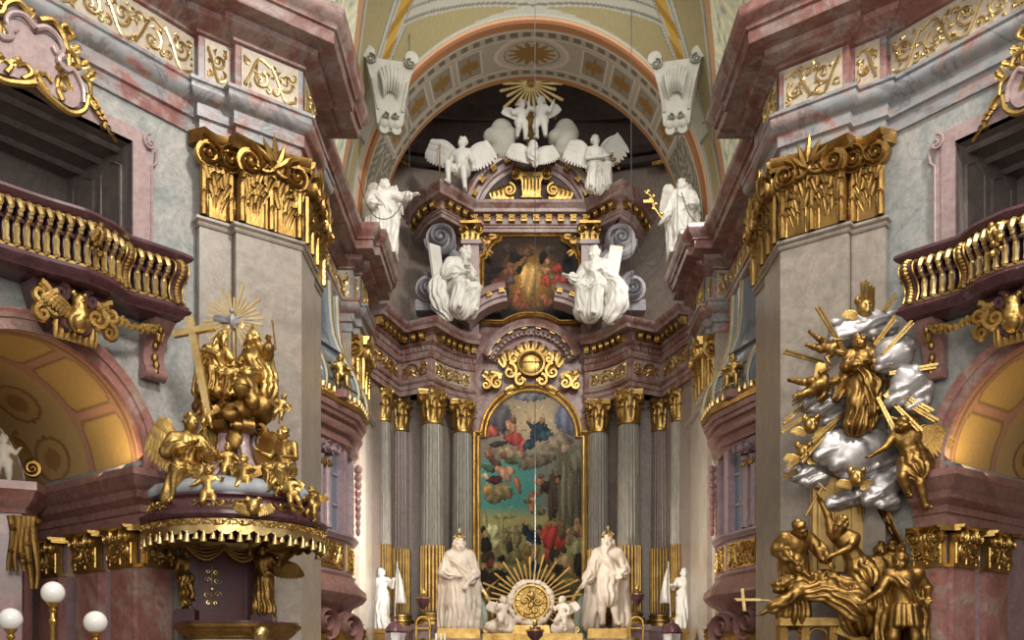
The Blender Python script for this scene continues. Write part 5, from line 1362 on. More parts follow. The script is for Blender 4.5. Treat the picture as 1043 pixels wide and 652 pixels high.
    # summit: clouds, putti, cherub, glory
    for px, py, lab, sd in ((511, 140, 'pale stone cloud heaped beside the raised-arm putto on the gable top', 3), (576, 140, 'pale stone cloud heaped on the martyrdom side of the gable top', 9)):
        c = P(px, py, 27.9); g = G(); v, f = cloud([(p, r) for p, r in puffs(sd, .24, .25, .42, 12, .2, .3)] + [((0, 0, -.45), (.42, .25, .22)), ((0, 0, .1), (.34, .25, .42))], res=.035)
        g.add(v + c, f); solo('stone_cloud', g, M['greystucco'], lab, 'stone cloud', 'clouds on the gable', ang=180)
    kid = lambda sd, **k: (lambda: body(J_(KID, **k), kid=True, seed=sd))
    c = P(531, 142, 27.6); statue('putto_statue', 'pale putto with an arm raised, standing on the gable top beneath the gold rays', 'putto statue', c, 1.12, kid(21, hR=(.18, -.05, .95), eR=(.2, -.02, .8), hL=(-.28, -.06, .62)), M['white'], .014, rotz(.4), wings=[((-.05, .08, .64), (-.30, .1, .16), (-.05, 0, -.25))], group='putti on the gable')
    c = P(551, 141, 27.6); statue('putto_statue', 'pale putto looking up with spread arms, next to the raised-arm putto', 'putto statue', c, 1.2, kid(22, hR=(.30, -.05, .74), hL=(-.30, -.05, .82), eL=(-.24, -.02, .72), face=(-.3, -1, .3)), M['white'], .014, rotz(-.3), wings=[((.05, .08, .64), (.28, .1, .22), (.05, 0, -.25))], group='putti on the gable')
    c = P(543, 160, 27.3); t = thing('cherub_head', 'white winged cherub head over the keystone of the gable', 'cherub', c)
    S = Sdf(); S.ell((0, 0, .3), (.14, .14, .17)); S.ell((0, -.13, .28), (.03, .03, .03), k=.02); S.chain([(-.1, -.02, .12), (.0, -.08, -.02), (.06, -.02, -.2)], [.13, .16, .08], fold=(7, .05, 0, 1)); v, f = S.mesh(.022); g = G(); g.add(v + c, f); part('head', g, M['white'], t, ang=180)
    for sg in (-1, 1):
        g = G(); wing(g, (sg * .1, .05, .15), (sg * .45, .05, .25), (sg * .05, 0, -.5)); g.v = [x + c for x in g.v]; part('wing', g, M['white'], t)
    c = P(541, 86, 28.0); t = thing('gilded_sunburst', 'gold ray burst on a post above the gable putti', 'sunburst', c)
    rnd = random.Random(2)
    for k in range(26):
        a = PI + PI * (k - 6) / 13.0; L = rnd.uniform(.75, 1.22) if k % 2 else rnd.uniform(.55, .9)
        g = G(); d = A3(math.cos(a), 0, math.sin(a)); s_ = np.cross(d, (0, 1, 0))
        prism(g, [(.12, -.02), (L, -.045), (L + .04, 0), (L, .045), (.12, .02)], c, d, s_, (0, -1, 0), .05); part('ray', g, M['goldl'], t)
    g = G(); box(g, c + [0, .15, -.9], (.24, .12, 1.7)); ball(g, c, (.16, .08, .16)); part('post', g, M['goldd'], t)
    # angels on the chancel cornices
    for s, px, lab in ((1, 397, 'white winged angel on the chancel cornice pointing towards the gable'), (-1, 687, 'white winged angel on the chancel cornice holding out a gilt branch')):
        c = np.array([s * (-3.28 + CX), 23.72, Zr(10.24)]); H = 1.75
        Jc = J_(STAND, H=(.05, -.03, .92), face=(.8, -.5, -.1), hR=(.44, -.06, .78), eR=(.28, -.02, .76), hL=(-.05, -.18, .60), eL=(-.15, -.10, .65)) if s > 0 else J_(STAND, H=(-.03, -.03, .92), face=(-.8, -.5, -.1), hL=(-.30, -.08, .42), eL=(-.2, -.04, .58), hR=(.05, -.18, .60), eR=(.15, -.10, .65))
        wg = [((-.03, .08, .76), (-.10, .10, .30), (-.10, 0, -.55)), ((.05, .08, .76), (.14, .10, .28), (-.02, 0, -.5))]
        if s < 0: wg = [(tuple(np.array(a) * [-1, 1, 1]), tuple(np.array(b) * [-1, 1, 1]), tuple(np.array(d) * [-1, 1, 1])) for a, b, d in wg]
        t = statue('angel_statue', lab, 'angel statue', c, H, lambda: body(Jc, robe=.8, cloak=.7, sleeves=True, hair='long', seed=16 + s), M['white'], .0105, wings=wg, group='cornice angels')
        g = G(); box(g, (0, .0, -.02), (.42, .36, .06)); addpart(t, 'plinth', g, M['white'], c, H)
        if s < 0:
            g = G(); q = crom([(-.30, -.1, .42), (-.42, -.12, .58), (-.46, -.12, .72), (-.55, -.12, .80)], 5); tube(g, q, .012, 5)
            for k in range(7):
                p = q[2 + k * 2]; ball(g, p + [.03 * (-1) ** k, 0, .02], (.035, .02, .025), 6, 5)
            box(g, (-.50, -.12, .66), (.14, .02, .035)); addpart(t, 'gilt_branch', g, M['gold'], c, H)
    # small angels with banners half hidden by the jambs
    for s, px, lab in ((1, 388, 'small white angel with a pale banner beside the slim column, pulpit side'), (-1, 697, 'small white angel with a pale banner beside the slim column, martyrdom side')):
        c = P(px, 641, 26.35); H = 1.6
        Jd = J_(STAND, hR=(.22, -.12, .78), eR=(.20, -.06, .70)) if s > 0 else J_(STAND, hL=(-.22, -.12, .70), eL=(-.20, -.06, .68))
        t = statue('banner_angel', lab, 'angel statue', c, H, lambda: body(Jd, robe=.9, hair='short', seed=30 + s), M['white'], .0125, group='banner angels')
        g = G(); x = s * .25; tube(g, [(x, -.12, .2), (x * 1.15, -.12, 1.12)], .009, 5); q = np.linspace(0, 1, 8)
        v = np.stack([np.stack([x * (1.12 + 0 * q) + s * .16 * u * (q ** .7) , -.12 + .03 * np.sin(7 * u + 3 * q), 1.05 - .62 * q], -1) for u in np.linspace(-.15, 1, 7)], 0)
        g.add(v.reshape(-1, 3), grid_faces(7, 8)); g.add((v + [0, .012, 0]).reshape(-1, 3), grid_faces(7, 8)); addpart(t, 'banner', g, M['silver'] if False else M['white'], c, H)
        g = G(); box(g, (c[0], c[1], c[2] / 2 - .02), (.7, .6, c[2] - .04)); box(g, (c[0], c[1], c[2] - .06), (.8, .7, .12)); solo('statue_plinth', g, M['goldd'], lab.replace('small white angel with a pale banner', 'gilt plinth carrying the banner angel'), 'plinth')
    # shrine in front of the painting
    c = P(541, 614, 25.2); t = thing('gilded_shrine', 'gilded altar shrine with a ring of clouds and long gold rays', 'shrine', (c[0], c[1], 0))
    rnd = random.Random(5)
    for k in range(44):
        a = 2 * PI * k / 44 + .03; L = (1.28 if k % 2 else 1.02) * rnd.uniform(.9, 1.05)
        if -PI * .84 < a - 2 * PI < -PI * .16: L *= .6
        g = G(); d = A3(math.cos(a), 0, math.sin(a)); s_ = np.cross(d, (0, 1, 0))
        prism(g, [(.45, -.014), (L, -.025), (L + .03, 0), (L, .025), (.45, .014)], c + [0, .12, 0], d, s_, (0, -1, 0), .05); part('ray', g, M['goldd'], t)
    S = Sdf()
    for k in range(26):
        a = 2 * PI * k / 26; S.ell(c + A3(math.cos(a) * .53, rnd.uniform(-.04, .04), math.sin(a) * .53), rnd.uniform(.075, .115), k=.04)
    v, f = S.mesh(.022); g = G(); g.add(v, f); part('cloud_ring', g, M['warmwhite'], t, ang=180)
    g = G(); lathe(g, [(.0, .0), (.36, .02), (.42, .1), (.47, .1), (.47, 0)], (0, 0, 0), 26); g.v = [np.c_[x[:, 0], -x[:, 2], x[:, 1]] + c for x in g.v]
    for k in range(15):
        a = 2 * PI * k / 15; fr = Fr(c + A3(math.cos(a) * .30, -.06, math.sin(a) * .30), (-math.sin(a), 0, math.cos(a)), (0, -1, 0), (math.cos(a), 0, math.sin(a))); leaf(g, fr, 0, 0, .16, .2, .4)
    for x0, z0, r0, sg in ((-.16, .05, .13, 1), (.16, .05, .13, -1), (-.1, -.2, .1, -1), (.1, -.2, .1, 1)):
        sp = spiral(x0, z0, r0, .02, 1.5, 0, sg, 20); tube(g, np.c_[c[0] + sp[:, 0], np.full(20, c[1] - .14), c[2] + sp[:, 1]], .035, 6)
    ball(g, c + [0, -.12, .18], (.1, .07, .12)); ball(g, c + [0, -.12, -.1], (.09, .06, .14)); part('medallion', g, M['gold'], t)
    g = G(); zb = c[2] - .62; box(g, (c[0], c[1], zb - .10), (1.0, .5, .26), taper=.9); box(g, (c[0], c[1], (zb - .22) / 2), (1.3, .7, zb - .22)); part('pedestal', g, M['gold'], t)
    for px, py, lab, sd in ((512, 641, 'pale putto clinging to the shrine on the pulpit side', 41), (573, 641, 'pale putto clinging to the shrine on the martyrdom side', 42)):
        cc = P(px, py, 24.9); s = 1 if px < 541 else -1
        statue('putto_statue', lab, 'putto statue', cc + [0, 0, -.05], .92, kid(sd, kL=(-.14, -.12, .28)), M['warmwhite'], .015, rotz(.6 * s), wings=[((-s * .05, .08, .64), (-s * .25, .1, .18), (-s * .05, 0, -.3))], group='shrine putti')
        g = G(); v, f = cloud([(p, r) for p, r in puffs(sd, .35, .2, .22, 10, .12, .2)], res=.03); g.add(v + cc + [s * .02, .18, .12], f); solo('stone_cloud', g, M['warmwhite'], lab.replace('pale putto clinging to', 'small pale cloud behind the putto at'), 'stone cloud', 'shrine clouds', ang=180)
        g = G(); box(g, cc + [0, .15, -.06 - cc[2] / 2], (1.0, .55, cc[2] - .10)); solo('shrine_step', g, M['gold'], lab.replace('pale putto clinging to', 'gilt step under the putto at'), 'step')
    # green marble brackets with gilt scroll
    for s in (1, -1):
        global MIR
        MIR = s; x0 = -1.36; t = thing('scroll_bracket', 'pale green marble bracket with gilt scroll %s' % ('beside the king with folded arms' if s > 0 else 'beside the bearded king'), 'bracket', (x0, 26.9, 0), 'green brackets by the painting')
        zb = Zr(.9)
        fr = Fr((x0, 26.8, 0), (1, 0, 0), (0, -1, 0)); q = crom([(-.45, zb + 1.75), (-.30, zb + 1.72), (-.05, zb + 1.55), (.18, zb + 1.2), (.28, zb + .75), (.22, zb + .45)], 6)
        g = G(); prism(g, np.r_[[(-.5, 0.)], [(-.5, zb + 1.7)], q, [(.45, zb + .1), (.5, 0.)]], fr(0, 0, -.3), fr.u, fr.w, fr.n, .3); part('block', g, M['green'], t)
        g = G(); tube(g, fr(q[:, 0], q[:, 1], .02), .10, 8); sp = spiral(.12, zb + .42, .12, .02, 1.4, 0, -1, 20); tube(g, fr(sp[:, 0], sp[:, 1], .05), .05, 6)
        for k in range(6): leaf(g, fr, -.32 + .02 * k, zb + .25 + .13 * k, .16, .2, .4)
        part('gilt_scroll', g, M['goldl'], t); MIR = 1
    # hanging lamps, silver stands, candles
    for px, py, D, lab in ((431, 612, 25.6, 'dark red glass sanctuary lamp hanging before the gilt fluting, pulpit side'), (649, 608, 25.6, 'dark lantern hanging before the gilt fluting, martyrdom side'), (545, 645, 22.0, 'dark hanging lamp in front of the shrine pedestal')):
        c = P(px, py, D); t = thing('hanging_lamp', lab, 'lamp', c + [0, 0, -.25], 'sanctuary lamps')
        g = G(); lathe(g, [(.0, -.24), (.05, -.22), (.08, -.16), (.17, -.06), (.19, .04), (.13, .10), (.12, .14), (.0, .15)], c, 18); part('bowl', g, M['purple'], t)
        g = G(); lathe(g, [(.19, .03), (.21, .05), (.19, .08)], c, 18); lathe(g, [(.03, .14), (.06, .2), (.04, .3), (.015, .34), (0, .35)], c, 12); part('mount', g, M['brass'], t)
        if px != 545:
            g = G(); tube(g, [c + [0, 0, .3], c + [0, 0, 3.2]], .010, 5); part('chain', g, M['iron'], t)
    for px, py, lab in ((402, 640, 'domed dark purple reliquary on a silver stand, pulpit side of the altar'), (685, 641, 'domed dark purple reliquary on a silver stand, martyrdom side of the altar')):
        c = P(px, py, 24.6); t = thing('reliquary', lab, 'reliquary', (c[0], c[1], 0), 'domed reliquaries')
        g = G(); lathe(g, [(.22, -.12), (.25, -.08), (.22, 0), (.16, .1), (.06, .16), (.04, .24), (0, .26)], c, 16); part('dome', g, M['purple'], t)
        g = G(); lathe(g, [(.35, -c[2]), (.30, -c[2] + .1), (.10, -c[2] + .3), (.10, -.9), (.24, -.6), (.2, -.4), (.24, -.12)], c, 14, flute=lambda a: 1 + .12 * np.cos(7 * a)); part('stand', g, M['silver'], t)
    for px, lab in ((431, 'gilt arched candle frame below the hanging red lamp'), (648, 'gilt arched candle frame below the dark lantern')):
        c = P(px, 640, 25.0); t = thing('candle_frame', lab, 'candle stand', (c[0], c[1], 0), 'arched candle frames')
        q = np.linspace(0, PI, 14); g = G(); tube(g, np.r_[[c + [-.17, 0, -.3]], np.c_[c[0] - .17 * np.cos(q), np.full(14, c[1]), c[2] + .12 + .17 * np.sin(q)], [c + [.17, 0, -.3]]], .03, 6); tube(g, [c + [-.2, 0, .0], c + [.2, 0, .0]], .03, 6); part('arch', g, M['brass'], t)
        g = G(); lathe(g, [(.3, -c[2]), (.26, -c[2] + .12), (.06, -c[2] + .3), (.07, -.8), (.2, -.35), (.05, -.25)], c, 12); part('stand', g, M['brass'], t)
    for k, px in enumerate((444, 449, 453)):
        c = P(px, 652, 24.2); t = thing('altar_candle', 'white candle before the folded-arms king, %s' % ('nearest the shrine', 'middle of three', 'nearest the wall')[2 - k], 'candle', (c[0], c[1], 0), 'candles before the king')
        g = G(); lathe(g, [(.02, c[2] - .3), (.02, c[2] + .15), (.004, c[2] + .17)], (c[0], c[1], 0), 10); part('wax', g, M['white'], t)
        g = G(); lathe(g, [(.12, 0), (.1, .06), (.03, .2), (.03, c[2] - .45), (.05, c[2] - .32), (.03, c[2] - .28)], (c[0], c[1], 0), 10); part('holder', g, M['brass'], t)
    g = G(); box(g, (.03, 24.9, .62), (7.2, 2.6, 1.24)); box(g, (.03, 24.9, 1.3), (7.0, 2.4, .2)); solo('altar_platform', g, M['ret'], 'wide red marble altar base under the shrine and statues', 'altar platform')

# ---------------------------------------------------------------- pulpit
def build_pulpit():
    global MIR
    PC = np.array([(240 - VX) * .0134 + CX, 13.4]); R = 1.2
    cc = lambda z: A3(PC[0], PC[1], Zr(z))
    kid = lambda sd, **k: (lambda: body(J_(KID, **k), kid=True, seed=sd))
    t = thing('pulpit_canopy', 'round pulpit sounding board with gold bell fringe', 'canopy', cc(1.85))
    o3 = A3(PC[0], PC[1], EYE)
    g = G(); lathe(g, [(0, 2.02), (1.0, 2.02), (1.06, 1.98), (1.17, 1.985), (1.20, 2.0), (1.235, 2.04), (1.235, 2.08), (1.19, 2.10), (1.15, 2.12), (1.13, 2.24), (1.10, 2.27), (1.14, 2.30), (1.14, 2.33), (.9, 2.35)], o3, 72); part('rim', g, M['purple'], t)
    n = 34; a = np.linspace(0, 2 * PI, n * 8 + 1); low = 1.84 - .055 * np.abs(np.sin(a * n / 2))
    g = G(); v = np.stack([np.stack([PC[0] + r * np.cos(a), PC[1] + r * np.sin(a), EYE + zz_], -1) for r, zz_ in ((1.165, 1.99 + 0 * a), (1.20, 1.98 + 0 * a), (1.195, 1.90 + 0 * a), (1.205, low), (1.185, low), (1.17, 1.99 + 0 * a))], 1)
    g.add(v.reshape(-1, 3), grid_faces(len(a), 6)); la = part('lambrequin', g, M['goldl'], t)
    g = G(); pl_ = Path([(PC[0] + 1.2 * math.cos(b), PC[1] + 1.2 * math.sin(b)) for b in np.linspace(PI * .95, PI * 2.05, 60)]); rinceau(g, lambda u, v_, h: pl_.map(u, v_ + Zr(1.895), h), pl_.len, .085, .011, wave=.16, seed=4); part('lambrequin_relief', g, M['gold'], la)
    for k in range(2 * n):
        b = 2 * PI * (k + .5) / (2 * n)
        if math.sin(b) > .62: continue
        zt = 1.80 if k % 2 == 0 else 1.835; r = 1.195 if k % 2 == 0 else 1.165
        p = A3(PC[0] + r * math.cos(b), PC[1] + r * math.sin(b), EYE + zt)
        g = G(); lathe(g, [(0, .035), (.014, .035), (.017, 0), (.031, -.025), (.034, -.06), (.050, -.105), (.048, -.113), (0, -.095)], p, 10); part('bell', g, M['goldl'], la)
    g = G(); pth = [(PC[0] + 1.14 * math.cos(b), PC[1] + 1.14 * math.sin(b)) for b in np.linspace(PI * 1.02, PI * 1.98, 40)]
    pp = Path(pth)
    for q0, w in ((.5, .6), (1.5, .7), (2.5, .6)):
        g = G(); rinceau(g, lambda u, v_, h: pp.map(u + q0, v_ + Zr(2.13), h), w, .11, .014, wave=.2, seed=int(q0 * 3)); part('gilt_relief', g, M['gold'], t)
    g = G(); fl = lambda a_: 1 + .018 * np.sin(11 * a_) + .014 * np.sin(17 * a_ + 1)
    lathe(g, [(1.08, 2.32), (1.13, 2.36), (1.12, 2.44), (1.04, 2.52), (.9, 2.57), (.5, 2.62), (0, 2.64)], o3, 110, flute=fl); part('cloth_dome', g, M['leadgrey'], t, ang=180)
    for k in range(6):                                              # scrolled ribs carrying the crowning group
        b = PI * (1.08 + .30 * k) + .1; d = A3(math.cos(b), math.sin(b), 0)
        q = crom([(.80, 2.56), (.66, 2.62), (.40, 2.85), (.26, 3.15), (.30, 3.36), (.22, 3.5)], 6)
        g = G(); tube(g, np.array([o3 + d * r + A3(0, 0, z) for r, z in q]), np.linspace(.085, .06, len(q)), 8, up=np.cross(d, (0, 0, 1)), flat=1.3)
        rb = part('scroll_rib', g, M['lilac'], t)
        g = G(); fr = Fr(o3 + d * .0, d, np.cross(d, (0, 0, 1)))
        for sg in (-1, 1):
            tube(g, np.array([o3 + d * (r + .03) + A3(0, 0, z + .03) + np.cross(d, (0, 0, 1)) * sg * .07 for r, z in q]), .018, 5)
        volute(g, fr, .34, 3.36, .11, 1, .2, PI / 2, 1.6); volute(g, fr, .78, 2.62, .09, -1, .2, PI / 2, 1.6); part('gilt_edge', g, M['goldd'], rb)
    g = G(); lathe(g, [(0, 3.40), (.30, 3.42), (.36, 3.48), (.33, 3.54), (.2, 3.58), (0, 3.6)], o3, 24); ball(g, o3 + [.05, -.28, 3.18], (.13, .06, .17)); part('crown_plate', g, M['goldd'], t)
    # crowning group
    v, f = cloud([((x, y, z), r) for x, y, z, r in tuple((.46 * math.cos(k * 2.4) * (.4 + .6 * ((k * 7) % 11) / 11), -.18 + .2 * math.sin(k * 1.9), 3.66 + .17 * math.sin(k * 2.9), .07 + .04 * ((k * 5) % 7) / 7) for k in range(40)) + ((-.32, -.1, 3.62, .13), (-.1, -.2, 3.58, .15), (.15, -.2, 3.6, .16), (.38, -.1, 3.66, .17), (.52, 0, 3.72, .12), (-.42, .0, 3.75, .14), (0, .1, 3.7, .3), (.3, .1, 3.8, .2), (-.25, .1, 3.85, .2), (.42, -.05, 3.55, .1), (.1, .05, 3.95, .14))], res=.022, k=.025)
    g = G(); g.add(v + o3, f); solo('gilded_cloud', g, M['goldd'], 'gilded cloud bank under the two seated gold figures on the pulpit top', 'gilded cloud', ang=180)
    H = 1.12; c = o3 + [-.22, -.14, 3.72]; Rz = rotz(.5)
    J = J_(SIT, H=(.06, -.08, .76), face=(.5, -1, .1), hL=(-.20, -.16, .50), eL=(-.21, -.02, .46), hR=(.22, -.18, .46), eR=(.19, -.05, .50))
    t1 = statue('gilded_figure', 'gilded bearded figure seated beside the tall gold cross on the pulpit', 'gilded statue', c, H, lambda: body(J, robe=1, seated=True, cloak=1.2, beard=True, hair='long', seed=51), M['gold'], .0125, Rz, group='figures crowning the pulpit')
    c = o3 + [.28, -.08, 3.72]; Rz = rotz(-.5)
    J = J_(SIT, H=(.02, -.06, .77), face=(-.5, -1, -.1), hR=(.34, -.12, .66), eR=(.24, -.02, .54), hL=(-.18, -.2, .42), eL=(-.20, -.06, .46))
    t2 = statue('gilded_figure', 'gilded bearded figure seated with a sceptre and a triangle halo', 'gilded statue', c, H, lambda: body(J, robe=1, seated=True, cloak=1.2, sleeves=True, beard=True, hair='long', seed=53), M['gold'], .0125, Rz, group='figures crowning the pulpit')
    g = G(); tube(g, [o3 + [.60, -.22, 4.40], o3 + [.55, -.2, 4.8]], .013, 6); part('sceptre', g, M['goldd'], t2)
    g = G(); tr = [P(258 + a_, 345 + b_, 13.30) for a_, b_ in ((0, -14), (-11, 9), (12, 9))]
    for i in range(3): tube(g, [tr[i], tr[(i + 1) % 3]], .02, 5)
    part('triangle_halo', g, M['goldl'], t2)
    g = G(); p = P(246, 394, 12.85); ball(g, p, .12, 18, 12); tube(g, [p + .12 * A3(math.cos(q), math.sin(q), 0) for q in np.linspace(0, 2 * PI, 20)], .012, 5); solo('gilded_globe', g, M['gold'], 'gilded globe between the two seated figures on the pulpit', 'globe')
    a0, a1 = P(193, 323, 12.75), P(213, 424, 12.75); d = unit(a1 - a0); s_ = unit(np.cross(d, (0, 1, 0)))
    g = G(); b0, b1 = P(177, 341, 12.75), P(219, 333, 12.75)
    prism(g, [(0, -.045), (np.linalg.norm(a1 - a0), -.045), (np.linalg.norm(a1 - a0), .045), (0, .045)], a0 + [0, .05, 0], d, s_, (0, -1, 0), .09)
    db = unit(b1 - b0); prism(g, [(0, -.04), (np.linalg.norm(b1 - b0), -.04), (np.linalg.norm(b1 - b0), .04), (0, .04)], b0 + [0, .045, 0], db, np.cross(db, (0, 1, 0)), (0, -1, 0), .09)
    solo('gilded_cross', g, M['goldl'], 'tall leaning gold cross on the pulpit top', 'cross')
    # dove and rays
    c = P(238, 326, 13.5); t = thing('dove_sunburst', 'silvery dove in a burst of thin gold rays above the pulpit', 'sunburst', c + [0, 0, -.6])
    rnd = random.Random(8)
    for k in range(30):
        a_ = 2 * PI * k / 30 + .05; L = (.46, .34, .40)[k % 3] * rnd.uniform(.85, 1.1)
        if abs(math.sin(a_) + 1) < .02: continue
        d = A3(math.cos(a_), 0, math.sin(a_)); s_ = np.cross(d, (0, 1, 0)); g = G()
        prism(g, [(.08, -.008), (L, -.018), (L, .018), (.08, .008)], c, d, s_, (0, -1, 0), .02); part('ray', g, M['goldr'], t)
    g = G(); tube(g, [c + [0, .03, -.1], c + [.0, .05, -.75]], .03, 6); part('post', g, M['goldl'], t)
    g = G(); ball(g, c + [0, -.06, -.04], (.05, .08, .11), 12, 8); ball(g, c + [0, -.10, .09], .035, 10, 7); tube(g, [c + [0, -.12, .08], c + [0, -.16, .065]], [.012, .002], 5)
    dv = part('dove', g, M['gvol'], t)
    for sg in (-1, 1):
        g = G(); wing(g, c + [sg * .03, -.05, .0], (sg * .20, .02, .05), (sg * .02, 0, -.10), 7); part('dove_wing', g, M['gvol'], dv)
        g = G(); ball(g, c + [sg * .09, -.01, -.07], (.075, .015, .075), 12, 8); part('gilt_disc', g, M['goldl'], dv)
    # angels and putti on the sounding board
    c = P(190, 521, 12.75); H = 1.42; Rz = rotz(.45)
    J = J_(SIT, H=(.03, -.05, .77), face=(.5, -1, .15), hL=(.0, -.2, .54), eL=(-.18, -.06, .48), hR=(.10, -.22, .50), eR=(.18, -.07, .47), aL=(-.16, -.16, .02), aR=(.08, -.22, .02))
    statue('gilded_angel', 'large gilded angel seated on the pulpit canopy with raised wings', 'gilded angel', c + [0, 0, .05], H, lambda: body(J, robe=1.1, seated=True, sleeves=True, hair='short', seed=55), M['gold'], .0105, Rz, wings=[((-.08, .08, .60), (-.11, .05, .24), (-.05, 0, -.46)), ((.08, .08, .62), (.26, .08, .24), (.10, 0, -.36))], group='angels on the pulpit canopy')
    c = P(291, 506, 12.75); H = 1.05; Rz = rotz(-.4)
    J = J_(SIT, H=(.0, -.06, .77), face=(-.6, -1, .1), hL=(-.26, -.16, .54), eL=(-.2, -.04, .5), hR=(.14, -.2, .44))
    statue('gilded_angel', 'smaller gilded angel seated on the canopy beside the pier edge', 'gilded angel', c, H, lambda: body(J, robe=1, seated=True, hair='short', seed=57), M['gold'], .0125, Rz, wings=[((-.08, .08, .62), (-.28, .06, .24), (-.12, 0, -.46))], group='angels on the pulpit canopy')
    for px, py, D, hpx, rz, tilt, lab, kw in (
        (213, 524, 12.32, 50, .2, 0, 'gilded putto dangling his legs over the canopy edge beneath the large angel', dict(hL=(-.30, -.06, .55), hR=(.26, -.14, .66))),
        (249, 508, 12.45, 44, -.2, 0, 'gilded putto striding in the middle of the canopy with arms spread', dict(hL=(-.30, -.04, .66), hR=(.30, -.1, .6), kL=(-.12, -.14, .26), aL=(-.16, -.02, .06))),
        (232, 492, 12.9, 40, .5, 0, 'gilded putto between the large angel and the striding putto', {}),
        (276, 503, 12.5, 36, .5, .5, 'gilded putto leaning against the smaller angel on the canopy', dict(hR=(.24, -.14, .72))),
        (318, 532, 12.9, 36, -.5, 0, 'gilded putto at the canopy edge beside the pier corner', dict(hR=(.28, -.1, .72))),
        (303, 520, 12.6, 38, .2, -.3, 'gilded putto below the smaller angel near the pier corner', {}),
        (281, 430, 12.8, 30, .3, .3, 'gilded putto under the sceptre-bearing figure', {}),
        (213, 438, 12.75, 32, -.2, -.2, 'gilded putto under the cross-bearing figure', {})):
        c = P(px, py, D); statue('gilded_putto', lab, 'gilded putto', c, hpx * D / 1000 * 1.05, kid(60 + px, **kw), M['gold'], .016, rotz(rz) @ roty(tilt), group='putti on the pulpit', key='kid%d' % px,
               wings=[((-.05, .09, .62), (-.22, .1, .16), (-.05, 0, -.25)), ((.05, .09, .62), (.22, .1, .16), (.05, 0, -.25))])
    for px, py, D, lab in ((172, 515, 12.75, 'gilded cherub head at the foot of the large pulpit angel'), (258, 516, 12.2, 'gilded cherub head on the grey cloth dome of the canopy')):
        c = P(px, py, D); t = thing('cherub_head', lab, 'cherub', c, 'cherub heads on the pulpit')
        S = Sdf(); S.ell((0, 0, 0), (.085, .085, .1)); S.ell((0, -.085, -.01), .02, k=.01)
        for k in range(14): S.ell((.08 * math.cos(k * 2.4), .02 + .03 * math.sin(k), .07 + .03 * math.sin(k * 1.7)), .03, k=.01)
        S.ell((0, -.06, -.05), .04); v, f = S.mesh(.011); g = G(); g.add(v + c, f); part('head', g, M['gold'], t, ang=180)
        for sg in (-1, 1):
            g = G(); wing(g, c + [sg * .05, .03, -.03], (sg * .15, .0, .08), (sg * .02, 0, -.14), 6); part('wing', g, M['gold'], t)
    # door and its two angels
    fr = Fr(P(226, 636, 14.05), unit((.90, .42, 0)), unit((.42, -.90, 0)))
    t = thing('pulpit_door', 'dark red pulpit door panel with a gilt emblem', 'door', fr.o)
    g = G(); prism(g, [(-.36, 0), (.36, 0), (.36, .95), (-.36, .95)], fr(0, 0, -.1), fr.u, fr.w, fr.n, .12); part('leaf', g, M['door'], t)
    g = G()
    for x in (-.40, .40): prism(g, [(x - .06, 0), (x + .06, 0), (x + .06, 1.0), (x - .06, 1.0)], fr(0, 0, -.12), fr.u, fr.w, fr.n, .2)
    prism(g, [(-.46, .94), (.46, .94), (.46, 1.06), (-.46, 1.06)], fr(0, 0, -.12), fr.u, fr.w, fr.n, .24); part('jamb', g, M['purple'], t)
    g = G(); e = fr(-.14, .5, .03)
    for x0, y0, r0, sg in ((-.07, .12, .06, 1), (.07, .12, .06, -1), (-.07, -.08, .06, -1), (.07, -.08, .06, 1), (-.05, .24, .04, 1), (.05, .24, .04, -1), (-.05, -.2, .04, 1), (.05, -.2, .04, -1)):
        sp = spiral(-.14 + x0, .5 + y0, r0, .01, 1.3, 0, sg, 16); tube(g, fr(sp[:, 0], sp[:, 1], .03), .009, 5)
    tube(g, fr([-.14, -.14], [.2, .82], .03), .01, 5); ball(g, fr(-.14, .5, .03), (.03, .02, .04)); part('emblem', g, M['goldr'], t)
    g = G(); rnd = random.Random(3)
    for k in range(3):                                           # gilt curtain swags under the canopy
        x0 = -.5 + .5 * k; q = np.linspace(0, 1, 10)
        for j in range(4): tube(g, fr(x0 + .5 * q, 1.12 - .02 * j - (.07 + .035 * j) * np.sin(PI * q), .12 + .03 * j), .022, 6)
    part('curtain_swag', g, M['goldd'], t)
    for px, py, hp, lab, sd, rz, arm in ((191, 622, 64, 'gilded youth supporting the canopy at the pulpit door, on the chapel side', 71, .3, 1), (269, 627, 72, 'gilded winged woman supporting the canopy at the pulpit door', 72, -.25, -1)):
        D = 13.85; c = P(px, py, D)
        J = J_(STAND, hR=(.18, -.1, .98), eR=(.22, -.02, .86)) if arm > 0 else J_(STAND, hL=(-.16, -.1, 1.0), eL=(-.21, -.02, .88), hR=(.28, -.05, .80), eR=(.22, 0, .70))
        def loin(S, JJ): S.chain([JJ['W'] + [0, 0, -.02], JJ['Pv'], (JJ['kL'] + JJ['kR']) / 2, (JJ['aL'] + JJ['aR']) / 2 + [.03, 0, .1]], [.095, .115, .12, .10], k=.03, fold=(9, .04, 1, .9))
        mk = (lambda: body(J, robe=.95, hair='short', seed=sd)) if arm < 0 else (lambda: body(J, hair='short', seed=sd, extra=loin))
        ts = statue('gilded_figure', lab, 'gilded statue', c, hp * D / 1000, mk, M['goldd'], .012, rotz(rz), wings=[((.06, .07, .76), (.34, .05, -.02), (.12, 0, -.30))] if arm < 0 else None, group='figures at the pulpit door')
        g = G(); box(g, c + [0, 0, -.12], (.30, .3, .24)); box(g, c + [0, 0, -.01], (.26, .26, .05)); part('pedestal', g, M['purple'], ts)
    # basin
    BC = A3((242 - VX) * .0135 + CX, 13.5, EYE)
    t = thing('pulpit_basin', 'gilded and slate-blue pulpit basin at the lower frame edge', 'pulpit', A3(BC[0], BC[1], 0))
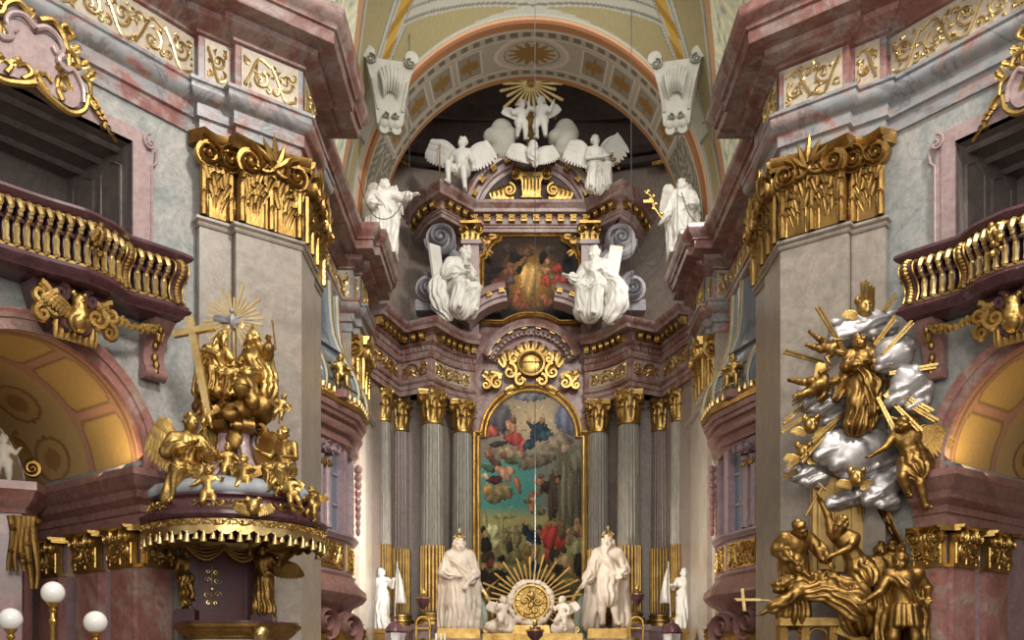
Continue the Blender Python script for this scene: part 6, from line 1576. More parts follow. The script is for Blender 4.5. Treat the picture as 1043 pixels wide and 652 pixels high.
    lob = lambda a_: 1 + .035 * np.cos(6 * a_)
    g = G(); lathe(g, [(.62, .72), (.80, .72), (.84, .70), (.83, .66), (.78, .63), (.77, .60), (.70, .54), (.66, .50), (.64, .49)], BC, 72, flute=lob)
    for k in range(46):
        b = PI + PI * k / 45; r = .76 * lob(b); d = A3(math.cos(b), math.sin(b), 0)
        leaf(g, Fr(BC + d * (r - .06) + A3(0, 0, .53), (-d[1], d[0], 0), d), 0, 0, .06, .11, .5, nu=5, nv=6)
    part('carved_rim', g, M['goldd'], t)
    g = G(); lathe(g, [(.62, .74), (.81, .74), (.81, .71)], BC, 72, flute=lob); part('rim_cap', g, M['purple'], t)
    g = G(); lathe(g, [(.66, .50), (.70, .45), (.74, .2), (.70, -.1), (.55, -.35), (.3, -.55), (.12, -.8), (0, -.85)], BC, 60, flute=lob); part('body', g, M['leadgrey'], t)
    g = G(); lathe(g, [(.14, -EYE), (.16, -EYE + .2), (.10, -EYE + .4), (.14, -.7)], BC, 20); part('foot', g, M['purple'], t)
    for k in range(5):
        b = PI * (1.14 + .18 * k); d = A3(math.cos(b), math.sin(b), 0); fr2 = Fr(BC + d * .74, (-d[1], d[0], 0), d); g = G()
        sp = spiral(0, .3, .12, .03, 1.3, 0, 1, 16); tube(g, fr2(sp[:, 0], sp[:, 1], .02), .025, 5); leaf(g, fr2, 0, -.1, .2, .4, .3); leaf(g, fr2, .1, 0, .15, .3, .3)
        part('gilt_relief', g, M['gold'], t)
    c = P(265, 646, 12.72); S = Sdf(); S.ell((0, 0, 0), (.085, .08, .1)); S.ell((0, -.08, -.01), .02, k=.01); S.ell((0, .02, .03), (.1, .08, .09)); v, f = S.mesh(.011); g = G(); g.add(v + c, f); part('cherub_head', g, M['goldl'], t, ang=180)
    g = G(); p0 = A3(PC[0] - .1, 14.1, 0)
    MIR = 1
# ---------------------------------------------------------------- galleries, oratories, cartouches, lamps
def gal_off(s):
    """how far the gallery front stands out from the wall"""
    return np.interp(s, [.58, .7, .95, 1.30, 1.42, 1.48, 1.58, 1.75, 2.1, 2.5, 3.3], [.50, .50, .47, .42, .42, .45, .52, .60, .66, .58, .46])
def build_gallery(mir):
    global MIR
    MIR = mir; who = 'pulpit' if mir > 0 else 'martyrdom'
    t = thing('gallery_balustrade', 'dark purple and gold gallery balustrade on the %s side' % who, 'balustrade', wmap(np.array([1.6]), np.array([Zr(4.95)]), .3)[0])
    s = np.r_[[.58], np.linspace(.60, 3.3, 76)]
    base = wmap(s, np.zeros(len(s)), gal_off(s))[:, :2]
    start = wmap(np.array([.58]), np.zeros(1), 0)[0, :2]
    path = np.r_[base[::-1], [start]]                       # towards the pier, then back to the wall
    g = G(); sweep(g, path, zz([(-.30, 4.98), (-.06, 4.98), (.0, 5.0), (.02, 5.04), (.07, 5.07), (.09, 5.11), (.06, 5.14), (.06, 5.17), (-.30, 5.19)])); part('base_moulding', g, M['purple'], t)
    g = G(); sweep(g, path, zz([(-.12, 5.76), (.02, 5.76), (.05, 5.79), (.08, 5.81), (.11, 5.85), (.10, 5.89), (.06, 5.92), (-.08, 5.92), (-.12, 5.88)])); part('handrail', g, M['purple'], t)
    g = G(); sweep(g, path, zz([(-.06, 5.17), (.03, 5.17), (.035, 5.21), (.0, 5.23), (-.06, 5.23)])); part('gilt_plinth_band', g, M['gold'], t)
    g = G(); sweep(g, path, zz([(-.10, 5.50), (.035, 5.50), (.045, 5.525), (.035, 5.55), (-.10, 5.55)])); part('middle_rail', g, M['purple'], t)
    g = G(); sweep(g, path, zz([(-.15, 5.17), (-.11, 5.17), (-.11, 5.77), (-.15, 5.77)])); part('gap_shade_sheet', g, M['dark'], t)  # dark sheet added so the gaps between balusters look shaded
    g = G(); sweep(g, path, zz([(-.03, 5.70), (.055, 5.71), (.065, 5.73), (.055, 5.76), (-.03, 5.76)])); part('gilt_rail_band', g, M['goldd'], t)
    def pt(s_, z_, o_):
        s_ = np.asarray(s_, float) * np.ones(len(z_)); return wmap(s_, np.asarray(z_) + EYE, gal_off(s_) + np.asarray(o_))
    prof = np.array([(5.74, .0), (5.72, .06), (5.66, .11), (5.58, .11), (5.53, .06), (5.50, .02), (5.44, .0), (5.34, -.01), (5.26, .0), (5.20, .03)])
    q = crom(prof, 3)
    rnd = random.Random(3)
    for k in range(19):
        sk = .88 + .122 * k + (.10 if k >= 4 else 0)
        if 1.36 < sk < 1.5: continue
        g = G(); tube(g, pt(sk, q[:, 0], q[:, 1] - .015), .04, 6, flat=1.0); b = part('baluster', g, M['purple'], t)
        g = G()
        for i in range(0, len(q) - 1, 2):
            c = pt(sk, [q[i, 0]], [q[i, 1] + .02])[0]; ball(g, c, (.032, .032, .036), 6, 5)
        for zc, oc, r in ((5.70, .07, .040), (5.63, .125, .034), (5.45, .035, .034), (5.24, .03, .036)): ball(g, pt(sk, [zc], [oc])[0], (r, r, r * 1.2), 7, 5)
        tube(g, pt(sk, np.array([5.47, 5.40, 5.3, 5.22]), np.array([.03, .03, .025, .035])), np.array([.03, .04, .036, .046]), 6)
        tube(g, pt(sk, np.array([5.74, 5.69, 5.62, 5.56]), np.array([.05, .10, .135, .12])), np.array([.05, .055, .042, .015]), 6)
        part('gilding', g, M['goldl'], b)
    for sk, w in ((.70, .20), (1.44, .16)):
        g = G(); p2 = crom(np.array([(5.76, .0), (5.74, .10), (5.66, .17), (5.56, .15), (5.49, .07), (5.40, .02), (5.30, .02), (5.2, .06)]), 4)
        L = []
        for ds in (-w / 2, w / 2): L.append(np.stack([pt(sk + ds, p2[:, 0], p2[:, 1]), pt(sk + ds, p2[:, 0], p2[:, 1] * 0 - .08)], 1))
        A_, B_ = L; g.add(np.concatenate([A_[:, 0], B_[:, 0]]), [(i, i + 1, len(p2) + i + 1, len(p2) + i) for i in range(len(p2) - 1)])
        for X in (A_, B_): g.add(X.reshape(-1, 3), grid_faces(len(p2), 2))
        ps = part('scroll_post', g, M['purple'], t)
        g = G()
        for i in range(0, len(p2), 2): ball(g, pt(sk, [p2[i, 0]], [p2[i, 1] + .01])[0], (.05, .04, .038), 7, 5)
        for ds in (-w / 2, w / 2): tube(g, pt(sk + ds, p2[:, 0], p2[:, 1] + .004), .013, 5)
        part('gilding', g, M['gold'], ps)
    for sk in (2.0,):                                        # gilt mask in the middle of the front
        g = G()
        for k in range(16): ball(g, pt(sk + rnd.uniform(-.10, .10), [5.62 + rnd.uniform(-.26, .12)], [.13])[0], rnd.uniform(.03, .055), 7, 5)
        part('gilt_mask', g, M['goldd'], t)
    # floor slab of the gallery
    g = G(); v0 = wmap(s, np.full(len(s), Zr(4.99)), gal_off(s) - .04); v1 = wmap(s, np.full(len(s), Zr(4.99)), -.02)
    g.add(np.stack([v0, v1], 1).reshape(-1, 3), grid_faces(len(s), 2)); g.add(np.stack([v0 + [0, 0, .12], v1 + [0, 0, .12]], 1).reshape(-1, 3), grid_faces(len(s), 2)); part('slab', g, M['purple'], t)
    # corbel at the end
    sk = .76; fr = Fr(wmap(np.array([sk]), np.array([Zr(4.20)]), -.02)[0], *[None] * 0, u=(lambda a, b: unit(b - a))(wmap(np.array([sk + .1]), np.zeros(1), 0)[0], wmap(np.array([sk - .1]), np.zeros(1), 0)[0]), n=(lambda a, b: unit(b - a))(wmap(np.array([sk]), np.zeros(1), 0)[0], wmap(np.array([sk]), np.zeros(1), .5)[0]))
    tc = thing('scroll_corbel', 'brown marble scroll corbel under the end of the %s-side gallery' % who, 'corbel', fr.o, 'gallery corbels')
    side = crom([(.0, .0), (.10, .02), (.15, .10), (.12, .2), (.10, .35), (.18, .55), (.34, .72), (.40, .78)], 5)
    poly = np.r_[side, [(.0, .78)]]; g = G(); prism(g, poly, fr(-.16, 0, 0), fr.n, fr.w, fr.u, .32); part('body', g, M['brown'], tc)
    g = G(); frs = Fr(fr(.13, 0, 0), fr.n, -fr.u * -1)
    for i in range(2, len(side) - 4, 5): ball(g, fr(0, side[i, 1] + .05, side[i, 0] + .02), (.05, .05, .07), 8, 6)
    leaf(g, fr, 0, .5, .14, .28, .2, back=.25); part('gilt_leaf', g, M['goldd'], tc)
    g = G(); tube(g, fr([-.17, .17], [.08, .08], .09), .10, 10); part('roll', g, M['brown'], tc)
    # gilt festoon from the corbel to the console
    ss = np.linspace(.86, 1.75, 26); zf = 4.83 - .10 * np.sin(np.linspace(0, PI, 26)) - .0 * ss; g = G()
    pf = wmap(ss, zf + EYE, .30 + .2 * (ss - .86)); tube(g, pf, .035, 6)
    for i in range(26):
        for k in range(3):
            ball(g, pf[i] + [rnd.uniform(-.03, .03), -.03 + rnd.uniform(-.02, .02), rnd.uniform(-.045, .045)], (.03, .026, .034), 6, 5)
    solo('gilded_festoon', g, M['gold'], 'gilded leaf festoon under the %s-side gallery slab' % who, 'festoon')
    # scrolled console with cherub under the gallery centre
    so = wmap(np.array([2.10]), np.array([Zr(4.62)]), .42)[0]; u = unit(wmap(np.array([2.3]), np.zeros(1), 0)[0] - wmap(np.array([1.9]), np.zeros(1), 0)[0]); nn = unit(wmap(np.array([2.1]), np.zeros(1), .5)[0] - wmap(np.array([2.1]), np.zeros(1), 0)[0]); fr = Fr(so, -u, nn)
    t = thing('scroll_console', 'gilded scroll console with a winged head above the chapel arch, %s side' % who, 'console', so, 'consoles over the chapel arches')
    g = G(); prism(g, [(-.5, .36), (.5, .36), (.4, .05), (.2, -.18), (-.2, -.18), (-.4, .05)], fr(0, 0, -.42), fr.u, fr.w, fr.n, .36); part('core', g, M['purple'], t)
    for sg in (-1, 1):
        for x0, z0, r0, w_, mm in ((.26, .04, .19, -1, 'gold'), (.47, .14, .16, 1, 'gold'), (.20, .24, .12, 1, 'purple'), (.44, -.10, .12, -1, 'goldd'), (.12, -.12, .12, 1, 'purple')):
            sp = spiral(sg * x0, z0, r0, r0 * .2, 1.45, PI / 2, w_ * sg, 24); g = G(); tube(g, fr(sp[:, 0], sp[:, 1], .03), np.linspace(.055, .03, 24), 6); part('scroll', g, M[mm], t)
    S = Sdf(); S.ell((0, 0, .10), (.09, .09, .11)); S.ell((0, -.09, .09), .022, k=.01); S.cap((0, .0, .0), (0, .02, -.14), .10, .14, (6, .02, 0, 1))
    for k in range(16): S.ell((.085 * math.cos(k * 2.4), .02 + .03 * math.sin(k), .17 + .04 * math.sin(k * 1.7)), .032, k=.01)
    v, f = S.mesh(.012); Rm = np.stack([fr.u, -fr.n, fr.w], 1); g = G(); g.add(v @ Rm.T + fr(0, .06, .10), f); part('winged_head', g, M['gold'], t, ang=180)
    for sg in (-1, 1):
        g = G(); wing(g, fr(sg * .1, .06, .06), fr.u * sg * .26 + fr.w * .12, fr.w * -.2 + fr.u * sg * .1, 6); part('wing', g, M['goldd'], t)
    g = G()
    for k in range(7): leaf(g, fr, -.24 + .08 * k, -.34, .12, .28, .3, back=.0)
    part('leaf_cluster', g, M['goldd'], t)
    # cartouche over the gallery opening
    sc = 2.52; so = wmap(np.array([sc]), np.array([Zr(7.86)]), .16)[0]; u = -unit(wmap(np.array([sc + .2]), np.zeros(1), 0)[0] - wmap(np.array([sc - .2]), np.zeros(1), 0)[0]); nn = unit(wmap(np.array([sc]), np.zeros(1), .5)[0] - wmap(np.array([sc]), np.zeros(1), 0)[0]); fr = Fr(so, u, nn)
    t = thing('gilded_cartouche', 'pink shield in a gilded scroll border over the %s-side gallery opening' % who, 'cartouche', so, 'cartouches over the gallery openings')
    pts = crom([(0, .22), (.16, .30), (.34, .22), (.40, .05), (.58, -.02), (.62, -.25), (.50, -.46), (.2, -.42), (0, -.40)], 4)
    outl = np.r_[pts, (pts * [-1, 1])[::-1][1:-1]]
    g = G(); prism(g, outl, fr(0, 0, -.16), fr.u, fr.w, fr.n, .22); part('shield', g, M['frame'], t)
    for sg in (-1, 1):
        for crv, r_, mm in (([(0, .30), (.15, .38), (.30, .32), (.36, .2), (.28, .12), (.22, .18)], .045, 'frame'), ([(.36, .14), (.30, .04), (.40, -.03), (.5, .02), (.62, -.14), (.64, -.34)], .045, 'frame'),
                            ([(.0, -.40), (.2, -.50), (.45, -.56), (.64, -.44), (.70, -.22)], .055, 'gold'), ([(.16, -.42), (.05, -.30), (.12, -.22), (.22, -.28)], .04, 'gold'), ([(.36, -.44), (.30, -.32), (.40, -.28)], .04, 'gold'),
                            ([(.05, .42), (.22, .5), (.36, .40), (.42, .26), (.54, .2), (.58, .1), (.5, .06)], .05, 'gold'), ([(.30, .44), (.40, .54), (.50, .46), (.42, .36)], .04, 'gold'), ([(.62, .02), (.72, -.06), (.74, -.2)], .04, 'gold')):
            c = crom([(sg * a, b) for a, b in crv], 6); g = G(); tube(g, fr(c[:, 0], c[:, 1], .08), np.linspace(r_, r_ * .6, len(c)), 7); part('scroll', g, M[mm], t)
        g = G()
        for k in range(14):
            x, z_ = rnd.uniform(.05, .66), rnd.uniform(-.42, .5)
            if x < .4 and -.3 < z_ < .3: x += .3
            a = rnd.uniform(-1.5, 1.5); leaf(g, Fr(fr(sg * x, z_, .06), unit(fr.u * math.cos(a) - fr.w * math.sin(a)), fr.n, unit(fr.u * math.sin(a) + fr.w * math.cos(a))), 0, 0, .10, .18, .4, nu=5, nv=7)
        part('leafwork', g, M['gold'], t)
    so = wmap(np.array([1.62]), np.array([Zr(7.62)]), .07)[0]; fr = Fr(so, u, nn); g = G()
    c = crom([(-.15, .16), (-.02, .12), (.06, .0), (.12, -.1), (.10, -.22)], 5); tube(g, fr(c[:, 0], c[:, 1], 0), np.linspace(.02, .045, len(c)), 6)
    for k in range(6): leaf(g, Fr(fr(-.1 + .05 * k, .1 - .06 * k, 0), unit(fr.u * .6 + fr.w * (.6 - .3 * k)), fr.n, unit(fr.u * .7 - fr.w * .6)), 0, 0, .1, .16, .4, nu=5, nv=7)
    solo('gilded_leaf_spray', g, M['gold'], 'small gilded leaf spray on the lintel, %s-side gallery' % who, 'ornament')
    MIR = 1

def build_oratory(mir):
    global MIR
    MIR = mir; who = 'pulpit' if mir > 0 else 'martyrdom'
    pl = XC([(-4.22, 17.3), (-3.78, 18.35), (-3.40, 19.5), (-3.40, 20.4), (-3.72, 21.5), (-4.22, 22.2)])
    t = thing('oratory', 'glazed marble oratory box on the chancel wall, %s side' % who, 'oratory box', (RW, 19.8, 0), 'chancel oratories')
    z = zz
    g = G(); sweep(g, pl, z([(-.3, .95), (-.28, 1.02), (.0, 1.42), (.20, 1.52), (.27, 1.62), (.25, 1.74), (.10, 1.88), (.02, 1.98), (.04, 2.04), (-.3, 2.06)])); part('bulging_base', g, M['brown'], t)
    g = G(); sweep(g, pl, z([(-.02, 2.04), (-.02, 2.74)]), capends=False); part('parapet', g, M['lilac'], t)
    g = G(); sweep(g, pl, z([(-.3, 2.70), (.04, 2.70), (.07, 2.75), (.10, 2.78), (.10, 2.83), (-.3, 2.85)])); part('sill', g, M['lilac'], t)
    g = G(); sweep(g, pl, z([(-.3, 4.48), (.0, 4.48), (.02, 4.55), (.09, 4.57), (.09, 4.63), (.04, 4.65), (.04, 4.76), (.13, 4.78), (.18, 4.85), (.18, 4.9), (.10, 4.92), (.10, 4.99), (.18, 5.01), (.20, 5.08), (.25, 5.1), (.27, 5.2), (-.3, 5.24)])); part('entablature', g, M['brown'], t)
    # faces: piers, glass, gilt grilles
    for i in range(5):
        a, b = pl[i], pl[i + 1]; d = unit(b - a); n = np.array([d[1], -d[0]]); L = np.linalg.norm(b - a)
        fr = Fr((*a, EYE), (*d, 0), (*n, 0))
        if i in (1, 2, 3):
            w0, w1 = (.60, L - .10) if i == 1 else (.16, L - .16) if i == 2 else (.2, L - .3)
            g = G(); prism(g, [(w0, 2.85), (w1, 2.85), (w1, 4.5), (w0, 4.5)], fr(0, 0, -.20), fr.u, fr.w, fr.n, .04); gl = part('window_glass', g, M['glass'], t)
            g = G()
            for x in np.linspace(w0, w1, 3)[1:-1]: box(g, fr(x, 3.67, -.15), (.04, 1.66, .04), fr.u, fr.w, fr.n)
            for zc in (3.4, 4.0): box(g, fr((w0 + w1) / 2, zc, -.15), (w1 - w0, .05, .04), fr.u, fr.w, fr.n)
            part('glazing_bars', g, M['gvol'], gl)
            for x0, x1 in ((0, w0), (w1, L)):
                g = G(); prism(g, [(x0, 2.8), (x1, 2.8), (x1, 4.5), (x0, 4.5)], fr(0, 0, -.25), fr.u, fr.w, fr.n, .25); part('pier', g, M['lilac'], t)
            g = G(); prism(g, [(.12, 2.12), (L - .12, 2.12), (L - .12, 2.64), (.12, 2.64)], fr(0, 0, -.02), fr.u, fr.w, fr.n, .03)
            rinceau(g, lambda u, v, h: fr(u + .14, v + 2.14, .01 + h), L - .28, .48, .025, wave=.3, seed=i)
            rinceau(g, lambda u, v, h: fr(u + .14, v + 2.14, .01 + h), L - .28, .48, .025, wave=.25, seed=i + 7, flip=True); part('gilt_panel', g, M['gold'], t)
        else:
            g = G(); prism(g, [(0, 2.04), (L, 2.04), (L, 4.5), (0, 4.5)], fr(0, 0, -.22), fr.u, fr.w, fr.n, .2); part('cheek', g, M['lilac'], t)
    # scroll-headed half columns on the near corners
    for i, off in ((1, .12), (1, .40)):
        p = pl[i] + unit(pl[min(i + 1, 5)] - pl[i]) * off; nn = np.array([.86, -.5]) if i < 3 else np.array([.9, .4])
        c = A3(p[0] + nn[0] * .03, p[1] + nn[1] * .03, EYE)
        g = G(); lathe(g, [(.10, 2.85), (.10, 2.95), (.075, 3.0), (.068, 4.05), (.085, 4.07), (.07, 4.1), (.10, 4.2)], c, 14); cl = part('half_column', g, M['lilac'], t)
        g = G()
        for k in range(7): ball(g, c + A3(.08 * math.cos(k * .9), .08 * math.sin(k * .9), 4.07), (.035, .035, .07), 6, 5)
        part('gilt_collar', g, M['gold'], cl)
        g = G(); f3 = Fr(c + A3(0, 0, 4.32), (-nn[1], nn[0], 0), (*nn, 0))
        for sg in (-1, 1): volute(g, f3, sg * .10, .02, .11, -sg, .16, PI / 2, 1.6, zc=.05)
        box(g, c + A3(0, 0, 4.40), (.24, .24, .14)); part('scroll_capital', g, M['lilac'], cl)
    # hanging tassels of leaves on the far edge
    for k, (i, z0) in enumerate(((3, 4.3), (4, 4.1))):
        p = pl[i]; g = G()
        for q in range(9): ball(g, A3(p[0] + .10, p[1] - .05, EYE + z0 - .16 * q), (.09 - .005 * q, .07, .10), 8, 6)
        part('leaf_drop', g, M['brown'], t)
    # console below
    c = A3(RW + .5, 19.6, EYE); g = G(); frc = Fr(c, (0, 1, 0), (1, 0, 0))
    pr = crom([(.95, .1), (.92, .45), (.6, .62), (.35, .5), (.2, .25), (.05, .1), (-.4, .0), (-.9, -.1)], 5)
    v = np.stack([np.stack([np.full(len(pr), c[0] - .5 + 0) + np.maximum(pr[:, 1] + .35, .02) * sc_, np.full(len(pr), c[1]) + off, EYE + pr[:, 0]], -1) for off, sc_ in ((-1.3, .25), (-.9, .75), (-.4, 1.0), (.4, 1.0), (.9, .75), (1.3, .25))], 0)
    g.add(v.reshape(-1, 3), grid_faces(6, len(pr))); part('console', g, M['goldd'], t)
    for y_, z_, r_ in ((18.75, 1.05, .34), (19.6, .98, .36), (18.95, .45, .26), (19.7, .5, .2)):
        g = G(); f3 = Fr((RW + .35 + (y_ - 18.7) * .35, y_, EYE + z_), unit((.55, .83, 0)), unit((.83, -.55, 0))); volute(g, f3, 0, 0, r_, 1, .4, -PI / 2, 2.0, w=.2); part('console_volute', g, M['brown'], t)
    g = G(); rnd = random.Random(5)
    for k in range(26): leaf(g, Fr((RW + .45 + .02 * k, 18.75 + .07 * k, EYE + .3 + .5 * rnd.random()), (.5, .83, 0), (.83, -.5, 0)), 0, 0, .3, .4, .4)
    part('gilt_leaf', g, M['goldd'], t)
    # bell-shaped glazed roof with ribs
    prof = [(.14, 5.22), (.19, 5.36), (.24, 5.52), (.23, 5.72), (.14, 5.98), (-.02, 6.25), (-.16, 6.52), (-.28, 6.85), (-.34, 7.3), (-.36, 7.9)]
    g = G(); sweep(g, pl, z(prof), capends=False); roof = part('glazed_roof', g, M['glass'], t)
    P6 = np.array(prof); m = normals2(pl)
    for i in range(6):
        q = crom(np.c_[P6[:, 0], P6[:, 1]], 3); pts = np.c_[pl[i] + m[i] * (q[:, :1] + .01), q[:, 1] + EYE]
        g = G(); tube(g, pts, .038, 6); part('rib', g, M['greystucco'], roof)
        g = G(); tube(g, pts + np.r_[m[i] * .035, 0], .022, 5); part('gilt_rib_edge', g, M['goldl'], roof)
    for i in (1, 2, 3):
        d = pl[i + 1] - pl[i]
        for fr_ in (.25, .5, .75):
            q = P6[1:5]; mm_ = m[i] * (1 - fr_) + m[i + 1] * fr_; pts = np.c_[pl[i] + d * fr_ + mm_ * (q[:, :1] + .01), q[:, 1] + EYE]
            g = G(); tube(g, pts, .016, 5); part('glazing_bar', g, M['goldl'], roof)
        for zb, ob in ((5.62, .24), (5.95, .155), (6.4, -.10)):
            g = G(); tube(g, [np.r_[pl[i] + m[i] * (ob + .01), zb + EYE], np.r_[pl[i + 1] + m[i + 1] * (ob + .01), zb + EYE]], .016 if zb < 6.2 else .04, 5); part('glazing_bar', g, M['goldl'] if zb < 6.2 else M['iron'], roof)
    g = G(); sweep(g, pl, z([(.10, 5.2), (.28, 5.22), (.32, 5.30), (.28, 5.38), (.23, 5.40), (.24, 5.50), (.19, 5.52), (.10, 5.4)])); part('gilt_cushion', g, M['gold'], t)
    pth = Path(pl)
    for k in range(26):
        p, n = pth.at(np.array(.2 + k * (pth.len - .4) / 25)); g = G(); ball(g, A3(*(p + n * .28), EYE + 5.42), (.05, .05, .07), 7, 5); part('gilt_bead', g, M['goldl'], t)
    # gilt putto on the near corner
    c = A3(-3.36 + CX, 18.60, EYE + 5.42)
    sgn = 1
    statue('gilded_putto', 'gilded putto seated on the cornice of the %s-side oratory' % who, 'gilded putto', c, .72, lambda: body(J_(KID, hR=(.30, -.05, .60), hL=(-.2, -.16, .60), kL=(-.12, -.16, .36), kR=(.12, -.16, .34), aL=(-.12, -.16, .1), aR=(.12, -.2, .08)), kid=True, seed=91), M['gold'], .015, rotz(.5), wings=[((.05, .09, .64), (.24, .1, .10), (.05, 0, -.28)), ((-.05, .09, .64), (-.2, .1, .14), (-.05, 0, -.25))], group='oratory putti', key='oratorykid')
    g = G(); box(g, c + [0, .02, -.07], (.3, .3, .14)); solo('gilded_step', g, M['brown'], 'brown block under the putto of the %s-side oratory' % who, 'block')
    MIR = 1

def build_misc():
    # triple globe lamp at the lower left
    c = P(54, 604, 11.0); t = thing('globe_lamp', 'brass lamp stand with three white glass globes', 'lamp', (c[0], c[1], 0))
    g = G(); lathe(g, [(.22, 0), (.2, .05), (.06, .12), (.035, .2), (.03, 1.5), (.05, 1.55), (.03, 1.62), (.03, c[2] - .36), (.05, c[2] - .32), (.03, c[2] - .28), (.03, c[2] - .2)], (c[0], c[1], 0), 16); part('pole', g, M['brass'], t)
    for dx, py in ((0, 604), (-.475, 631), (.475, 634)):
        p = P(54 + dx / .011, py, 11.0)
        if dx:
            q = crom([c + [0, 0, -.62], c + [dx * .4, 0, -.72], c + [dx * .85, 0, -.66], [p[0], p[1], p[2] - .22], [p[0], p[1], p[2] - .15]], 5); g = G(); tube(g, q, .018, 7); part('arm', g, M['brass'], t)
        g = G(); ball(g, p, .128, 28, 18); gb = part('globe', g, M['globe'], t)
        g = G(); lathe(g, [(.02, -.24), (.05, -.2), (.03, -.17), (.06, -.13), (.075, -.10), (.05, -.11)], p, 16); part('gallery_ring', g, M['brass'], gb)
    # aedicule inside the west chapel
    c = P(8, 492, 14.6); o = A3(c[0], c[1], 0); t = thing('chapel_altar', 'reddish side altar column with gilt hanging ornament in the pulpit-side chapel', 'side altar', o)
    g = G(); pth = np.array([[o[0] - .8, o[1] - .6], [o[0] + .30, o[1] - .1], [o[0] + .22, o[1] + .4]]); sweep(g, pth, zz([(-.3, 2.42), (0, 2.42), (.03, 2.5), (.06, 2.52), (.14, 2.62), (.18, 2.7), (.22, 2.74), (.22, 2.86), (-.3, 2.88)])); part('cornice', g, M['rose'], t)
    g = G(); sweep(g, pth, zz([(-.05, -EYE), (-.05, 2.42)])); part('pier', g, M['brown'], t)
    fr = Fr(P(24, 560, 14.3), unit((.8, .35, 0)), unit((.35, -.8, 0))); g = G(); rnd = random.Random(2)
    for k in range(5):
        q = np.linspace(0, 1, 8); x = -.16 + .08 * k; tube(g, fr(x + .03 * np.sin(q * 5 + k), .48 - (.8 + .25 * (k > 2)) * q, .05), .055 * (1.1 - .5 * q), 7)
    for k in range(8): ball(g, fr(rnd.uniform(-.16, .2), rnd.uniform(-.45, .45), .1), rnd.uniform(.03, .06), 7, 5)
    part('gilt_ornament', g, M['goldd'], t)
    g = G(); volute(g, Fr(P(33, 478, 14.8), unit((.8, .35, 0)), unit((.35, -.8, 0))), 0, 0, .13, 1, .2, PI / 2, 1.8); tube(g, crom([P(33, 470, 14.8), P(24, 455, 14.8), P(14, 446, 14.8), P(18, 440, 14.8)], 5), .05, 6); part('gilt_volute', g, M['goldd'], t)
    c = P(3, 491, 14.3); statue('putto_statue', 'white putto on the side altar cornice in the pulpit-side chapel, at the frame edge', 'putto statue', c, .72, lambda: body(J_(KID, hR=(.28, -.1, .66)), kid=True, seed=95), M['white'], .018, rotz(.5))
    # hanging cables
    for px, D, y0, y1, lab in ((545, 22.0, -40, 634, 'thin dark cable hanging down the middle of the chancel'), (417, 23.2, -60, 415, 'thin cable hanging before the altar columns, pulpit side'), (643, 23.2, -60, 420, 'thin cable hanging before the altar columns, martyrdom side'), (690, 23.2, -60, 400, 'thin cable hanging beside the martyrdom-side cornice angel')):
        g = G(); tube(g, [P(px, y0, D), P(px, y1, D)], .009, 5); solo('hanging_cable', g, M['iron'], lab, 'cable', 'hanging cables')
    for pts, lab in (([(365, 180), (372, 205), (383, 221), (397, 222), (408, 210), (416, 190)], 'slack looped cable at the pulpit-side cornice angel'), ([(694, 196), (702, 218), (712, 227), (723, 224), (735, 205)], 'slack looped cable at the martyrdom-side cornice angel'), ([(648, 244), (653, 262), (664, 271), (673, 264), (678, 246)], 'slack looped cable on the apse wall, martyrdom side')):
        g = G(); tube(g, crom([P(a, b, 23.1) for a, b in pts], 5), .012, 5); solo('hanging_cable', g, M['iron'], lab, 'cable', 'hanging cables')
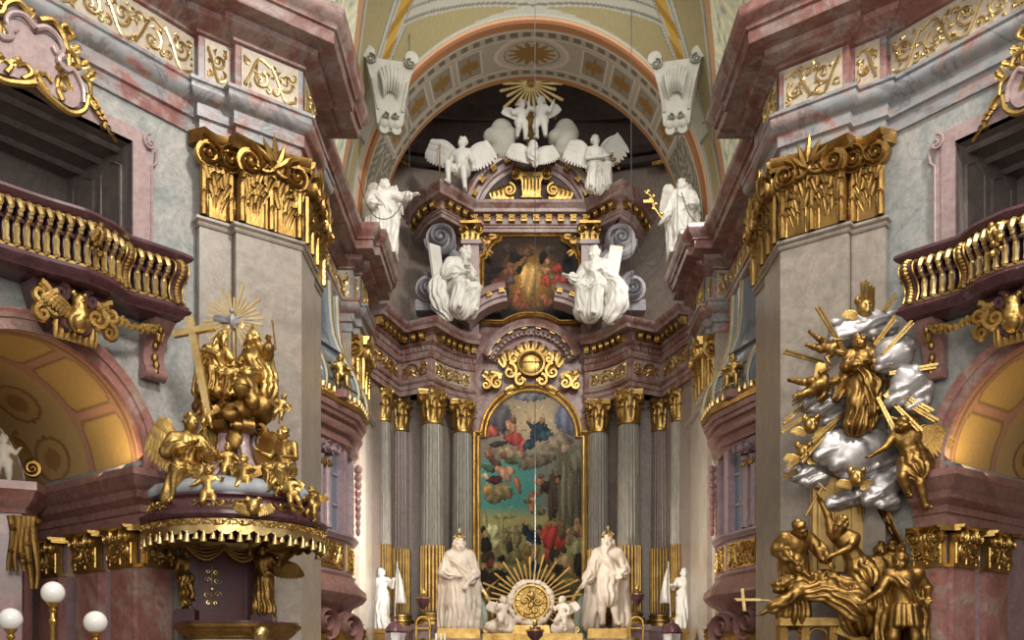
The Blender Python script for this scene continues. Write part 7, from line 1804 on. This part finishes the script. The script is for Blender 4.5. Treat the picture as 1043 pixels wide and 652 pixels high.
# ---------------------------------------------------------------- martyrdom group on the east pier
def build_group():
    D0 = 14.15
    def pp(px, py, d=0): return P(px, py, D0 + d)
    m_ = D0 / 1000
    # rays
    t = thing('gilded_rays', 'burst of double gold rays around the standing gold woman on the pier', 'gilded rays', pp(878, 400, .45))
    rays = [((832, 312), (862, 362)), ((879, 288), (879, 318)), ((883, 286), (884, 318)), ((888, 291), (888, 318)), ((913, 300), (900, 318)), ((930, 327), (898, 362)), ((912, 323), (890, 352)), ((955, 373), (905, 381)),
            ((954, 430), (902, 400)), ((937, 440), (900, 402)), ((798, 358), (838, 370)), ((797, 431), (818, 414)), ((795, 440), (820, 424)), ((800, 478), (824, 458)), ((797, 487), (812, 480)), ((806, 412), (830, 398)), ((917, 452), (893, 405)), ((826, 450), (860, 420)), ((815, 470), (850, 432)), ((949, 420), (910, 398))]
    for (x0, y0), (x1, y1) in rays:
        for k in (-1, 1):
            dd_ = -.42 if x0 > 896 else .1; a, b = pp(x0, y0, dd_), pp(x1, y1, dd_ + .15); d = unit(b - a); s_ = unit(np.cross(d, (0, 1, 0))); L = np.linalg.norm(b - a); g = G()
            prism(g, [(0 + .03 * (k > 0), .006 * k - .016 + .02 * k), (L, -.012 + .014 * k), (L, .012 + .014 * k), (0 + .03 * (k > 0), .016 + .02 * k)], a, d, s_, (0, -1, 0), .035); part('ray', g, M['gold'], t)
    # silver clouds
    cl = [('behind the crown-bearing cherub', [(868, 338, 20, 14), (888, 330, 22, 14), (856, 342, 12, 12), (905, 334, 16, 10)], .42), ('bulging beside the gallery corbel', [(910, 362, 18, 17), (922, 352, 10, 10), (901, 372, 10, 8)], -.15),
          ('under the gallery corbel, lowest on that edge', [(925, 390, 16, 16), (940, 398, 10, 12), (915, 404, 12, 10), (932, 412, 10, 10)], -.25), ('under the lower flying putto', [(832, 404, 17, 14), (845, 412, 14, 12), (822, 412, 9, 9)], .40),
          ('large, beneath the feet of the gold woman', [(845, 458, 18, 16), (868, 465, 24, 22), (890, 458, 20, 20), (855, 450, 14, 12), (880, 478, 18, 14), (905, 470, 12, 12)], .30), ('small, at the pier edge above the raised arm', [(818, 482, 14, 11), (832, 488, 12, 9), (808, 478, 8, 8)], .42),
          ('rolled, beneath the low winged cherub', [(900, 497, 14, 14), (912, 488, 10, 12), (890, 506, 12, 10), (906, 512, 12, 8)], .1), ('lowest, beside the tower roof', [(868, 506, 14, 9), (852, 512, 12, 8), (880, 500, 10, 8)], .42), ('tucked behind the large gold angel', [(936, 452, 12, 12), (944, 470, 10, 12), (925, 440, 10, 10)], -.1), ('behind the back of the gold woman', [(898, 420, 14, 16), (905, 434, 12, 12), (850, 425, 14, 12)], .5)]
    for nm, bl, d in cl:
        S = Sdf(); rnd = random.Random(len(nm))
        for x, y, rx, rz in bl:
            S.ell(pp(x, y, d), np.array([rx * m_, min(rx, rz) * m_ * .75, rz * m_]) * 1.12, k=.05)
            for k in range(5): S.ell(pp(x + rnd.uniform(-.9, .9) * rx, y + rnd.uniform(-.8, .8) * rz, d - .07), np.array([rx, rx * .8, rz]) * m_ * rnd.uniform(.35, .52), k=.012)
            a_ = pp(x - .7 * rx, y + .4 * rz, d - .1); b_ = pp(x + .7 * rx, y - .3 * rz, d - .12); S.cap(a_, b_, rx * m_ * .33, rx * m_ * .28, (5, .02, x, .8), k=.015)
        v, f = S.mesh(.016); g = G(); g.add(v, f); solo('silver_cloud', g, M['silver'], 'silver sculpted cloud ' + nm, 'sculpted cloud', 'silver clouds of the martyrdom group', ang=180)
    def st(px, py, hpx, d, mk, lab, R=None, name='gilded_figure', cat='gilded statue', mat='goldd', wings=None, res=.0115, group='figures of the martyrdom group', key=None):
        D = D0 + d; return statue(name, lab, cat, P(px, py, D), hpx * D / 1000, mk, M[mat], res, R, wings=wings, group=group, key=key or lab)
    kid = lambda sd, **k: (lambda: body(J_(KID, **k), kid=True, seed=sd))
    W2 = [((-.05, .09, .64), (-.24, .1, .16), (-.05, 0, -.25)), ((.05, .09, .64), (.24, .1, .16), (.05, 0, -.25))]
    # woman in glory
    J = J_(STAND, H=(-.05, -.05, .93), face=(-.3, -1, -.15), hL=(-.02, -.16, .66), eL=(-.17, -.06, .66), hR=(.06, -.17, .68), eR=(.18, -.05, .66), kL=(-.06, -.06, .28), aR=(.07, .02, .05))
    st(872, 438, 94, .05, lambda: body(J, robe=.72, sleeves=True, hair='long', seed=61, extra=lambda S, J: (S.chain([J['sR'], J['C'] + [.10, .02, -.06], J['Pv'] + [.15, .0, -.02], J['Pv'] + [.17, .02, -.26], A3(.13, .0, .06)], [.05, .07, .075, .07, .05], k=.03, fold=(7, .05, 1, 1)), S.chain([J['sL'] + [0, .04, 0], J['W'] + [-.15, .06, .0], J['Pv'] + [-.22, .06, -.16]], [.04, .06, .04], k=.03, fold=(6, .04, 2, 1)), S.chain([J['C'] + [-.06, -.08, 0], J['Pv'] + [.06, -.12, -.04], J['kR'] + [.06, -.06, -.1]], [.04, .06, .05], k=.02, fold=(5, .04, 2, 1)))), 'large gilded woman standing on the silver clouds in a swirling robe', R=rotz(-.15) @ roty(.08), mat='goldd', res=.0095)
    # flying putti
    st(822, 346, 42, .05, kid(62, aL=(-.2, .15, .0), hR=(.3, -.1, .7)), 'gilded putto flying level with feet towards the pier edge, upper of two', R=roty(1.95) @ rotz(.3), name='gilded_putto', cat='gilded putto', group='putti of the martyrdom group')
    st(806, 398, 52, .0, kid(63, aL=(-.2, .1, .02)), 'gilded winged putto flying level with feet towards the pier edge, lower of two', R=roty(1.35) @ rotz(.3), name='gilded_putto', cat='gilded putto', wings=W2, group='putti of the martyrdom group')
    for px, py, r, d, lab in ((881, 314, 10, .25, 'gilded winged cherub head at the very top of the martyrdom group'), (914, 384, 8, .25, 'gilded cherub head between the silver clouds near the corbel'), (826, 433, 9, .2, 'gilded winged cherub head at the pier edge below the flying putti'), (819, 461, 9, .2, 'gilded winged cherub head at the pier edge, the lowest there'), (873, 487, 9, .0, 'gilded winged cherub head below the large silver cloud'), (895, 352, 7, .2, 'small gilded cherub head behind the shoulder of the gold woman')):
        c = pp(px, py, d); r = r * m_; t = thing('cherub_head', lab, 'cherub', c, 'cherub heads of the martyrdom group'); S = Sdf()
        S.ell((0, 0, 0), (r * .85, r * .85, r)); S.ell((0, -r * .85, -r * .05), r * .22, k=.01); S.ell((0, -r * .6, -r * .5), r * .4, k=.02)
        for sg in (-1, 1): S.ell((sg * r * .35, -r * .82, r * .12), r * .2, k=.01, op=1)
        for k in range(16): S.ell((r * .8 * math.cos(k * 2.4), r * (.15 + .3 * math.sin(k)), r * (.65 + .35 * math.sin(k * 1.7))), r * .32, k=.01)
        v, f = S.mesh(r * .12); g = G(); g.add(v + c, f); part('head', g, M['gold'], t, ang=180)
        for sg in (-1, 1):
            g = G(); wing(g, c + [sg * r * .5, r * .3, -r * .6], (sg * r * 1.3, 0, r * .5), (sg * r * .3, 0, -r * 1.1), 6); part('wing', g, M['gold'], t)
    # large angel seen from behind
    J = J_(STAND, H=(-.14, -.10, .86), N=(-.09, -.04, .80), C=(-.05, 0, .68), W=(0, .02, .57), sL=(-.20, -.02, .76), sR=(.05, .0, .78), face=(-.9, -.3, -.2), hL=(-.44, -.10, .56), eL=(-.30, -.06, .64), hR=(-.22, .05, .98), eR=(-.02, .04, .92), kL=(-.14, -.10, .33), aL=(-.05, -.06, .14), kR=(.04, -.10, .26), aR=(.12, -.06, .02))
    def skirt(S, J): S.chain([J['W'], J['Pv'], (J['kL'] + J['kR']) / 2 + [.08, .04, .12]], [.10, .14, .12], k=.03, fold=(9, .04, 1, .8)); S.chain([J['C'] + [.06, .02, 0], J['Pv'] + [.12, .05, -.02], J['Pv'] + [.16, .06, -.18]], [.09, .11, .09], k=.03, fold=(8, .04, 2, .9))
    st(929, 520, 98, -.35, lambda: body(J, hair='short', seed=66, extra=skirt), 'large gilded angel leaning down beside the chapel cornice with bare legs', R=np.eye(3), wings=[((.02, .0, .74), (.20, -.06, .16), (.14, .0, -.34)), ((-.08, .06, .76), (-.02, .02, .26), (.24, 0, -.10))])
    # tower and bridge
    t = thing('gilded_tower', 'flat gilded tower wall behind the martyrdom figures', 'relief', pp(860, 590, .55)); g = G(); c = pp(860, 535, .55)
    box(g, c, (70 * m_, .18, 100 * m_)); part('wall', g, M['plate'], t)
    for k in range(4):
        g = G(); box(g, pp(834 + 17 * k, 535, .43), (.02, .04, 98 * m_)); part('batten', g, M['plate'], t)
    g = G(); rnd = random.Random(1)
    for k in range(5): tube(g, [pp(868 + 5 * k, 500, .42), pp(869 + 5 * k + rnd.uniform(-1, 1), 515 + 8 * (k % 3), .42)], [.03, .008], 6)
    part('gilt_drips', g, M['gold'], t)
    t = thing('gilded_bridge', 'gilded bridge parapet with arches under the martyrdom figures', 'bridge', A3(pp(845, 652)[0], D0 + .4, 0)); g = G()
    a, b = pp(793, 634, .05), pp(912, 680, .05); d = unit(b - a); w_ = A3(0, 0, 1.)
    box(g, (pp(822, 634, .1)), (62 * m_, .35, 8 * m_)); box(g, pp(886, 657, .1), (80 * m_, .3, 8 * m_), unit((1, 0, -.42)), (0, 1, 0), unit((.42, 0, 1))); part('parapet', g, M['gold'], t)
    g = G()
    for px in (796, 818, 846, 864): box(g, A3(*pp(px, 0, .15)[:2], pp(0, 637)[2] / 2), (8 * m_, .25, pp(0, 637)[2]))
    for px in (807, 832, 855):
        q = np.linspace(0, PI, 10); tube(g, np.c_[pp(px, 652, .15)[0] - .12 * np.cos(q), np.full(10, D0 + .1), pp(px, 646, .15)[2] + .08 * np.sin(q)], .025, 6)
    part('arcade', g, M['goldd'], t)
    # executioner with raised arm, bare back
    J = J_(STAND, H=(-.06, -.12, .84), N=(-.02, -.06, .79), C=(.03, -.02, .68), W=(.10, .0, .56), Pv=(.16, .02, .47), sL=(-.11, -.02, .79), sR=(.10, -.05, .73), face=(-.8, -.6, -.4), eL=(-.15, -.03, .95), hL=(-.22, -.04, 1.08), eR=(.02, -.14, .62), hR=(-.14, -.16, .55), pL=(.10, .0, .45), pR=(.22, .0, .44), kL=(.10, -.10, .26), aL=(.06, -.02, .05), kR=(.30, -.05, .27), aR=(.42, .0, .08))
    st(858, 626, 106, .0, lambda: body(J, hair='short', beard=True, seed=67, extra=lambda S, J: S.chain([J['W'] + [.02, 0, -.02], J['Pv'] + [.02, 0, -.02], (J['kL'] + J['kR']) / 2 + [0, 0, .08]], [.085, .125, .12], k=.03, fold=(9, .035, 1, .9))), 'gilded bare-backed man raising one arm above the falling saint', res=.0095)
    g = G(); tube(g, [pp(837, 497, -.05), pp(820, 526, -.05)], .022, 6); tube(g, [pp(833, 492, -.05), pp(842, 500, -.05)], .02, 6); solo('gilded_rod', g, M['gold'], 'gilded rod held in the raised hand at the tower edge', 'rod')
    # helper stooping at the pier edge
    J = J_(STAND, H=(-.02, -.16, .80), N=(.0, -.09, .76), C=(.0, -.04, .66), sL=(-.12, -.06, .74), sR=(.12, -.06, .74), face=(.5, -1, -.6), hR=(.24, -.20, .52), eR=(.22, -.10, .62), hL=(-.1, -.22, .50))
    st(808, 632, 112, .1, lambda: body(J, robe=.85, sleeves=True, hair='short', seed=68), 'gilded man in a headcloth stooping at the outer pier edge', res=.0105, R=rotz(.2))
    # falling saint with the crucifix
    J = J_(STAND, H=(-.42, -.10, .38), N=(-.34, -.06, .36), C=(-.22, -.02, .36), W=(-.10, 0, .37), Pv=(.02, .0, .38), sL=(-.28, -.12, .30), sR=(-.30, .04, .44), face=(-.5, -.8, .5), eL=(-.42, -.16, .22), hL=(-.58, -.16, .13), eR=(-.30, -.02, .58), hR=(-.20, -.08, .50), pL=(.06, -.05, .36), pR=(.08, .05, .40), kL=(.24, -.12, .24), aL=(.36, -.06, .02), kR=(.30, .0, .28), aR=(.46, .0, .10), toeL=(.6, -.2, -.3), toeR=(.7, -.2, -.2))
    def gown(S, J):
        S.chain([J['C'], J['W'], J['Pv'], (J['kL'] + J['kR']) / 2, (J['aL'] + J['aR']) / 2 + [-.08, 0, .02]], [.10, .11, .13, .14, .15], k=.03, fold=(10, .07, 1, .9)); S.chain([J['C'] + [0, -.06, -.04], J['Pv'] + [0, -.10, -.06], J['kL'] + [0, -.06, -.10]], [.07, .09, .10], k=.03, fold=(8, .045, 2, .8))
    st(838, 638, 108, -.05, lambda: body(J, beard=True, sleeves=True, hair='short', seed=69, extra=gown), 'gilded saint in a gown falling backwards over the parapet', res=.0095)
    g = G(); c = pp(752, 618, -.25); tube(g, [pp(790, 612, -.25), pp(748, 610, -.25)], .014, 6); box(g, pp(757, 611, -.25), (.04, .04, .32), (1, 0, .0), (0, 1, 0), (-.1, 0, 1)); box(g, pp(762, 611, -.25), (.34, .035, .035)); solo('gilded_crucifix', g, M['goldl'], 'gold crucifix held out past the pier edge', 'crucifix')
    g = G(); q = crom([pp(803, 612, -.22), pp(795, 611, -.25), pp(786, 611, -.25)], 4)
    # onlookers
    for px, py, hp, sd, lab, f in ((896, 650, 96, 71, 'gilded bareheaded onlooker beside the tower edge', (-.5, -1, 0)), (909, 648, 98, 72, 'gilded onlooker looking up, middle of the three heads', (-.3, -1, .3)), (921, 648, 96, 73, 'gilded onlooker partly hidden by the helmeted soldier', (-.6, -1, -.1))):
        J = J_(STAND, face=f); st(px, py, hp, .28, (lambda J=J, sd=sd: body(J, robe=.9, sleeves=True, hair='short', seed=sd)), lab, res=.0125)
    # helmeted soldier
    J = J_(STAND, face=(-.7, -1, -.1), H=(-.03, -.04, .92), hL=(-.36, -.18, .58), eL=(-.22, -.10, .66), hR=(.18, -.10, .62), eR=(.22, .02, .70), kL=(-.10, -.06, .28), kR=(.10, .0, .28))
    ts = st(920, 682, 118, -.4, lambda: body(J, armour=True, cloak=1.1, hair='short', seed=74, extra=lambda S, J: (S.ell(J['H'] + [0, .01, .045], (.072, .085, .05)), S.chain([J['H'] + [0, -.06, .10], J['H'] + [0, .02, .13], J['H'] + [0, .10, .06]], [.018, .026, .02]))), 'gilded soldier in helmet, cuirass and fringed skirt pointing at the saint', R=rotz(-.1), res=.0095)
    # banner
    t = thing('gilded_banner', 'gilded banner slanting down from the clouds to the soldier', 'banner', pp(928, 575, .2)); g = G(); tube(g, [pp(890, 488, .2), pp(934, 585, .15)], .014, 6); part('staff', g, M['gold'], t)
    u_ = np.linspace(0, 1, 10); w_ = np.linspace(0, 1, 7); v = np.stack([np.stack([pp(897 + 30 * a - 3 * b * (1 - a), 507 + 62 * a + 12 * b, .18 + .05 * math.sin(9 * b + 3 * a) + .06 * b) for a in u_]) for b in w_]); g = G(); g.add(v.reshape(-1, 3), grid_faces(7, 10)); g.add((v + [0, .02, 0]).reshape(-1, 3), grid_faces(7, 10)); part('cloth', g, M['goldd'], t)
    g = G(); box(g, A3(pp(870, 0, .3)[0], D0 + .55, .55), (2.1, .9, 1.1)); box(g, A3(pp(870, 0, .3)[0], D0 + .5, 1.15), (2.2, 1.0, .12)); solo('sculpture_plinth', g, M['rose'], 'rose marble plinth carrying the martyrdom group', 'plinth')
build_nave(1); build_nave(-1); build_vault(); build_altar(); build_statues(); build_pulpit()
for s_ in (1, -1): build_gallery(s_); build_oratory(s_)
build_misc(); build_group()
# ---------------------------------------------------------------- floor, light, camera
g = G(); g.add([(-12, -4, 0), (12, -4, 0), (12, 34, 0), (-12, 34, 0)], [(0, 1, 2, 3)]); struct('floor', g, M['floor'])
w = bpy.data.worlds.new('World'); SC.world = w; w.use_nodes = True
bg = w.node_tree.nodes['Background']; bg.inputs[0].default_value = (1.0, .97, .93, 1); bg.inputs[1].default_value = .55
def area(name, loc, target, size, energy, col=(1, .96, .9), spread=180):
    l = bpy.data.lights.new(name, 'AREA'); l.energy = energy; l.size = size; l.color = col; l.spread = math.radians(spread)
    o = bpy.data.objects.new(name, l); COL.objects.link(o); o.location = loc
    o.rotation_euler = (Vector(target) - Vector(loc)).to_track_quat('-Z', 'Y').to_euler(); return o
area('assumed_dome_light', (1.5, 8, 22), (0, 17, 6), 7, 1100)  # assumed daylight from the unseen dome over the nave; lamp added
area('assumed_drum_light', (7, 4, 17), (-3, 20, 8), 1.8, 900, (1, .97, .92), 100)  # added lamp for assumed, unseen drum windows; sharpens highlights on the gilding
area('added_chancel_top_light', (0, 21.0, 16.5), (0, 27.5, 8), 3.5, 130)  # lamp added beneath the vault to brighten the altar; no opening is built
area('front_fill_light', (0, -3.5, 8), (0, 18, 4), 7, 1250)  # frontal fill added behind the camera to brighten the lower parts
area('assumed_apse_light', (4.0, 25.9, 13.2), (-1, 27.6, 10.5), 1.2, 70)  # assumed side daylight on the seated saints; lamp added without any window
area('chancel_window_light', (3.0, 20.6, 5.4), (-4.3, 23.2, 5.2), 1.4, 330, spread=50)  # added lamp brightening the left chancel pilaster; the window is assumed, not built
area('added_chancel_fill_light', (-3.0, 20.6, 5.4), (4.2, 23.6, 4.8), 1.4, 170, (1, .92, .80), 70)  # warm fill lamp added in the open chancel, with no window behind it
for s in (-1, 1):
    area('assumed_chapel_uplight', (s * (6.05), 13.6 , Zr(2.98)), (s * 6.6, 13.9, Zr(4.4)), .7, 10, (1, .76, .40))  # lamp assumed on the impost from the warm glow on the soffit
cam = bpy.data.cameras.new('camera'); co = bpy.data.objects.new('camera', cam); COL.objects.link(co)
co.location = (CX, 0, EYE); co.rotation_euler = (PI / 2, 0, 0)
cam.sensor_width = 36; cam.lens = 36 * FL / 1043; cam.shift_x = -(VX - 521.5) / 1043; cam.shift_y = (VY - 326) / 1043
cam.clip_end = 200
SC.camera = co
vs = SC.view_settings; vs.view_transform = 'Standard'; vs.look = 'None'; vs.gamma = 1; vs.use_curve_mapping = False; vs.exposure = 0.2
SC.cycles.max_bounces = 6
